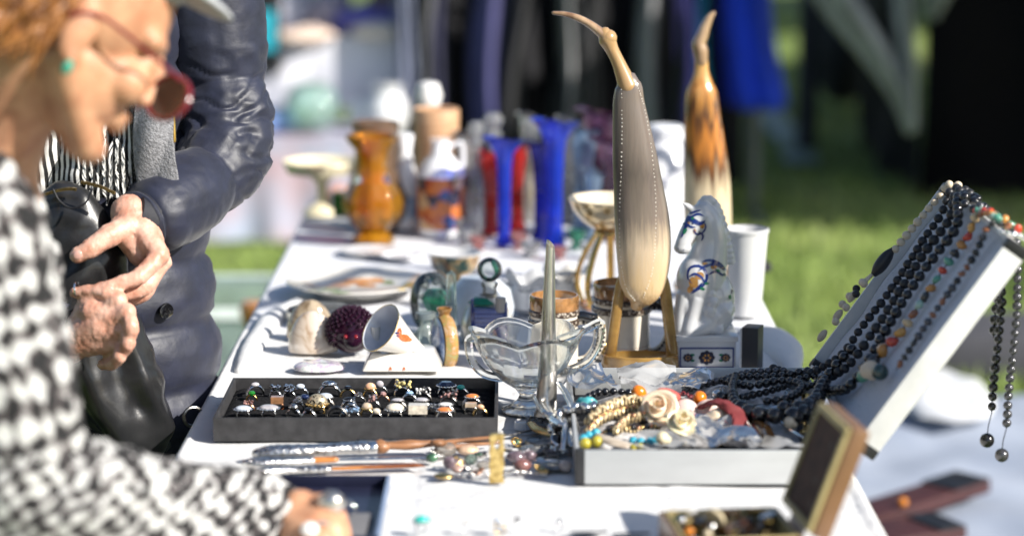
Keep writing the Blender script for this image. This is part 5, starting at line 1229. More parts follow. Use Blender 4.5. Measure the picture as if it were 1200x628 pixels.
m = MB(); m.lathe([(8.5 * k, fz(373)), (6.5 * k, fz(369)), (7 * k, fz(366)), (9.3 * k, fz(362.5)), (9.3 * k, fz(360.5)), (7 * k, fz(361)), (6 * k, fz(368))], 28, (fx(521), ym, 0)); M_bgg = mat('brown_gold_glaze', (.36, .19, .06), .15, metal=.4, coat=.6); build(m, 'neck', M_bgg, o); m = MB(); m.lathe([(7 * k, fz(433)), (6 * k, fz(437)), (9 * k, TZ + .004), (9 * k, TZ + .0006), (0, TZ + .0006)], 28, (fx(521), ym, 0)); build(m, 'foot', M_bgg, o)
# house bottle
yo = 3.88; k = ps(yo, TZ + .05); ox = lambda u: pt(u, 380, yo).x; oz = lambda v: pt(570, v, yo).z
o = thing('house_bottle', (ox(571), yo, TZ), 'round silvery bottle with blue roof and windows, glass ball stopper', 'bottle')
M_sg = mat('silvered_glass', (.62, .58, .50), .14, metal=.45, var=.3, vscale=20, col2=(.80, .79, .76)); M_blue = mat('cobalt_glaze', (.008, .04, .26), .12, coat=.8, var=.4)
m = MB(); m.lathe([(0, TZ + .001), (20 * k, TZ + .001), (31 * k, oz(398)), (32 * k, oz(382)), (26 * k, oz(362)), (14 * k, oz(350)), (9 * k, oz(345))], 40, (ox(571), yo, 0), sy=.7); build(m, 'body', M_sg, o)
m = MB(); yy = yo - 32 * k * .72 - .001; m.span(ox(552), ox(595), yy - .004, yy + .012, oz(383), oz(356)); m.span(ox(552), ox(556), yy - .006, yy + .01, oz(382), oz(345)); m.span(ox(591), ox(595), yy - .006, yy + .01, oz(382), oz(350)); build(m, 'blue_roof', M_blue, o, bevel=.001)
m = MB()
for i in range(9):
    for j in range(5): m.box((ox(558.5 + 3.7 * i), yy - .0045, oz(380 - 5 * j)), (3.2 * k, .0015, 3.8 * k))
build(m, 'roof_tiles', mat('cobalt_tile', (.02, .08, .40), .12, coat=.8), o)
for u, va, vb in ((566, 386, 398), (585, 386, 398), (566, 402, 415)):
    m = MB(); m.span(ox(u - 6), ox(u + 6), yy - .001, yy + .008, oz(vb), oz(va)); w_ = build(m, 'window', M_blue, o, bevel=.001)
m = MB(); m.lathe([(6.5 * k, oz(360)), (6.5 * k, oz(344)), (0, oz(343.5))], 18, (ox(587), yy, 0)); build(m, 'chimney', mat('grey_bisque', (.45, .43, .40), .6), o)
m = MB(); m.lathe([(9 * k, oz(347)), (8 * k, oz(338)), (10 * k, oz(334)), (10 * k, oz(331)), (0, oz(330))], 28, (ox(574), yo, 0)); build(m, 'stopper', M_cly, o)
m = MB(); m.sphere((ox(574), yo, oz(316)), 14.5 * k, 28, 18); build(m, 'glass_ball', M_cl, o)
m = MB(); m.tube(path([(ox(575), yo - .002, oz(328)), (ox(582), yo - .006, oz(318)), (ox(578), yo - .004, oz(307))], 12), [.002] * 6 + [.004] * 6, 10); m.lathe([(0, oz(357)), (18 * k, oz(354)), (10 * k, oz(348)), (0, oz(347))], 20, (ox(566), yo, 0)); build(m, 'green_swirl', M_emer, o)
# white pots behind
bowl_px('white_pot', 562, 392, 4.05, [(0, 392), (24, 392), (38, 378), (41, 358), (36, 338), (24, 328), (22, 324), (0, 322)], mat('blue_white_porcelain', (.66, .70, .75), .15, coat=.6), 'round bluish white pot behind the house bottle', 'pot')
def creamer(u, yb, hw, vt, vb, label, mt=M_porc):
    sc_ = lambda a, i: (0 if i < 4 or i > 7 else .007 * math.sin(5 * a + 1) + .004 * math.cos(2 * a))
    o = thing('creamer', V3((pt(u, vb, yb).x, yb, TZ)), label, 'jug'); b_ = o.location; k = ps(yb); z = lambda v: pt(u, v, yb).z - TZ
    m = MB(); m.lathe([(0, .001), (hw * .6 * k, .001), (hw * k, z(vb - 14)), (hw * .96 * k, z(vb - 34)), (hw * .8 * k, z(vt + 12)), (hw * 1.08 * k, z(vt)), (hw * 1.02 * k, z(vt + 1)), (hw * .74 * k, z(vt + 12)), (hw * .8 * k, z(vb - 14)), (0, z(vb - 6))], 48, b_, zmod=sc_); build(m, 'body', mt, o)
    m = MB(); m.tube(path([b_ + V3((-hw * .85 * k, 0, z(vt + 12))), b_ + V3((-hw * 1.5 * k, 0, z(vt + 8))), b_ + V3((-hw * 1.5 * k, 0, z(vb - 28))), b_ + V3((-hw * .95 * k, 0, z(vb - 18)))], 20), .004, 10); build(m, 'handle', mt, o)
creamer(620, 4.12, 26, 322, 372, 'white porcelain creamer with wavy lip left of the stein'); creamer(662, 4.22, 24, 316, 362, 'white porcelain creamer with wavy lip behind the silver trumpet', M_porcw)
M_cup = ramp_mat('dark_floral_china', [(.3, (.03, .06, .05)), (.42, (.22, .10, .04)), (.55, (.06, .09, .07)), (.7, (.45, .30, .14))], kind='cells', scale=90, rough=.2, coat=.5)
yb = 4.42; c = pt(533, 328, yb); c.z = TZ; k = ps(yb, TZ + .03); z = lambda v: pt(533, v, yb).z - TZ
o = thing('tea_cup', c, 'tea cup with dark floral outside and white inside beyond the plate', 'cup')
m = MB(); m.lathe([(0, .001), (17 * k, .001), (18 * k, .005), (27 * k, z(312)), (31 * k, z(297))], 40, c); build(m, 'outside', M_cup, o)
m = MB(); m.lathe([(31.2 * k, z(296.9)), (32 * k, z(294.5)), (30.6 * k, z(294.5)), (25 * k, z(312)), (0, z(322))], 40, c); build(m, 'inside', M_porc, o)

# ------------------------------------------------------------------ far row of vases
M_amber = thin('amber_glass', (.97, .55, .10), .36, (.95, .42, .03), ior=1.5); M_smoke = thin('smoky_brown_glass', (.62, .42, .30), .35, (.55, .36, .24))
M_bluegl = thin('cobalt_glass', (.12, .22, .99), .55, (.03, .09, .95), ior=1.5); M_dkblue = thin('deep_blue_glass', (.02, .03, .55), .45, (.012, .02, .35)); M_red = thin('ruby_glass', (.97, .22, .18), .55, (.80, .04, .035), ior=1.5)
M_plum = thin('plum_glass', (.45, .22, .38), .35, (.20, .06, .15), ior=1.75); M_pale = thin('pale_blue_glass', (.62, .78, .95), .4, (.45, .62, .85)); M_clr = thin('sparkling_clear_glass', (.95, .97, .98), .32, (.85, .87, .88), ior=1.9)
def vase(name, u, prof, mt, label, cat='vase', y=None, **kw):
    return bowl_px(name, u, prof[0][1], y or Y(prof[0][1]), prof, mt, label, cat, **kw)
vase('amber_vase', 437, [(0, 284), (24, 284), (24, 278), (16, 270), (20, 266), (32, 252), (35, 238), (31, 224), (19, 210), (17, 190), (19, 176), (30, 164), (31, 160), (28, 159), (17, 178), (15, 195), (26, 225), (30, 240), (24, 258), (0, 272)], M_amber, 'amber glass vase with flared rim and round belly', n=64, mod=lambda a, i: 1 + .035 * math.cos(8 * a) if i < 11 else 1)
vase('smoky_vase', 441, [(0, 274), (24, 274), (36, 250), (38, 230), (28, 205), (24, 185), (25, 160), (28, 147), (28, 143), (26, 146)], M_smoke, 'smoky brown glass vase behind the amber vase', y=4.98)
o = vase('cake_stand', 378, [(0, 250), (24, 250), (20, 244), (6, 236), (6, 216), (14, 206), (40, 202), (46, 190), (45, 188), (36, 198), (0, 200)], mat('cream_glaze', (.74, .66, .46), .25, coat=.4), 'cream footed cake stand at the left far table corner', 'stand')
bowl_px('green_bottle', 404, 252, 5.06, [(0, 252), (13, 252), (14, 240), (14, 226), (0, 225)], thin('bottle_green', (.05, .35, .1), .4, (.03, .2, .05)), 'short dark green glass jar next to the cake stand', 'jar')
o = vase('white_bottle', 475, [(0, 270), (17, 270), (18, 266), (18, 255)], mat('white_glaze_far', (.80, .81, .83), .2, coat=.5), 'white porcelain bottle with blue foot band', 'bottle', y=5.0)
b = o.location; k = ps(5.0); z = lambda v: pt(475, v, 5.0).z - TZ
m = MB(); m.lathe([(18.3 * k, z(255)), (18.6 * k, z(240)), (18.3 * k, z(229))], 28, b); build(m, 'blue_band', mat('blue_wave_glaze', (.12, .26, .48), .2, col2=(.5, .6, .7), vscale=40), o)
m = MB(); m.lathe([(18 * k, z(229)), (17 * k, z(215)), (11 * k, z(195)), (8 * k, z(178)), (10.5 * k, z(160)), (10 * k, z(157)), (0, z(158))], 28, b); build(m, 'neck', bpy.data.materials['white_glaze_far'], o)
M_tan = mat('turned_tan_wood', (.50, .28, .15), .5, col2=(.62, .38, .22), stretch=(1, 1, 8), vscale=20)
vase('wooden_beaker', 512, [(0, 262), (24, 262), (25, 200), (24, 172), (25, 170), (26.5, 150), (27, 130), (26, 127), (22, 129), (21, 180), (0, 190)], M_tan, 'tall turned tan wood beaker behind the patterned bottle', 'beaker', y=5.08)
M_bust = mat('white_bisque', (.78, .77, .76), .5)
yb_ = 5.2; c_ = pt(503, 249, yb_); z_ = lambda v: pt(503, v, yb_).z; k_ = ps(yb_, .9)
m = MB(); m.lathe([(0, TZ), (16 * k_, TZ), (14 * k_, z_(235)), (9 * k_, z_(180)), (8 * k_, z_(140)), (12 * k_, z_(126)), (16 * k_, z_(112)), (12 * k_, z_(98)), (0, z_(95))], 24, (c_.x, yb_, 0)); tag(build(m, 'white_figurine', M_bust, loc=c_), 'white bisque figure on a post behind the tan beaker', 'figurine')
ypb = 4.93; o = thing('patterned_bottle', pt(517, 272, ypb), 'white necked bottle with orange and dark patterned body', 'bottle'); b = o.location; b.z = TZ; k = ps(ypb); z = lambda v: pt(517, v, ypb).z
m = MB(); cc = (b.x, ypb, 0); m.lathe([(0, TZ + .001), (26 * k, TZ + .001), (28 * k, z(266))], 32, cc); build(m, 'base', M_wporc, o); m = MB(); m.lathe([(28 * k, z(206)), (27 * k, z(200)), (18 * k, z(188)), (11 * k, z(180)), (10 * k, z(166)), (13 * k, z(163)), (0, z(163))], 32, cc); build(m, 'neck', M_wporc, o)
m = MB(); m.lathe([(28.2 * k, z(266)), (28.6 * k, z(240)), (28.2 * k, z(206))], 32, cc); build(m, 'painted_body', ramp_mat('orange_black_pattern', [(.0, (.55, .16, .04)), (.25, (.04, .035, .06)), (.45, (.62, .40, .22)), (.6, (.05, .08, .22)), (.8, (.40, .08, .04))], kind='cells', scale=42, rough=.25, coat=.5, interp='CONSTANT'), o)
m = MB(); m.tube(path([(b.x + 10 * k, ypb, z(172)), (b.x + 24 * k, ypb, z(168)), (b.x + 26 * k, ypb, z(190)), (b.x + 24 * k, ypb, z(204))], 14), 2.5 * k, 8); build(m, 'handle', M_wporc, o)
for u, vt, hw, yy, lab in ((558, 142, 10, 4.94, 'clear glass decanter, left of the close pair'), (578, 132, 12, 5.02, 'clear glass decanter with ball stopper, taller of the pair')):
    bowl_px('decanter', u, Y and vat(TZ, yy), yy, [(0, vat(TZ, yy)), (hw * 1.3, vat(TZ, yy)), (hw * 1.4, vt + 105), (hw * 1.2, vt + 70), (hw * .5, vt + 50), (hw * .45, vt + 30), (hw * .95, vt + 26), (hw * .5, vt + 20), (hw * .95, vt + 9), (hw * .6, vt + 1), (0, vt)], M_clr, lab, 'decanter', n=48, mod=lambda a, i: 1 + .08 * math.cos(8 * a))
fl = lambda amp: dict(zmod=lambda a, i: amp * math.sin(3 * a + .6) if i >= 7 else 0)
def trumpet(u, y, vt, w, rim, mt, label, amp=.010, tilt=0):
    vb = vat(TZ, y); h = vb - vt; P_ = [(0, vb), (w * 1.2, vb), (w * 1.1, vb - 5), (w * .80, vb - h * .1), (w * .85, vb - h * .5), (w * .98, vb - h * .74), (w * 1.2, vb - h * .86), (rim * .68, vt + h * .06), (rim, vt), (rim * .62, vt + h * .05)]
    return bowl_px('trumpet_vase', u, vb, y, P_, mt, label, 'vase', 'flared glass vases', n=72, mod=lambda a, i: 1 + .06 * math.cos(8 * a) if i < 9 else 1, zmod=lambda a, i: amp * (math.sin(3 * a + .4) * .5 - math.cos(a - .7)) if i >= 7 else 0)
trumpet(575, 4.93, 178, 8.5, 13, M_red, 'ruby red trumpet vase left of the smaller blue one', .004)
trumpet(606, 4.98, 170, 8.5, 14, M_red, 'ruby red trumpet vase right of the smaller blue one', .004)
trumpet(591, 4.80, 163, 8.5, 24, M_bluegl, 'smaller cobalt blue vase between two red vases', .006)
trumpet(634, 4.86, 168, 9.5, 20, M_dkblue, 'dark blue vase pressed behind the tall cobalt one', .006)
trumpet(650, 4.80, 142, 10.5, 28, M_bluegl, 'tallest cobalt blue trumpet vase with wide frilled rim', .007)
trumpet(683, 4.98, 152, 12, 18, M_pale, 'pale blue glass vase right of the tall cobalt vase', .006)
trumpet(706, 5.05, 130, 17, 34, M_plum, 'tall plum glass vase with clear flared rim', .008)
trumpet(722, 4.90, 165, 17, 34, M_plum, 'plum glass vase directly behind the pale horn bird', .010)
trumpet(668, 5.10, 140, 10, 18, M_clr, 'clear fluted glass vase at the back behind tall cobalt vase'); trumpet(622, 5.14, 136, 10, 17, M_clr, 'clear fluted glass vase behind the dark blue vase'); trumpet(545, 5.04, 158, 9, 14, M_clr, 'clear narrow glass vase right of the patterned bottle'); trumpet(694, 4.88, 200, 9, 15, M_pale, 'short pale blue glass vase left of the plum vases'); trumpet(665, 5.16, 160, 10, 16, M_clr, 'clear glass vase behind the pale blue one', .006)
vase('white_swan_vase', 778, [(0, 262), (22, 262), (36, 240), (38, 214), (30, 186), (18, 165), (22, 150), (20, 147), (0, 152)], M_wporc, 'white porcelain vase between the two horn birds', y=5.0)
m = MB(); c = pt(805, 200, 4.96); P = path([pt(782, 215, 4.93), pt(800, 200, 4.93), pt(804, 175, 4.93), pt(796, 158, 4.93), pt(786, 160, 4.93)], 30); m.tube(P, [.012] * 10 + [.009] * 12 + [.007] * 8, 12); build(m, 'handle', M_wporc, bpy.data.objects['white_swan_vase'])
vase('white_vase', 629, [(0, 262), (14, 262), (18, 240), (16, 214), (9, 190), (12, 172), (0, 174)], mat('white_gold_glaze', (.74, .66, .45), .2, col2=(.82, .80, .76), vscale=12, coat=.5), 'white and gold small vase behind the blue vases', y=5.12)
# low sparkling glass between the vases
M_pinkgl = thin('pink_glass', (.9, .55, .52), .4, (.75, .40, .38)); M_grngl = thin('green_glass', (.2, .6, .45), .35, (.1, .4, .28))
GL = 'small glasses at the feet of the vases'
for i, (u, v, hw, h, mt, lab) in enumerate([(548, 284, 14, 18, M_clr, 'low clear glass cup left of the red vase'), (560, 292, 12, 14, M_pinkgl, 'pink glass salt dish at front of the vases'), (608, 290, 12, 16, M_pinkgl, 'pink glass cup between the two blue vases'),
                                              (622, 298, 14, 15, M_clr, 'clear glass salt dish in front of the dark blue vase'), (676, 290, 13, 20, M_grngl, 'green glass cup right of the tall cobalt vase'), (690, 300, 12, 14, M_clr, 'clear glass cup near the brass bowl'),
                                              (536, 276, 12, 22, M_clr, 'clear glass cup beside the patterned bottle'), (655, 302, 12, 12, M_pinkgl, 'rose glass dish in front of the tall cobalt vase'), (700, 278, 13, 24, M_grngl, 'green glass cup behind the brass bowl')]):
    vase('glass_cup', u, [(0, v), (hw * .7, v), (hw * .7, v - 2), (hw * .3, v - h * .3), (hw * .8, v - h * .5), (hw, v - h), (hw * .85, v - h + 1), (hw * .5, v - h * .4), (0, v - h * .35)], mt, lab, 'glass', group=GL, n=10)
for u, v, hw, lab in ((432, 296, 34, 'oval white dish under the amber vase foot'), (470, 302, 24, 'small white saucer right of the amber vase')):
    vase('white_dish', u, [(0, v), (hw * .6, v), (hw, v - 3), (hw * .98, v - 4), (hw * .6, v - 1.5), (0, v - 1.5)], M_wporc, lab, 'dish', y=Y(v))
# ------------------------------------------------------------------ aluminium case with open lid
M_alu = mat('brushed_aluminium', (.50, .51, .51), .42, metal=.35, var=.05, stretch=(1, 1, 4), vscale=12, bump=.08)
M_blkp = mat('black_plastic', (.02, .02, .022), .35)
M_lin = mat('dark_grey_lining', (.035, .036, .042), .9, bump=.5, bscale=300)
M_mesh = ramp_mat('grey_spacer_fabric', [(.10, (.10, .10, .12)), (.26, (.56, .58, .63))], kind='voronoi', scale=330, rough=.9, bump=.5, bscale=0, bdist=.001)
cx0, cx1, cy0, cy1 = T(674, 568).x, .432, Y(568), 3.485; CH = .046
cs = thing('jewellery_case', ((cx0 + cx1) / 2, cy0, TZ), 'open aluminium display case crammed with jewellery, lid tilted up to the right', 'case')
m = MB(); w_ = .005
m.span(cx0 + .012, cx1, cy0, cy0 + w_, TZ + .001, TZ + CH); m.span(cx0 + .012, cx1, cy1 - w_, cy1, TZ + .001, TZ + CH)
m.span(cx0, cx0 + w_, cy0 + .012, cy1 - .012, TZ + .001, TZ + CH); m.span(cx1 - w_, cx1, cy0 + w_, cy1 - w_, TZ + .001, TZ + CH)
build(m, 'tray', M_alu, cs, bevel=.0008)
for y in (cy0, cy1 - .012):
    m = MB(); m.span(cx0 - .0008, cx0 + .0118, y - .0008, y + .0128, TZ + .0006, TZ + CH + .0008); build(m, 'corner_cap', M_blkp, cs, bevel=.003)
m = MB(); m.span(cx0 + w_ + .0005, cx1 - w_ - .0005, cy0 + w_ + .0005, cy1 - w_ - .0005, TZ + .001, TZ + .006); build(m, 'lining', M_lin, cs)
LA = math.radians(55); LL = .332; d_ = V3((math.cos(LA), 0, math.sin(LA))); n_ = V3((-math.sin(LA), 0, math.cos(LA))); HG = V3((cx1 + .006, cy0, TZ + CH + .004)); LW = cy1 - cy0
ML = Matrix(((d_.x, 0, n_.x, HG.x), (0, 1, 0, HG.y), (d_.z, 0, n_.z, HG.z), (0, 0, 0, 1)))
LD = lambda a, b, h: ML @ V3((a * LL, b * LW, h))
def lidspan(mb, a0, a1, b0, b1, h0, h1):
    q = MB(); q.span(a0, a1, b0, b1, h0, h1); q.move(ML); mb.add(q.v, q.f)
m = MB(); hb_ = -.031
lidspan(m, .014, LL - .014, 0, w_, hb_, 0); lidspan(m, .014, LL - .014, LW - w_, LW, hb_, 0); lidspan(m, 0, w_, w_, LW - w_, hb_, 0); lidspan(m, LL - w_, LL, .014, LW - .014, hb_, 0)
lidspan(m, w_, LL - w_, w_, LW - w_, hb_, hb_ + .003)
lid = build(m, 'lid', mat('white_lacquered_aluminium', (.66, .66, .64), .42, var=.06, vscale=30, bump=.08), cs, bevel=.0008)
for a in (0, LL - .0135):
    for bq in (0, LW - .0135):
        m = MB(); lidspan(m, a - .0008, a + .0143, bq - .0008, bq + .0143, hb_ - .0008, .0008); build(m, 'corner_cap', M_blkp, lid, bevel=.003)
m = MB(); m.sheet(lambda a, b: ML @ V3((w_ + .001 + (LL - 2 * w_ - .002) * a, w_ + .001 + (LW - 2 * w_ - .002) * b, -.016 + .006 * math.sin(PI * a) ** .5 * math.sin(PI * b) ** .5 + .003 * noise.noise(V3((a * 5, b * 6, 2))))), 40, 50)
build(m, 'lid_lining', M_mesh, lid, angle=0)

# ------------------------------------------------------------------ beads
def bead_mesh(name, mt, seg=14, ring=10, scale=(1, 1, 1), noise_=0):
    b = MB(); b.sphere((0, 0, 0), scale, seg, ring)
    if noise_: displace(b, lambda p, n: noise_ * noise.noise(p * 1.7 + V3((3, 1, 2))))
    me = bpy.data.meshes.new(name); me.from_pydata(b.v, [], b.f); me.materials.append(mt)
    me.polygons.foreach_set('use_smooth', [True] * len(me.polygons)); return me
M_bk = mat('black_glass_bead', (.008, .008, .010), .16, coat=.5); M_bkm = mat('matt_black_bead', (.018, .018, .02), .42)
M_bone = mat('bone_bead', (.62, .52, .38), .4, var=.15, vscale=200); M_dkgrey = mat('haematite', (.10, .10, .11), .2, metal=.6)
B_bk, B_bkm, B_bone, B_hae = bead_mesh('black_bead', M_bk), bead_mesh('matt_bead', M_bkm), bead_mesh('bone_bead', M_bone), bead_mesh('haematite_bead', M_dkgrey)
CHIP = [bead_mesh('chip%d' % i, stone_mat('chip_%d' % i, c, .25), 8, 6, (1, .75, .8), .35) for i, c in enumerate([(.55, .05, .02), (.50, .22, .04), (.62, .45, .25), (.10, .32, .22), (.02, .02, .02), (.28, .10, .04), (.35, .5, .4), (.6, .30, .06)])]
GN = 'bead necklaces in and on the aluminium case'
M_cord = mat('black_cord', (.012, .012, .012), .8)
def necklace(label, pts, rf, meshes, n=90, gap=.98, cord=True, group=GN, pick=None, name='bead_necklace'):
    P = [V3(p) for p in path(pts, n)]
    o = thing(name, P[0], label, 'necklace', group)
    if cord:
        m = MB(); m.tube(P, .0009, 6); build(m, 'cord', M_cord, o)
    ws = walk(P, rf if callable(rf) else (lambda t: rf), gap)
    for i, (p, r, t_) in enumerate(ws):
        me = meshes[0] if len(meshes) == 1 else (pick(i, t_) if pick else meshes[random.randrange(len(meshes))])
        link_bead(me, 'bead', o, p + V3((0, random.uniform(-.12, .12) * r, random.uniform(-.08, .08) * r)), r * random.uniform(.88, 1.05), (random.random() * 6, random.random() * 6, 0))
    return o, P
C = lambda u, v, z=.03: T(u, v, TZ + z)
# big graduated black beads lying in the case
necklace('graduated shiny black bead necklace with the largest beads in front', [C(862, 440, .056), C(858, 456, .056), C(862, 472, .054), C(878, 482, .054), C(906, 487, .056), C(935, 486, .056), C(957, 470, .058), C(966, 452, .058)],
         lambda t: .0062 + .0075 * max(0, 1 - abs(t - .55) * 2.3), [B_bk])
necklace('medium black bead necklace arching along the back of the case', [C(786, 470, .035), C(800, 459, .04), C(832, 449, .045), C(868, 442, .05), C(905, 441, .05), C(935, 437, .055), C(962, 432, .06)], lambda t: .0048 + .002 * t, [B_bk])
necklace('black bead loop crossing the middle of the case', [C(838, 468, .04), C(858, 468, .044), C(884, 462, .044), C(908, 456, .046), C(934, 446, .05), C(955, 440, .055)], .0062, [B_bk])
necklace('short run of black beads hanging over at the right', [C(926, 474, .05), C(928, 464, .055), C(940, 456, .058), C(958, 448, .062)], .0055, [B_bk])
necklace('faceted black bead bracelet behind the gold braid', [C(676, 474, .05), C(690, 464, .055), C(706, 459, .056), C(728, 459, .056), C(748, 463, .055), C(760, 470, .05)], .0058, [B_bk])
necklace('black bead strand tangled at the back right of the case', [C(850, 446, .05), C(880, 452, .056), C(915, 446, .06), C(940, 452, .062), C(925, 466, .058), C(896, 470, .056)], lambda t: .0066, [B_bk])
necklace('heavy black bead strand spilling from the lid into the case', [LD(.22, .62, .006), LD(.08, .64, .008), C(958, 462, .062), C(944, 476, .060), C(915, 478, .058)], lambda t: .0085 + .002 * t, [B_bk])
necklace('haematite bead strand lying along the case back', [C(806, 452, .046), C(842, 446, .05), C(880, 436, .052), C(925, 434, .055)], .0056, [B_hae])
# on the lid
necklace('cream bone bead strand hanging at the far edge of the open lid', [LD(1.03, .86, -.004), LD(1.0, .87, .010), LD(.97, .88, .006), LD(.8, .89, .008), LD(.64, .90, .010)], .0064, [B_bone])
o = thing('tassel_pendant', LD(.62, .95, .0), 'black bound tassel pendant with cream bone beads on the lid', 'pendant')
P = [LD(.64 - .016 * i, .90, .013) for i in range(9)]; m = MB(); m.tube(P, [.004, .007, .009, .0098, .010, .0098, .009, .0075, .005], 18, disp=lambda p, t, a: .0008 * math.sin(t * 70)); build(m, 'bound_knot', M_bkm, o)
bm_long = bead_mesh('carved_bone', ramp_mat('ribbed_bone', [(.3, (.42, .33, .22)), (.6, (.68, .58, .44))], kind='wave_x', scale=3.2, rough=.5), 16, 12, (1, .52, .52))
for j, (db, ln) in enumerate(((-.02, .30), (.006, .40), (.03, .22))):
    P = [V3(p) for p in path([LD(.52, .90, .013), LD(.44, .90 + db * .6, .018), LD(.52 - ln, .90 + db * 1.4, .020)], 20)]
    m = MB(); m.tube(P[:9], .0022, 8); build(m, 'strand', M_bone, o)
    for q, t_ in enumerate((9, 12, 15, 18)):
        if j == 1 and q > 0: link_bead(bm_long, 'carved_bead', o, P[t_], .0105, (0, -LA, 0))
        else: link_bead(B_bone if q != 1 else B_bkm, 'bead', o, P[t_], .0058)
wv = lambda a, b, h, s=0: LD(a, b + .020 * math.sin(a * 9 + s * 1.3), h)
necklace('matt black bead strand, farthest of the dark strands on lid', [LD(1.03, .80, -.01), LD(1.0, .79, .008)] + [wv(a, .77 - .06 * (1 - a), .0) for a in (.9, .75, .6, .45, .3, .15)] + [C(940, 440, .05), C(905, 432, .045)], .0068, [B_bkm], n=140)
necklace('black bead strand in the middle of the lid lining', [LD(1.03, .73, -.01), LD(1.0, .72, .008)] + [wv(a, .67 - .10 * (1 - a), .0, 1) for a in (.9, .75, .6, .45, .3, .15)] + [C(958, 448, .055)], .0076, [B_bkm], n=140)
necklace('thick black bead strand beside the coloured chips', [LD(1.03, .67, -.012), LD(1.0, .66, .010)] + [wv(a, .57 - .16 * (1 - a), .001, 2) for a in (.9, .75, .6, .45, .3, .12)] + [C(962, 458, .05)], .0078, [B_bk], n=140)
necklace('multicoloured stone chip necklace running up the lid', [LD(1.04, .22, -.03), LD(1.03, .30, -.004), LD(.98, .36, .008)] + [wv(a, .36, -.001, .5) for a in (.9, .8, .65, .5, .4)] + [LD(.3, .36, .002), LD(.2, .34, .003)], lambda t: .0072 + .0055 * max(0, t - .66) / .34, CHIP, n=120, pick=lambda i, t: CHIP[[0, 3, 1, 4, 6, 5, 2, 7, 0, 1, 4, 3][i % 12]])
necklace('second coloured chip strand lying by the lid rim', [LD(1.03, .18, -.012), LD(.99, .20, .006), LD(.85, .20, -.002), LD(.65, .19, -.003), LD(.45, .17, -.003), LD(.32, .15, -.003)], lambda t: .0056, [B_bk, B_hae, CHIP[5], CHIP[4]], n=100)
m = MB(); m.sphere(LD(.24, .28, .008), (.014, .010, .013), 20, 14); displace(m, lambda p, n: .0025 * noise.noise(p * 130)); tag(build(m, 'sea_shell', mat('cream_shell', (.68, .56, .42), .4), loc=LD(.24, .28, 0)), 'round cream sea shell at lower lid end', 'shell')
m = MB(); m.sphere(LD(.27, .20, .006), .0115, 16, 10); tag(build(m, 'dark_green_stone', stone_mat('bottle_green_stone', (.02, .05, .045)), loc=LD(.27, .20, 0)), 'round dark green stone beside the cream shell', 'stone')
# strands hanging behind the lid
xh = HG.x + d_.x * LL - n_.x * .058
def hang(label, y, z0, z1, r, mesh, dx=0.0, sway=.004, dot=True):
    P = [(xh - .045 + dx, y, LD(1, 0, .006).z + .004), (xh - .01 + dx, y, LD(1, 0, -.03).z + .004), (xh + dx + .006, y, z0 - .04)] + [(xh + dx + .006 + sway * math.sin(i), y + .002 * math.cos(i), z0 - .04 - (z0 - .04 - z1) * i / 5) for i in range(1, 6)]
    o, Q = necklace(label, P, r, [mesh], n=110)
    if dot:
        m = MB(); m.tube([Q[-1], Q[-1] + V3((-.004, 0, -.018)), Q[-1] + V3((-.005, 0, -.034))], .0007, 6); build(m, 'loose_cord', M_cord, o)
        link_bead(mesh, 'end_bead', o, Q[-1] + V3((-.005, 0, -.038)), r * 1.5)
zt_ = LD(1, 0, 0).z
hang('longest black strand hanging outside the lid, ends in a small ball', 3.22, zt_, .775, .0064, B_hae, 0.0)
hang('black strand hanging outside the lid next to the longest one', 3.235, zt_, .792, .0068, B_bk, -.018)
hang('short dark strand with amber beads hanging outside the lid', 3.30, zt_, .885, .0078, B_bk, -.006, dot=False)
necklace('short amber and black chip strand hanging outside the lid', [(xh - .03, 3.315, zt_ + .002), (xh - .012, 3.315, zt_ - .03), (xh - .010, 3.315, .99), (xh - .010, 3.315, .935)], .0064, [CHIP[1], B_bk, CHIP[4]])
necklace('small silver bead chain draped over the lid corner', [LD(1.0, .05, .006), LD(1.03, .06, -.02), (xh + .03, 3.10, zt_ - .04), (xh + .07, 3.12, zt_ - .08)], .0040, [bead_mesh('silver_bead', M_bright)])
necklace('green, amber and red chips knotted on top corner of the lid', [LD(1.0, .42, .006), LD(1.02, .32, .008), LD(1.03, .22, .010), LD(1.03, .12, .008)], .0062, [CHIP[1], CHIP[6], CHIP[3], CHIP[0]])

# ------------------------------------------------------------------ jewellery heaped in the case
M_bag = thin('clear_zip_bag', (.96, .97, .98), .62, (.90, .90, .90), rough=.25, ior=1.32)
GZ = 'clear plastic bags in the aluminium case'
def zipbag(u, v, z, wu, hv, seed, label, lift=.02, tilt=0):
    c = C(u, v, z); k = ps(c.y); W_, H_ = wu * k, hv * k
    def f(a, b):
        x, y = (a - .5) * W_, (b - .5) * H_
        q = V3((x * 13 + seed * 3.1, y * 15, seed)); zz = lift * (.55 * noise.noise(q) + .5 * (1 - 2 * abs(noise.noise(q * 1.7)))) + .10 * lift * noise.noise(q * 4)
        X = rotm(0, 0, tilt) @ V3((x, y, 0)); return V3((c.x + X.x, c.y + X.y, max(TZ + .007, c.z + zz + .3 * abs(b - .5) * lift)))
    m = MB(); m.sheet(f, 34, 34); return tag(build(m, 'zip_bag', M_bag, loc=c, angle=50), label, 'bag', GZ)
zipbag(690, 452, .045, 50, 120, 1, 'crumpled clear bag standing up behind the black faceted beads', .035, .3); zipbag(760, 452, .045, 70, 110, 2, 'crumpled clear bag at the back under the horn bird', .03)
zipbag(805, 452, .045, 46, 90, 3, 'small clear bag at the case back below the plinth', .026, -.3); zipbag(890, 470, .026, 80, 130, 4, 'clear bag under the large black beads', .012)
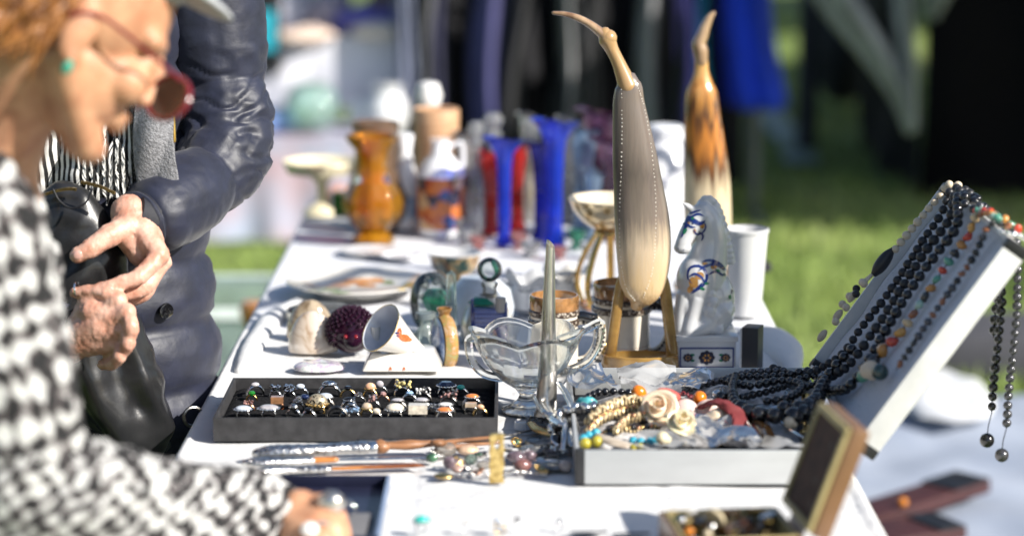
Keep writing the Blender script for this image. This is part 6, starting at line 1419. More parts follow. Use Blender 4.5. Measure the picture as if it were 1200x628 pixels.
zipbag(848, 512, .038, 66, 110, 5, 'clear bag with white paper in front of the dark red ribbon', .03, .2); zipbag(905, 518, .03, 64, 90, 6, 'flat clear bag at front right of the case', .016); zipbag(780, 522, .032, 70, 60, 7, 'clear bag along the front rim of the case', .018, -.1)
zipbag(815, 500, .036, 40, 80, 8, 'white crumpled bag between cream rose and ribbon', .03, .5)
# braided bracelets
M_braid = ramp_mat('gold_and_dark_braid', [(.3, (.05, .035, .02)), (.48, (.20, .12, .06)), (.6, (.62, .48, .26))], kind='wave_x', scale=60, dist=4, rough=.4, metal=.4)
GBR = 'braided bracelets at the front left of the case'
B_gold = bead_mesh('gold_bead', M_gold, 10, 8, (.8, .5, .5)); B_cop = bead_mesh('copper_bead', M_copper, 10, 8, (.8, .55, .55)); B_cream = bead_mesh('cream_link', mat('cream_link', (.66, .52, .32), .35), 10, 8, (1, .36, .36)); B_tq = bead_mesh('sky_bead', mat('turquoise_bead', (.05, .36, .48), .3, var=.3, vscale=300)); B_yel = bead_mesh('yellow_bead', mat('olive_yellow_bead', (.42, .36, .04), .3)); B_sil = bead_mesh('silver_link', M_bright, 10, 8, (1, .6, .6))
def bracelet(label, pts, r, meshes, zig=.004, rb=.0038, core=M_braid):
    P = [V3(p) for p in path([C(*q) for q in pts], 80)]
    o = thing('bracelet', P[0], label, 'bracelet', GBR); m = MB(); m.tube(P, r, 10, disp=lambda p, t, a: r * .25 * math.sin(t * 120) * math.sin(2 * a)); build(m, 'braid', core, o)
    for i, (p, rr, t_) in enumerate(walk(P, lambda t: rb, 1.0)):
        d = (P[min(79, int(t_ * 79) + 1)] - P[max(0, int(t_ * 79) - 1)]).normalized(); up_ = V3((0, -.55, .83)); s = d.cross(up_).normalized(); n2 = s.cross(d).normalized()
        e1 = (d * .62 + s * (.78 if i % 2 else -.78)).normalized(); e2 = n2.cross(e1)
        link_bead(meshes[i % len(meshes)], 'bead', o, p + n2 * r * .92, rb * 1.5, Matrix((e1, e2, n2)).transposed().to_euler())
bracelet('gold zigzag braided bracelet, top one of the coil', [(692, 494, .045), (705, 482, .055), (725, 473, .058), (745, 470, .058), (758, 478, .052), (748, 486, .046)], .0088, [B_cream], rb=.0042)
bracelet('copper beaded bracelet in the middle of the coil', [(690, 505, .04), (702, 492, .048), (722, 484, .05), (745, 480, .05), (764, 488, .046)], .0068, [B_cop, B_gold], rb=.0032)
bracelet('cream and dark bracelet curling in front', [(722, 505, .042), (734, 492, .048), (752, 488, .05), (768, 484, .05), (772, 494, .042)], .0065, [B_cream, B_cop], rb=.0036)
bracelet('thin copper bracelet at the front of the coil', [(705, 512, .03), (722, 504, .036), (745, 504, .036), (768, 502, .036)], .0060, [B_cop, B_gold, B_bk], rb=.0030)
bracelet('silver link watch band draped over case corner', [(650, 502, .02), (656, 490, .036), (668, 482, .046), (684, 480, .05), (698, 478, .05)], .0070, [B_sil], rb=.0058, core=M_dsil)
necklace('turquoise bead string along the front left rim', [C(684, 514, .036), C(692, 508, .04), (C(704, 506, .04))], .0062, [B_tq], group='turquoise bead strings'); necklace('turquoise bead string in front of the gold coil', [C(742, 517, .038), C(758, 518, .040), C(772, 515, .040)], .0066, [B_tq], group='turquoise bead strings')
necklace('olive yellow beads at the front rim of case', [C(686, 519, .038), C(699, 517, .04), C(706, 520, .036)], .0078, [B_yel], group='yellow beads')
necklace('small olive yellow beads under the turquoise string', [C(742, 524, .036), C(764, 522, .036)], .005, [B_yel], group='yellow beads')
c = C(688, 472, .055); m = MB(); m.sphere(c, (.014, .009, .0085), 18, 12); displace(m, lambda p, n: .003 * noise.noise(p * 150)); tag(build(m, 'turquoise_nugget', ramp_mat('turquoise_nugget', [(.35, (.03, .25, .28)), (.6, (.12, .50, .52)), (.72, (.10, .07, .05))], scale=90, rough=.25), loc=c), 'large turquoise nugget beside the black faceted beads', 'stone')
M_or = mat('orange_resin', (.75, .20, .01), .2, coat=.5, sss=.1)
c = C(749, 461, .062); m = MB(); m.sphere(c, (.0105, .009, .0125), 18, 12, rotm(0, -.5, 0)); tag(build(m, 'orange_bead', M_or, loc=c), 'bright orange oval bead left of the large cream rose', 'bead')
c = C(820, 466, .056); m = MB(); m.sphere(c, .0098, 18, 12); tag(build(m, 'orange_bead', M_or, loc=c), 'round orange bead behind the pale pink stones', 'bead')
c = C(829, 473, .052); m = MB(); m.sphere(c, .0062, 14, 10); tag(build(m, 'orange_bead', M_or, loc=c), 'smaller orange bead touching the round one', 'bead')
M_horn3 = mat('grey_horn_slice', (.30, .24, .18), .3, col2=(.62, .54, .44), stretch=(.3, 1, 1), vscale=60)
P, R = path_r([(*C(700, 508, .042), .003), (*C(712, 515, .042), .010), (*C(730, 521, .038), .009), (*C(752, 523, .034), .004)], 24); m = MB(); m.tube(P, R, 14, sy=.4, up=(0, 0, 1)); tag(build(m, 'horn_pendant', M_horn3, loc=P[0]), 'pointed grey horn pendant on the front rim', 'pendant')
def rose(u, v, z, r, mt, label, tilt, parts_leaf=None):
    c = C(u, v, z); k = ps(c.y); R_ = r * k; o = thing('resin_rose', c, label, 'rose', 'resin roses in the aluminium case'); Rt = rotm(*tilt); m = MB()
    def spiral(a, b):
        t = a * 3.4 * 2 * PI; g_ = a; rr = R_ * (.10 + .80 * g_) * (.72 + .34 * b) * (1 + .05 * math.sin(2.6 * t)); zz = R_ * (.62 - .62 * g_) + R_ * .62 * (b - .35) * (1 - .35 * g_) - R_ * .22 * g_ * b * b * 1.6 + R_ * .05 * math.sin(2.6 * t + 1)
        return c + Rt @ V3((rr * math.cos(t), rr * math.sin(t), zz))
    m.sheet(spiral, 150, 10, .0016); m.sphere(c + Rt @ V3((0, 0, -R_ * .1)), (R_ * .62, R_ * .62, R_ * .35), 20, 12, Rt)
    build(m, 'petals', mt, o, angle=60); return o
M_rose = mat('ivory_resin', (.74, .60, .44), .35, sss=.25, coat=.3); M_rose2 = mat('cream_resin', (.70, .62, .42), .35, sss=.25, coat=.3)
ro = rose(772, 480, .058, 27, M_rose, 'large ivory resin rose with red tip, facing the viewer', (.95, 0, -.1)); m = MB(); m.sphere(C(783, 462, .066), (.018, .010, .008), 14, 10, rotm(0, .3, 0)); build(m, 'red_tip', mat('coral_resin', (.55, .10, .08), .35), ro)
rose(797, 497, .050, 23, M_rose2, 'yellowish cream resin rose, front one of the roses', (.7, 0, .25))
M_pk = mat('blush_stone', (.74, .56, .50), .3, sss=.2)
for u, v, rx, rz, lab in ((803, 480, 15, 13, 'pale pink flat stone behind the cream rose'), (831, 480, 16, 13, 'pale pink flat stone by dark red ribbon')):
    c = C(u, v, .045); k = ps(c.y); m = MB(); m.sphere(c, (rx * k, rx * k * .6, rz * k), 20, 12); tag(build(m, 'pink_stone', M_pk, loc=c), lab, 'stone', 'blush stones in the case')
c = C(838, 487, .045); k = ps(c.y); m = MB(); m.sphere(c, (17 * k, 14 * k, 8 * k), 20, 12, rotm(0, -.4, 0)); displace(m, lambda p, n: .003 * noise.noise(p * 90)); tag(build(m, 'cream_shell', M_rose, loc=c), 'cream shell petal leaning against the ribbon', 'shell')
P = [C(820, 477, .05), C(838, 472, .06), (C(853, 476, .06)), C(866, 488, .05), C(862, 504, .04), C(866, 512, .03)]
P = [V3(p) for p in path(P, 40)]; m = MB(); m.tube(P, [.004 + .007 * math.sin(PI * i / 39) for i in range(40)], 12, disp=lambda p, t, a: .002 * math.sin(3 * a + t * 20), sy=.5); tag(build(m, 'red_ribbon', mat('dark_red_cord', (.19, .03, .03), .6, bump=.6, bscale=400), loc=P[0]), 'dark red twisted ribbon in the middle of the case', 'ribbon')
o = thing('sunglasses', C(880, 500, .04), 'tortoise framed eyeglasses with silver edge in the case', 'glasses')
P = [V3(p) for p in path([C(870, 482, .048), C(884, 480, .05), C(905, 488, .048), C(925, 502, .042), C(940, 512, .036)], 30)]; m = MB(); m.tube(P, .0022, 8); m.tube(path([C(869, 484, .047), C(878, 498, .046), C(890, 512, .042)], 16), .0022, 8); build(m, 'silver_edge', M_bright, o)
m = MB(); m.sheet(lambda a, b: C(871 + 17 * b + (26 - 6 * b) * a, 484 + 24 * b + 4 * a, .044 + .004 * math.sin(PI * a)), 10, 8, .0012); build(m, 'lens', thin('brown_lens', (.30, .18, .09), .3, (.16, .09, .04)), o)
chain_line('chain', [(790, 470, .04), (775, 462, .05), (800, 461, .05), (812, 468, .05), (800, 474, .046)], .0026, mat('dark_red_thread', (.2, .02, .03), .5), 'thin dark red bead thread behind the large rose', 'threads in the case')
chain_line('chain', [(786, 480, .044), (810, 474, .044), (840, 465, .046), (848, 452, .05)], .0026, M_silver, 'tangled silver chain across the case centre', 'threads in the case')
chain_line('chain', [(920, 505, .034), (935, 490, .036), (945, 500, .034), (938, 508, .032)], .0028, M_gold, 'short gold chain near the brown box lid', 'threads in the case')
for i, (u, v, r, mt, lab) in enumerate([(798, 471, 5, M_gold, 'little gold bead cluster behind the roses'), (840, 462, 6, M_bright, 'bright silver bead beside the black loop'), (845, 466, 8, M_bk, 'single round black bead behind the ribbon'), (945, 466, 6, M_brass, 'small brass bead among the black ones'), (776, 513, 8, M_rose2, 'small cream bead by the turquoise string'), (925, 495, 7, M_bone, 'bone bead in front of the large black beads')]):
    c = C(u, v, .05); m = MB(); m.sphere(c, r * ps(c.y), 14, 10); m.sphere(c + V3((.006, .003, -.003)), r * .7 * ps(c.y), 12, 8); tag(build(m, 'loose_bead', mt, loc=c), lab, 'bead')
# bottom filler: stacked paper sachets that carry the heap
for i, (u, v, w_u, lab) in enumerate([(720, 505, 80, 'folded paper sachet under the bracelets'), (800, 500, 80, 'folded paper sachet beneath the roses'), (880, 500, 90, 'folded paper sachet under the black beads'), (760, 470, 120, 'folded paper sachet at the back of the case'), (880, 460, 110, 'folded paper sachet at the back right of case')]):
    c = C(u, v, .03); k = ps(c.y); m = MB(); m.sphere((c.x, c.y, TZ + .022), (w_u * k * .55, .075, .0155), 24, 12); displace(m, lambda p, n: .006 * noise.noise(p * 40)); m.v = [(p[0], p[1], max(p[2], TZ + .0065)) for p in m.v]
    tag(build(m, 'paper_sachet', mat('sachet_%d' % i, (.50, .48, .47), .85, var=.6, vscale=60), loc=c, angle=0), lab, 'sachet', 'paper sachets in the case')

# ------------------------------------------------------------------ small brown box with raised lid
M_bbox = mat('tan_leatherette', (.20, .105, .05), .38, coat=.25, var=.1, bump=.25, bscale=400); M_cedge = mat('olive_gold_edge', (.36, .29, .13), .45); M_bvel = mat('brown_velvet', (.050, .024, .016), .85, bump=.4, bscale=500, var=.4, vscale=50)
yaw = -.13; bc = T(866, 640); bc = V3((.250, 2.672, TZ)); Rz = rotm(0, 0, -yaw); BW, BD, BH = .142, .132, .047
bx = thing('trinket_box', bc, 'tan hinged jewellery box with lid open, full of earrings and buttons', 'box')
def bbox(name, lst, mt, bev=.0015, par=bx):
    m = MB()
    for (x0, x1, y0, y1, z0, z1) in lst:
        q = MB(); q.span(x0, x1, y0, y1, z0, z1); m.add([bc + Rz @ V3(p) for p in q.v], q.f)
    return build(m, name, mt, par, bevel=bev)
hw_, hd_ = BW / 2, BD / 2
bbox('box_base', [(-hw_, hw_, -hd_, hd_, .001, .004), (-hw_, -hw_ + .005, -hd_, hd_, .0042, BH), (hw_ - .005, hw_, -hd_, hd_, .0042, BH), (-hw_ + .0051, hw_ - .0051, -hd_, -hd_ + .005, .0042, BH), (-hw_ + .0051, hw_ - .0051, hd_ - .005, hd_, .0042, BH)], M_bbox)
bbox('inner_rim', [(-hw_ + .0055, -hw_ + .009, -hd_ + .006, hd_ - .006, .005, BH + .002), (hw_ - .009, hw_ - .0055, -hd_ + .006, hd_ - .006, .005, BH + .002), (-hw_ + .0092, hw_ - .0092, hd_ - .009, hd_ - .0055, .005, BH + .002), (-hw_ + .0092, hw_ - .0092, -hd_ + .0055, -hd_ + .009, .005, BH + .002)], M_cedge, .0008)
bbox('lining', [(-hw_ + .0093, hw_ - .0093, -hd_ + .0093, hd_ - .0093, .0045, .018)], M_bvel)
ba = math.radians(70); ld = Rz @ V3((math.cos(ba), 0, math.sin(ba))); ln_ = Rz @ V3((-math.sin(ba), 0, math.cos(ba))); lyv = Rz @ V3((0, 1, 0)); LH = bc + Rz @ V3((hw_ + .004, 0, BH + .003))
MB4 = Matrix(((ld.x, lyv.x, ln_.x, LH.x), (ld.y, lyv.y, ln_.y, LH.y), (ld.z, lyv.z, ln_.z, LH.z), (0, 0, 0, 1)))
LB = .134
def lidpart(name, lst, mt, bev, par=bx):
    m = MB()
    for s_ in lst:
        q = MB(); q.span(*s_); q.move(MB4); m.add(q.v, q.f)
    return build(m, name, mt, par, bevel=bev)
lp = lidpart('lid', [(0, LB, -hd_, hd_, -.026, -.004)], M_bbox, .005)
lidpart('lid_frame', [(.004, .012, -hd_ + .003, hd_ - .003, -.0038, .002), (LB - .012, LB - .004, -hd_ + .003, hd_ - .003, -.0038, .002), (.0122, LB - .0122, -hd_ + .003, -hd_ + .011, -.0038, .002), (.0122, LB - .0122, hd_ - .011, hd_ - .003, -.0038, .002)], M_cedge, .001, lp)
lidpart('lid_velvet', [(.0125, LB - .0125, -hd_ + .0113, hd_ - .0113, -.0038, -.001)], M_bvel, 0, lp)
lidpart('hinge', [(-.010, .012, -.03, .03, -.008, -.0042)], mat('pale_ribbon', (.55, .52, .46), .4), .001)
m = MB()
for (a, b) in ((.10, -.03), (.055, -.02), (.03, -.035)):
    q = MB(); q.lathe([(0, 0), (.004, 0), (.003, .001), (0, .001)], 12, (a, b, -.0009)); q.move(MB4); m.add(q.v, q.f)
build(m, 'clip_holes', M_blk, lp)
rr = random.Random(5); GT = 'trinkets in the tan box'
TK = [('gold_button', M_gold, 'flat gold button on top of the trinkets', 'button', 1), ('cream_button', mat('bone_button', (.66, .55, .36), .35), 'big carved cream button in the middle of trinkets', 'button', 2), ('silver_earring', M_bright, 'silver drop earring by the front left of the box', 'earring', 0), ('amber_bead', bpy.data.materials['amber_orange'], 'amber orange bead at left in the box', 'bead', 0), ('silver_earring', M_silver, 'worn silver stud earring near the box back', 'earring', 0),
      ('brass_button', M_brass, 'domed brass button near the lid hinge', 'button', 1), ('copper_earring', M_copper, 'copper hoop earring in the middle of the box', 'earring', 3), ('dark_bead', M_bk, 'black bead among the trinkets', 'bead', 0), ('pearl_bead', mat('pearl', (.60, .50, .34), .15, coat=.8), 'cream pearl at the front of the box', 'bead', 0), ('gold_earring', M_gold, 'gold hoop earring lying at the back of box', 'earring', 3),
      ('silver_button', M_bright, 'flat silver button by the hinge side', 'button', 1), ('green_bead', M_jade, 'green bead at the box edge', 'bead', 0), ('bronze_brooch', M_dsil, 'dark bronze brooch under the cream button', 'brooch', 1), ('gold_bead', M_brass, 'round gold bead at the right of the box', 'bead', 0), ('rust_bead', stone_mat('rust', (.3, .09, .03)), 'rust coloured bead beside the copper hoop', 'bead', 0), ('white_button', M_porc, 'small white button near the back left corner', 'button', 1)]
sp_ = [(-.045, .040), (-.012, .03), (-.052, .02), (-.05, -.012), (-.02, .046), (.04, .05), (.012, .045), (.03, .025), (-.03, -.02), (.005, .044), (.05, .03), (-.054, .046), (-.028, .04), (.048, .008), (.018, .01), (-.036, .048)]
for (nm, mt, lab, cat, sh), (dx, dy) in zip(TK, sp_):
    p_ = bc + Rz @ V3((dx, dy, .041 + rr.uniform(0, .007))); Rr = rotm(rr.uniform(-.6, .6), rr.uniform(-.6, .6), rr.random() * 6); m = MB()
    if sh == 0: m.sphere(p_, (.0058, .0048, .005), 14, 10, Rr)
    elif sh == 1: m.lathe([(0, -.001), (.009, -.001), (.010, .001), (.007, .0025), (0, .003)], 24, p_, Rr)
    elif sh == 2: m.lathe([(0, -.0015), (.013, -.0015), (.0145, .0015), (.0125, .0035), (.009, .0022), (.0045, .003), (0, .0034)], 28, p_, Rr @ rotm(.5, 0, 0)); [m.torus(p_ + Rr @ V3((.006 * math.cos(a), .006 * math.sin(a), .003)), .002, .0008, Rr, 10, 6) for a in (0, 1.57, 3.14, 4.7)]
    else: m.torus(p_, .009, .0016, Rr, 24, 8)
    tag(build(m, nm, mt, loc=p_), lab, cat, GT)
for i in range(26):
    p_ = bc + Rz @ V3((rr.uniform(-.055, .055), rr.uniform(-.05, .05), rr.uniform(.026, .037))); Rr = rotm(rr.random() * 3, rr.random() * 3, 0); m = MB()
    if i % 3 == 0: m.torus(p_, .008, .0013, Rr, 20, 6)
    elif i % 3 == 1: m.sphere(p_, (.008, .005, .006), 12, 8, Rr)
    else: m.lathe([(0, -.001), (.008, -.001), (.008, .001), (0, .002)], 18, p_, Rr)
    tag(build(m, 'metal_trinket', [M_gold, M_silver, M_dsil, M_copper, M_bright][i % 5], loc=p_), 'small tangled metal trinket deep inside the tan box', 'trinket', 'metal trinkets at the bottom of the tan box')
# ------------------------------------------------------------------ people
M_skin = mat('weathered_skin', (.44, .20, .11), .5, vscale=34, sss=.12, bump=.25, bscale=160, bdist=.001, col2=(.62, .34, .20), detail=6)
M_skin2 = mat('hand_skin', (.52, .25, .17), .45, vscale=45, sss=.12, bump=.7, bscale=150, bdist=.0014, col2=(.70, .43, .33), detail=7)
M_nail = mat('fingernail', (.62, .36, .30), .2, coat=.4)
def cap(m, a, b, r0, r1=None, n=16, k=5):
    a, b = V3(a), V3(b); r1 = r0 if r1 is None else r1
    m.tube([a.lerp(b, i / k) for i in range(k + 1)], [r0 + (r1 - r0) * i / k for i in range(k + 1)], n)
    m.sphere(a, r0, 14, 10); m.sphere(b, r1, 14, 10)
def limbp(m, pts, n=40, seg=18):
    P, R = path_r(pts, n); m.tube(P, R, seg)
def head(m, c, fwd, right, s=1.0):
    fwd = V3(fwd).normalized(); right = V3(right).normalized(); up = right.cross(fwd).normalized()
    R = Matrix((fwd, right, up)).transposed(); f = lambda x, y, z: V3(c) + R @ V3((x * s, y * s, z * s))
    def e(x, y, z, a, b, d): m.sphere(f(x, y, z), (a * s, b * s, d * s), 28, 20, R)
    e(-.005, 0, .045, .098, .075, .088); e(.045, 0, -.028, .052, .056, .07); e(.02, 0, -.03, .06, .062, .05)
    for q in (-1, 1):
        cap(m, f(-.002, q * .055, -.035), f(.078, q * .012, -.094), .021 * s, .02 * s); e(.072, q * .036, -.018, .026, .026, .026); cap(m, f(.088, q * .014, .034), f(.07, q * .052, .032), .012 * s, .012 * s)
        e(-.008, q * .078, -.004, .018, .009, .032); e(-.002, q * .080, -.028, .011, .008, .012); cap(m, f(.102, 0, -.050), f(.094, q * .020, -.052), .0075 * s, .005 * s); cap(m, f(.100, 0, -.062), f(.092, q * .018, -.060), .0085 * s, .005 * s); e(.107, q * .012, -.022, .010, .009, .009)
        e(.080, q * .033, .010, .014, .016, .012)
    cap(m, f(.096, 0, .026), f(.120, 0, -.016), .0085 * s, .0125 * s); e(.085, 0, -.096, .02, .022, .018); e(-.05, 0, -.02, .05, .055, .06)
    return f, R
def finger(m, pts, r0, r1):
    """knuckled finger: slight swelling at the joints"""
    q = [(*p, 1) for p in pts]; n = 26; P = [V3(p[:3]) for p in path(q, n)]; R = []
    for i in range(n):
        t = i / (n - 1); jn = min(abs(t * (len(pts) - 1) - j) for j in range(len(pts))); R.append((r0 + (r1 - r0) * t) * (1 + .09 * max(0, 1 - jn * 4)))
    m.tube(P, R, 14)

# ---- woman in the black and white boucle coat (near, left)
th_, ph_ = math.radians(34), math.radians(24)
FW = V3((math.cos(th_) * math.cos(ph_), math.cos(th_) * math.sin(ph_), -math.sin(th_))); RT = V3((math.sin(ph_), -math.cos(ph_), 0)); UP = RT.cross(FW)
yE = 2.62; HC = pt(102, 40, yE) - RT * .084
w1 = thing('person', (-.74, 2.8, 0), 'stooping person with ginger hair in a black and white boucle coat, reaching for a ring', 'person')
b = MB(); hf, HR = head(b, HC, FW, RT, 1.06)
nk0 = hf(-.035, 0, -.075); nb = pt(-20, 190, 2.76)
cap(b, hf(-.03, 0, -.03), nb, .058, .064)
sh_r, sh_l = pt(-45, 262, 2.56), pt(-30, 250, 2.98); pel = V3((-.78, 2.79, .86))
limbp(b, [(*nb, .07), (*(nb.lerp(pel, .25)), .12), (*(nb.lerp(pel, .6)), .125), (*pel, .135)])
cap(b, sh_r, sh_l, .065); cap(b, pel + V3((0, -.08, -.02)), pel + V3((0, .08, -.02)), .11)
for q in (-1, 1):
    limbp(b, [(pel.x, pel.y + q * .09, .82, .095), (pel.x + .03, pel.y + q * .10, .47, .060), (pel.x - .02, pel.y + q * .11, .10, .042)]); cap(b, (pel.x - .02, pel.y + q * .11, .06), (pel.x + .14, pel.y + q * .12, .035), .04, .032)
el = pt(38, 606, 2.50); wr = pt(316, 604, 2.765)
cap(b, sh_r, el, .05, .042); limbp(b, [(*el, .042), (*el.lerp(wr, .4), .042), (*wr, .026)])
el2 = V3((-.74, 3.0, .98)); wr2 = V3((-.70, 2.99, .74)); cap(b, sh_l, el2, .05, .042); cap(b, el2, wr2, .04, .026); b.sphere(wr2 + V3((0, 0, -.06)), (.022, .04, .05))
for i in range(4): finger(b, [wr2 + V3((0, -.03 + .02 * i, -.09)), wr2 + V3((.01, -.03 + .02 * i, -.13)), wr2 + V3((.02, -.03 + .02 * i, -.16))], .009, .007)
# right hand over the blue tray
Hn = lambda u, v, y: pt(u, v, y)
kn = [Hn(378, 590, 2.735), Hn(376, 603, 2.715), Hn(368, 614, 2.70), Hn(358, 622, 2.69)]
for i, q in enumerate(kn): cap(b, wr.lerp(q, .12), q, .022, .0125 if i else .014)
cap(b, wr, Hn(352, 596, 2.745), .028, .024)
finger(b, [kn[0], Hn(394, 600, 2.725), Hn(403, 626, 2.715), Hn(401, 648, 2.705)], .0115, .0085)
finger(b, [kn[1], Hn(392, 618, 2.70), Hn(396, 646, 2.69), Hn(392, 664, 2.685)], .0115, .0085)
finger(b, [kn[2], Hn(380, 630, 2.68), Hn(382, 656, 2.675), Hn(378, 672, 2.67)], .011, .008)
finger(b, [kn[3], Hn(366, 638, 2.67), Hn(364, 660, 2.665)], .0095, .0075)
finger(b, [wr.lerp(kn[3], .45), Hn(352, 640, 2.68), Hn(372, 656, 2.685), Hn(388, 664, 2.69)], .015, .009)
body1 = remesh(b, .0042, 4); build(body1, 'body', M_skin, w1, angle=0)
def fringe(p): return noise.noise(p * 62) * .6 + noise.noise(p * 140) * .4
M_bou = boucle('boucle_black_white', (0, .25, 0), .019, .036)
M_bou2 = boucle('boucle_sleeve', (0, .55, 0), .021, .0155)
c = MB(); hem = V3((pel.x - .02, pel.y, .62))
limbp(c, [(*(nb + V3((-.03, 0, .02))), .085), (*(nb.lerp(pel, .2) + V3((-.04, 0, 0))), .155), (*(nb.lerp(pel, .55)), .170), (*pel, .185), (*hem, .20)], 60, 40); cap(c, sh_r + V3((-.01, 0, -.01)), sh_l, .085)
limbp(c, [(*sh_l, .09), (*el2, .07), (*(wr2 + V3((0, 0, .02))), .052)])
limbp(c, [(*sh_r, .088), (*sh_r.lerp(el, .5), .083), (*el.lerp(sh_r, .12), .074)])
cm = remesh(c, .008, 3); displace(cm, lambda p, n: .007 * fringe(p)); build(cm, 'coat', M_bou, w1, angle=0)
c = MB(); limbp(c, [(*el.lerp(sh_r, .28), .074), (*el.lerp(sh_r, .06), .076), (*(el + V3((.05, .03, .002))), .075), (*el.lerp(wr, .5), .066), (*el.lerp(wr, .88), .056), (*(el.lerp(wr, .965)), .053)], 60, 40)
cm = remesh(c, .0065, 3); displace(cm, lambda p, n: .0075 * fringe(p)); build(cm, 'coat_sleeve', M_bou2, w1, angle=0)
c = MB(); Pc = [V3(p) for p in path([nb + V3((-.03, -.11, -.05)), nb + V3((.03, -.03, -.11)), nb + V3((.0, .09, -.05)), nb + V3((-.10, .10, .02)), nb + V3((-.13, -.02, .04)), nb + V3((-.08, -.12, .01)), nb + V3((-.02, -.12, -.07)), nb + V3((.0, -.14, -.18)), nb + V3((.02, -.15, -.32))], 80)]
c.tube(Pc, [.042] * 60 + [.042] * 20, 20); cm = remesh(c, .007, 2); displace(cm, lambda p, n: .009 * fringe(p * 1.1)); build(cm, 'scarf', M_bou, w1, angle=0)
# hair, cap, glasses, earring
M_hair = mat('ginger_hair', (.11, .040, .012), .4, col2=(.36, .15, .04), stretch=(1, 1, 1), vscale=60, bump=.5, bscale=200)
h = MB(); h.sphere(hf(-.038, 0, .056), (.092, .084, .086), 30, 20, HR); h.sphere(hf(-.078, 0, .004), (.05, .066, .06), 24, 16, HR); build(h, 'hair', M_hair, w1, angle=0)
h = MB(); rr = random.Random(3)
for i in range(260):
    a = rr.uniform(-.5, 1.0); z0 = rr.uniform(-.02, .10); q = 1 if rr.random() < .75 else -1; x0 = -.115 + .085 * rr.random()
    s0 = hf(x0, q * (.07 + .012 * rr.random()), z0 + .02); s1 = hf(x0 - .015 + .02 * rr.random(), q * (.083 + .012 * rr.random()), z0 - .02 * rr.random()); s2 = hf(x0 - .03 + .04 * rr.random(), q * (.076 + .018 * rr.random()), z0 - .035 - .025 * rr.random())
    h.tube(path([s0, s1, s2], 7), [.0032, .004, .004, .0036, .003, .002, .001], 6)
build(h, 'hair_strands', M_hair, w1)
M_cap = mat('light_grey_felt_cap', (.42, .43, .45), .9, bump=.5, bscale=260)
h = MB(); h.sphere(hf(-.012, 0, .100), (.112, .09, .056), 30, 16, HR); h.sphere(hf(.064, 0, .100), (.088, .080, .012), 30, 12, HR); build(remesh(h, .004, 3), 'cap', M_cap, w1, angle=0)
M_redf = mat('dark_red_frame', (.15, .008, .018), .25, coat=.4); M_dlens = thin('dark_sun_lens', (.12, .12, .13), .75, (.055, .055, .062), ior=1.6)
g_ = MB(); gl = MB()
for q in (-1, 1):
    cc = hf(.120, q * .040, -.008); Rl = HR @ rotm(0, PI / 2, q * -.30)
    v_ = []; 
    Rl = Rl @ Matrix.Diagonal((.80, 1.12, 1)); g_.torus(cc, .033, .0034, Rl, 36, 8); gl.lathe([(0, .004), (.016, .003), (.032, 0), (.032, .0012), (.016, .0042), (0, .0052)], 32, cc, Rl)
    g_.tube(path([hf(.112, q * .070, .012), hf(.06, q * .083, .018), hf(.0, q * .086, .022), hf(-.03, q * .084, .005)], 16), .0024, 8)
g_.tube([hf(.123, -.008, .000), hf(.127, 0, .002), hf(.123, .008, .000)], .003, 8)
sg = build(g_, 'sunglasses', M_redf, w1); build(gl, 'lens', M_dlens, sg)
m = MB(); m.sphere(hf(-.002, .090, -.040), (.006, .005, .009), 14, 10, HR); build(m, 'earring', mat('green_earring', (.03, .30, .20), .1, coat=1), w1)
t_ = MB()
for q in (-1, 1): limbp(t_, [(pel.x, pel.y + q * .09, .80, .115), (pel.x + .02, pel.y + q * .10, .46, .085), (pel.x - .02, pel.y + q * .11, .09, .07)])
build(t_, 'trousers', mat('charcoal_trousers', (.04, .04, .045), .9), w1, angle=0)
for q in (-1, 1):
    s_ = MB(); s_.sphere((pel.x + .05, pel.y + q * .115, .045), (.135, .05, .044), 22, 14); build(s_, 'shoe', M_blk, w1, angle=0)
# her rings
o = thing('finger_ring', Hn(387, 592, 2.73), 'big rounded silver ring worn on the hand over blue tray', 'ring'); rc = Hn(388, 594, 2.728)
m = MB(); m.torus(rc, .0135, .0032, align(Hn(394, 600, 2.725) - kn[0]), 30, 10, flat=2.2); build(m, 'band', M_silver, o)
m = MB(); m.sphere(rc + V3((.001, -.010, .008)), (.0165, .013, .0155), 22, 14); build(m, 'stone', mat('ring_dome', (.62, .58, .52), .08, metal=.9, coat=1), o)
o = thing('finger_ring', Hn(362, 618, 2.68), 'white pearl ring worn on the hand over blue tray', 'ring'); rc = Hn(374, 622, 2.685)
m = MB(); m.torus(rc, .0130, .0018, align(Hn(380, 630, 2.68) - kn[2]), 26, 8); build(m, 'band', M_bright, o); m = MB(); m.sphere(rc + V3((-.010, -.012, .006)), (.011, .010, .009), 18, 12); build(m, 'stone', mat('pearl_white', (.78, .76, .72), .12, coat=1), o)

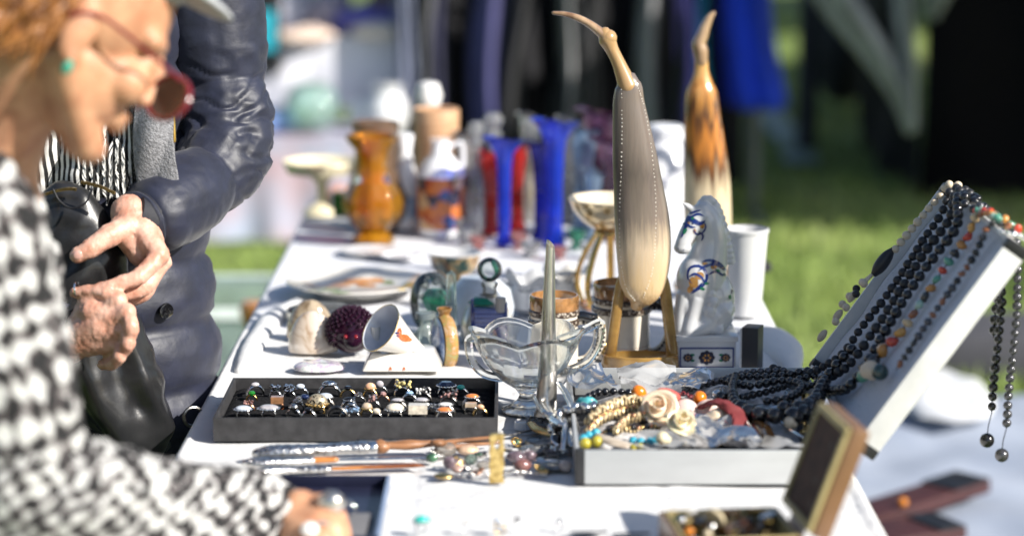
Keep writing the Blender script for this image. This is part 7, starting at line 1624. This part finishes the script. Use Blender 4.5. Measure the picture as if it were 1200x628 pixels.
# ---- person in the navy quilted jacket (behind, left)
w2 = thing('person', (-.67, 3.64, 0), 'person in a navy quilted jacket trying on a ring with both hands', 'person')
b = MB(); c2 = V3((-.675, 3.60, 1.60)); hf2, HR2 = head(b, c2, V3((.18, -.9, -.42)), V3((-.98, -.2, 0)), 1.0)
nb2 = V3((-.675, 3.65, 1.45)); pel2 = V3((-.675, 3.65, .88)); cap(b, hf2(-.03, 0, -.03), nb2, .055, .06)
limbp(b, [(*nb2, .06), (nb2.x, nb2.y, 1.33, .115), (nb2.x, nb2.y, 1.12, .115), (*pel2, .13)])
shl, shr = pt(236, -80, 3.66), V3((-.86, 3.66, 1.42)); cap(b, shl, shr, .06)
cap(b, pel2 + V3((-.07, 0, 0)), pel2 + V3((.07, 0, 0)), .105)
for q in (-1, 1):
    limbp(b, [(pel2.x + q * .09, 3.65, .84, .09), (pel2.x + q * .10, 3.62, .47, .058), (pel2.x + q * .10, 3.66, .1, .042)]); cap(b, (pel2.x + q * .10, 3.66, .06), (pel2.x + q * .11, 3.50, .035), .04, .032)
elL, wrL = pt(263, 178, 3.60), pt(152, 250, 3.385); elR, wrR = pt(-30, 320, 3.52), pt(80, 404, 3.315)
cap(b, shl, pt(252, 50, 3.655), .048, .046); cap(b, pt(252, 50, 3.655), pt(264, 130, 3.63), .046, .043); cap(b, pt(264, 130, 3.63), elL, .043, .04); limbp(b, [(*elL, .04), (*pt(212, 232, 3.48), .036), (*wrL, .0255)]); cap(b, shr, elR, .048, .04); limbp(b, [(*elR, .04), (*elR.lerp(wrR, .4), .040), (*wrR, .0255)])
# her left hand (upper one)
mcp = [pt(187, 299, 3.335), pt(190, 307, 3.352), pt(185, 314, 3.368), pt(177, 318, 3.384)]
for i, q in enumerate(mcp): cap(b, wrL.lerp(q, .1), q, .0235 - .002 * i, .0150 - .0008 * i)
cap(b, wrL, pt(172, 282, 3.365), .028, .025); cap(b, pt(142, 268, 3.36), pt(166, 296, 3.362), .019, .021)
finger(b, [mcp[0], pt(164, 323, 3.305), pt(143, 331, 3.298), pt(124, 337, 3.293)], .0132, .0090)
finger(b, [mcp[1], pt(170, 336, 3.325), pt(150, 344, 3.318), pt(136, 346, 3.318)], .0128, .009)
finger(b, [mcp[2], pt(172, 342, 3.345), pt(158, 351, 3.345), pt(148, 350, 3.35)], .0108, .0076)
finger(b, [mcp[3], pt(166, 338, 3.37), pt(156, 344, 3.372)], .0092, .007)
finger(b, [wrL.lerp(mcp[0], .28) + V3((-.012, -.012, .0)), pt(127, 277, 3.335), pt(106, 291, 3.32), pt(91, 299, 3.316)], .0185, .0112)
# her right hand (lower one, half closed, thumb and forefinger holding the ring)
mc2 = [pt(138, 352, 3.285), pt(149, 366, 3.272), pt(149, 385, 3.270), pt(142, 402, 3.275)]
for i, q in enumerate(mc2): cap(b, wrR.lerp(q, .1), q, .024 - .001 * i, .0145 - .001 * i)
cap(b, wrR, pt(118, 380, 3.292), .028, .026); cap(b, pt(110, 366, 3.295), pt(132, 372, 3.285), .022, .02)
finger(b, [mc2[0], pt(124, 344, 3.288), pt(104, 341, 3.296), pt(88, 343, 3.30)], .0112, .0078)
finger(b, [mc2[1], pt(154, 386, 3.258), pt(146, 400, 3.276), pt(132, 404, 3.296)], .0115, .0085)
finger(b, [mc2[2], pt(150, 403, 3.258), pt(141, 414, 3.276), pt(128, 416, 3.296)], .0112, .0082)
finger(b, [mc2[3], pt(140, 418, 3.262), pt(131, 427, 3.278), pt(120, 427, 3.296)], .0100, .0075)
finger(b, [wrR.lerp(mc2[0], .35) + V3((-.01, 0, .008)), pt(104, 352, 3.30), pt(118, 340, 3.295), pt(130, 335, 3.292)], .0150, .0090)
body2 = remesh(b, .0026, 2, .4); displace(body2, lambda p, n: .0005 * noise.noise(p * 170) - .0007 * max(0, 1 - 6 * abs(noise.noise(V3((p.x * 150, p.y * 60, p.z * 60))))) if p.z < 1.1 else 0); build(body2, 'body', M_skin2, w2, angle=0)
m = MB()
for u, v, y, rr_, an in ((91, 300, 3.306, (.0062, .0022, .0072), .9), (128, 340, 3.284, (.0062, .002, .0048), .2)): m.sphere(pt(u, v - 1, y), rr_, 14, 10, rotm(0, an, 0))
build(m, 'fingernails', M_nail, w2)
M_nav = mat('navy_nylon', (.0125, .0150, .032), .5, var=.25, vscale=30, bump=.25, bscale=70, bdist=.003, sheen=.12, spec=.5)
M_navd = mat('black_navy_rib', (.010, .011, .018), .7, bump=.4, bscale=200)
def wrinkle(p, s=1.0):
    q = V3((p.x * 9, p.y * 9, p.z * 26)); q2 = V3((p.x * 16 + p.z * 9, p.y * 16, p.z * 34 - p.x * 12)) + V3((9, 2, 4))
    cr = max(0, 1 - 5 * abs(noise.noise(q2))) ** 1.5
    return -.75 * cr + .5 * (1 - 2 * abs(noise.noise(q))) + .35 * noise.noise(p * 34) + .3 * (1 - 2 * abs(noise.noise(V3((p.x * 30, p.y * 30, p.z * 48)) + V3((5, 5, 5)))))
jk = MB()
def qd(p, t, a): return .020 * abs(math.sin(PI * (p.z - .06) / .098)) ** .45 + .0045 * wrinkle(p)
Pj, Rj = path_r([(-.675, 3.65, 1.50, .075), (-.675, 3.65, 1.46, .11), (-.675, 3.65, 1.40, .165), (-.675, 3.65, 1.2, .180), (-.672, 3.65, 1.0, .186), (-.668, 3.65, .80, .197), (-.665, 3.65, .60, .205), (-.665, 3.65, .53, .20)], 150)
jk.tube(Pj, Rj, 80, disp=qd, sx=1.0, sy=.78, up=(0, 1, 0), flatcap=True)
jm = MB(); jm.v = list(jk.v); jm.f = list(jk.f); jm.mi = list(jk.mi)
def seamed(P, R, ts, amp, n=72, wr_=.0062):
    L_ = len(P)
    def dd(p, t, a):
        dmin = min(abs(t - s) for s in ts); return amp * (min(1, dmin / .07) ** .6 - 1) + wr_ * wrinkle(p) * (.25 + 1.1 * math.exp(-((t - .52) / .16) ** 2))
    jk.tube(P, R, n, disp=dd, flatcap=True)
Pa, Ra_ = path_r([(*(shl + V3((-.09, 0, .04))), .066), (*(shl + V3((-.03, 0, .005))), .078), (*(shl + V3((.002, 0, -.03))), .083), (*pt(252, 50, 3.655), .078), (*pt(262, 115, 3.64), .070), (*pt(266, 168, 3.61), .067), (*pt(246, 205, 3.56), .066), (*pt(212, 232, 3.48), .063), (*pt(182, 252, 3.42), .056), (*pt(164, 261, 3.395), .050)], 190)
seamed(Pa, Ra_, (.22, .42, .70, .96), .012)
Pb, Rb_ = path_r([(*(shr + V3((.09, 0, .03))), .066), (*(shr + V3((.02, 0, 0))), .080), (*shr.lerp(elR, .5), .074), (*elR, .068), (*elR.lerp(wrR, .5), .062), (*elR.lerp(wrR, .86), .048)], 120)
seamed(Pb, Rb_, (.2, .45, .75), .010, 40)
build(jk, 'puffer_jacket', M_nav, w2, angle=0)
m = MB(); m.tube([pt(170, 258, 3.398), pt(158, 253, 3.388), pt(153, 251, 3.384)], [.040, .037, .034], 28, flatcap=True); build(m, 'ribbed_cuff', M_navd, w2); m = MB(); m.tube([elR.lerp(wrR, .84), elR.lerp(wrR, .96)], [.042, .036], 28, flatcap=True); build(m, 'ribbed_cuff', M_navd, w2)
trj = bvh(jm)
def jacket_button(u, v):
    l, n = hit(trj, u, v)
    if l is None: return
    m = MB(); R = align(n); m.lathe([(0, .0), (.0115, .0), (.0125, .002), (.0115, .0042), (.009, .0034), (0, .0034)], 28, l + n * .002, R); bt = build(m, 'button', M_blackg, w2)
    m = MB(); [m.lathe([(0, .0036), (.0013, .0036), (.0013, .0039), (0, .0039)], 8, l + n * .002 + R @ V3((a, c, 0)), R) for a in (-.003, .003) for c in (-.003, .003)]; build(m, 'button_holes', M_felt, bt)
jacket_button(193, 364); jacket_button(190, 520)
h = MB(); h.sphere(hf2(-.018, 0, .055), (.095, .086, .09), 26, 18, HR2); h.sphere(hf2(-.06, 0, -.03), (.05, .075, .09), 24, 16, HR2); build(h, 'hair', mat('grey_brown_hair', (.12, .09, .07), .5, bump=.5, bscale=200), w2, angle=0)
t_ = MB()
for q in (-1, 1): limbp(t_, [(pel2.x + q * .085, 3.65, .80, .105), (pel2.x + q * .10, 3.62, .46, .08), (pel2.x + q * .10, 3.66, .09, .066)])
build(t_, 'trousers', mat('dark_navy_trousers', (.014, .016, .03), .85), w2, angle=0)
for q in (-1, 1):
    s_ = MB(); s_.sphere((pel2.x + q * .105, 3.59, .045), (.05, .13, .044), 22, 14); build(s_, 'shoe', M_blk, w2, angle=0)
M_strp = ramp_mat('striped_scarf', [(.42, (.012, .012, .012)), (.56, (.66, .65, .62))], kind='wave_x', scale=34, dist=1.6, rough=.9, bump=.6, bscale=160, detail=3)
sc = MB(); sc.sheet(lambda a, b: pt(20 + 150 * a, 120 + 112 * b, 3.445 + .014 * math.sin(a * 17 + b * 4) + .012 * noise.noise(V3((a * 6, b * 6, 0)))), 70, 50, .006); sc2 = build(sc, 'scarf', M_strp, w2, angle=0)
f_ = MB(); rr = random.Random(9)
for i in range(70):
    a = rr.random(); s0 = pt(96 + 66 * a, 160 + 40 * rr.random(), 3.43); f_.tube(path([s0, s0 + V3((rr.uniform(-.01, .012), -.012, -.02)), s0 + V3((rr.uniform(-.02, .02), -.008, -.05))], 6), .0016, 5)
build(f_, 'fringe', bpy.data.materials['striped_scarf'], sc2)
# handbag hanging in front of the jacket
M_lea = mat('black_bag_leather', (.014, .014, .015), .30, var=.3, vscale=20, bump=.3, bscale=300, bdist=.0006, coat=.2)
M_peb = mat('pebbled_grey_leather', (.22, .22, .235), .5, bump=1.0, bscale=330, bdist=.003, var=.3, vscale=200)
hb = thing('handbag', pt(140, 520, 3.42), 'black leather handbag with zip and grey studded pocket hanging before the navy jacket', 'bag')
s_ = MB(); bc2 = pt(84, 380, 3.405); kk = ps(3.4, .9)
s_.sphere(bc2, (64 * kk, .050, 164 * kk), 80, 70)
def folds(p, n):
    d = p - bc2; top = max(0, d.z / (172 * kk)); q = V3((d.x * 13 + d.z * 6, 1, d.z * 3.2)); return .018 * (1 - 2 * abs(noise.noise(q))) + .009 * math.sin(d.x * 62 + d.z * 26 + 2 * noise.noise(d * 8)) * (1 - .5 * top) + .004 * noise.noise(d * 40)
for i, p in enumerate(s_.v):
    d = V3(p) - bc2; fz_ = d.z / (172 * kk); s_.v[i] = (bc2.x + d.x * (1.06 if fz_ < -.3 else 1.0) + .085 * max(0, .25 - fz_) ** 1.3, bc2.y + d.y * (1 - .3 * fz_), p[2])
displace(s_, folds); build(s_, 'bag_body', M_lea, hb, angle=0); trb2 = bvh(s_)
m = MB()
for (u, v) in path([(38, 228), (60, 220), (88, 214), (112, 217), (134, 226)], 46):
    l, n = hit(trb2, u, v + 4); p_ = pt(u, v, 3.352) if l is None else V3((l.x, min(l.y - .003, 3.37), l.z)); m.box(p_, (.0030, .004, .0042), rotm(0, .3, 0))
build(m, 'zip', M_gold, hb)
m = MB(); m.tube(path([pt(62, 222, 3.345), pt(70, 236, 3.342), pt(84, 244, 3.342), pt(100, 238, 3.342), pt(108, 222, 3.345)], 30), .0016, 8); build(m, 'cord_loop', M_blk, hb)
def flap(a, b): return pt(158 + 44 * a + 5 * b, 116 + 98 * b, 3.425 - .007 * math.sin(PI * a) - .010 * math.sin(PI * b) + .004 * math.sin(7 * a + 5 * b))
m = MB(); m.sheet(flap, 30, 40, .008); build(m, 'studded_pocket', M_peb, hb, angle=0)
m = MB()
for q in range(34):
    m.sphere(flap(-.05, q / 33) + V3((.0015 * (-1) ** q, -.004, 0)), (.0032, .003, .0022), 8, 6, rotm(0, .6 * (-1) ** q, 0))
m.tube([flap(-.1, t_ / 20) for t_ in range(21)], .004, 8); m.tube([flap(t_ / 10, .02) + V3((0, -.003, 0)) for t_ in range(11)], .0025, 8); build(m, 'braided_edge', M_blk, hb)
for a_, b_ in ((.30, .22), (.22, .86)):
    m = MB(); pz = flap(a_, b_); m.lathe([(.0085, 0), (.0075, .001), (0, .006)], 4, pz + V3((0, -.0008, 0)), rotm(PI / 2, 0, 0) @ rotm(0, 0, .3)); build(m, 'stud', mat('antique_brass', (.30, .24, .14), .3, metal=1), hb, smooth=False)
m = MB(); m.tube([flap(1.0, -.05) + V3((.002, -.004, 0)), flap(1.0, .15) + V3((.002, -.006, 0)), flap(.98, .5) + V3((.002, -.006, 0))], .0022, 8); build(m, 'brass_edge', M_brass, hb)
m = MB(); m.torus(pt(226, 488, 3.41), .014, .0028, rotm(PI / 2, 0, .5), 26, 8); build(m, 'strap_ring', M_dsil, hb)
m = MB(); m.tube(path([pt(150, 120, 3.44), pt(176, 20, 3.45), pt(180, -90, 3.52), pt(168, -112, 3.60)], 24), .011, 10, sy=.3, up=(0, 1, 0)); build(m, 'strap', M_lea, hb)
m = MB(); m.torus(pt(90, 339, 3.298), .0095, .0018, align(pt(80, 342, 3.30) - pt(104, 341, 3.296)), 24, 8); tag(build(m, 'finger_ring', M_bright, loc=pt(90, 339, 3.298)), 'thin silver ring on a forefinger of the navy jacket person', 'ring')
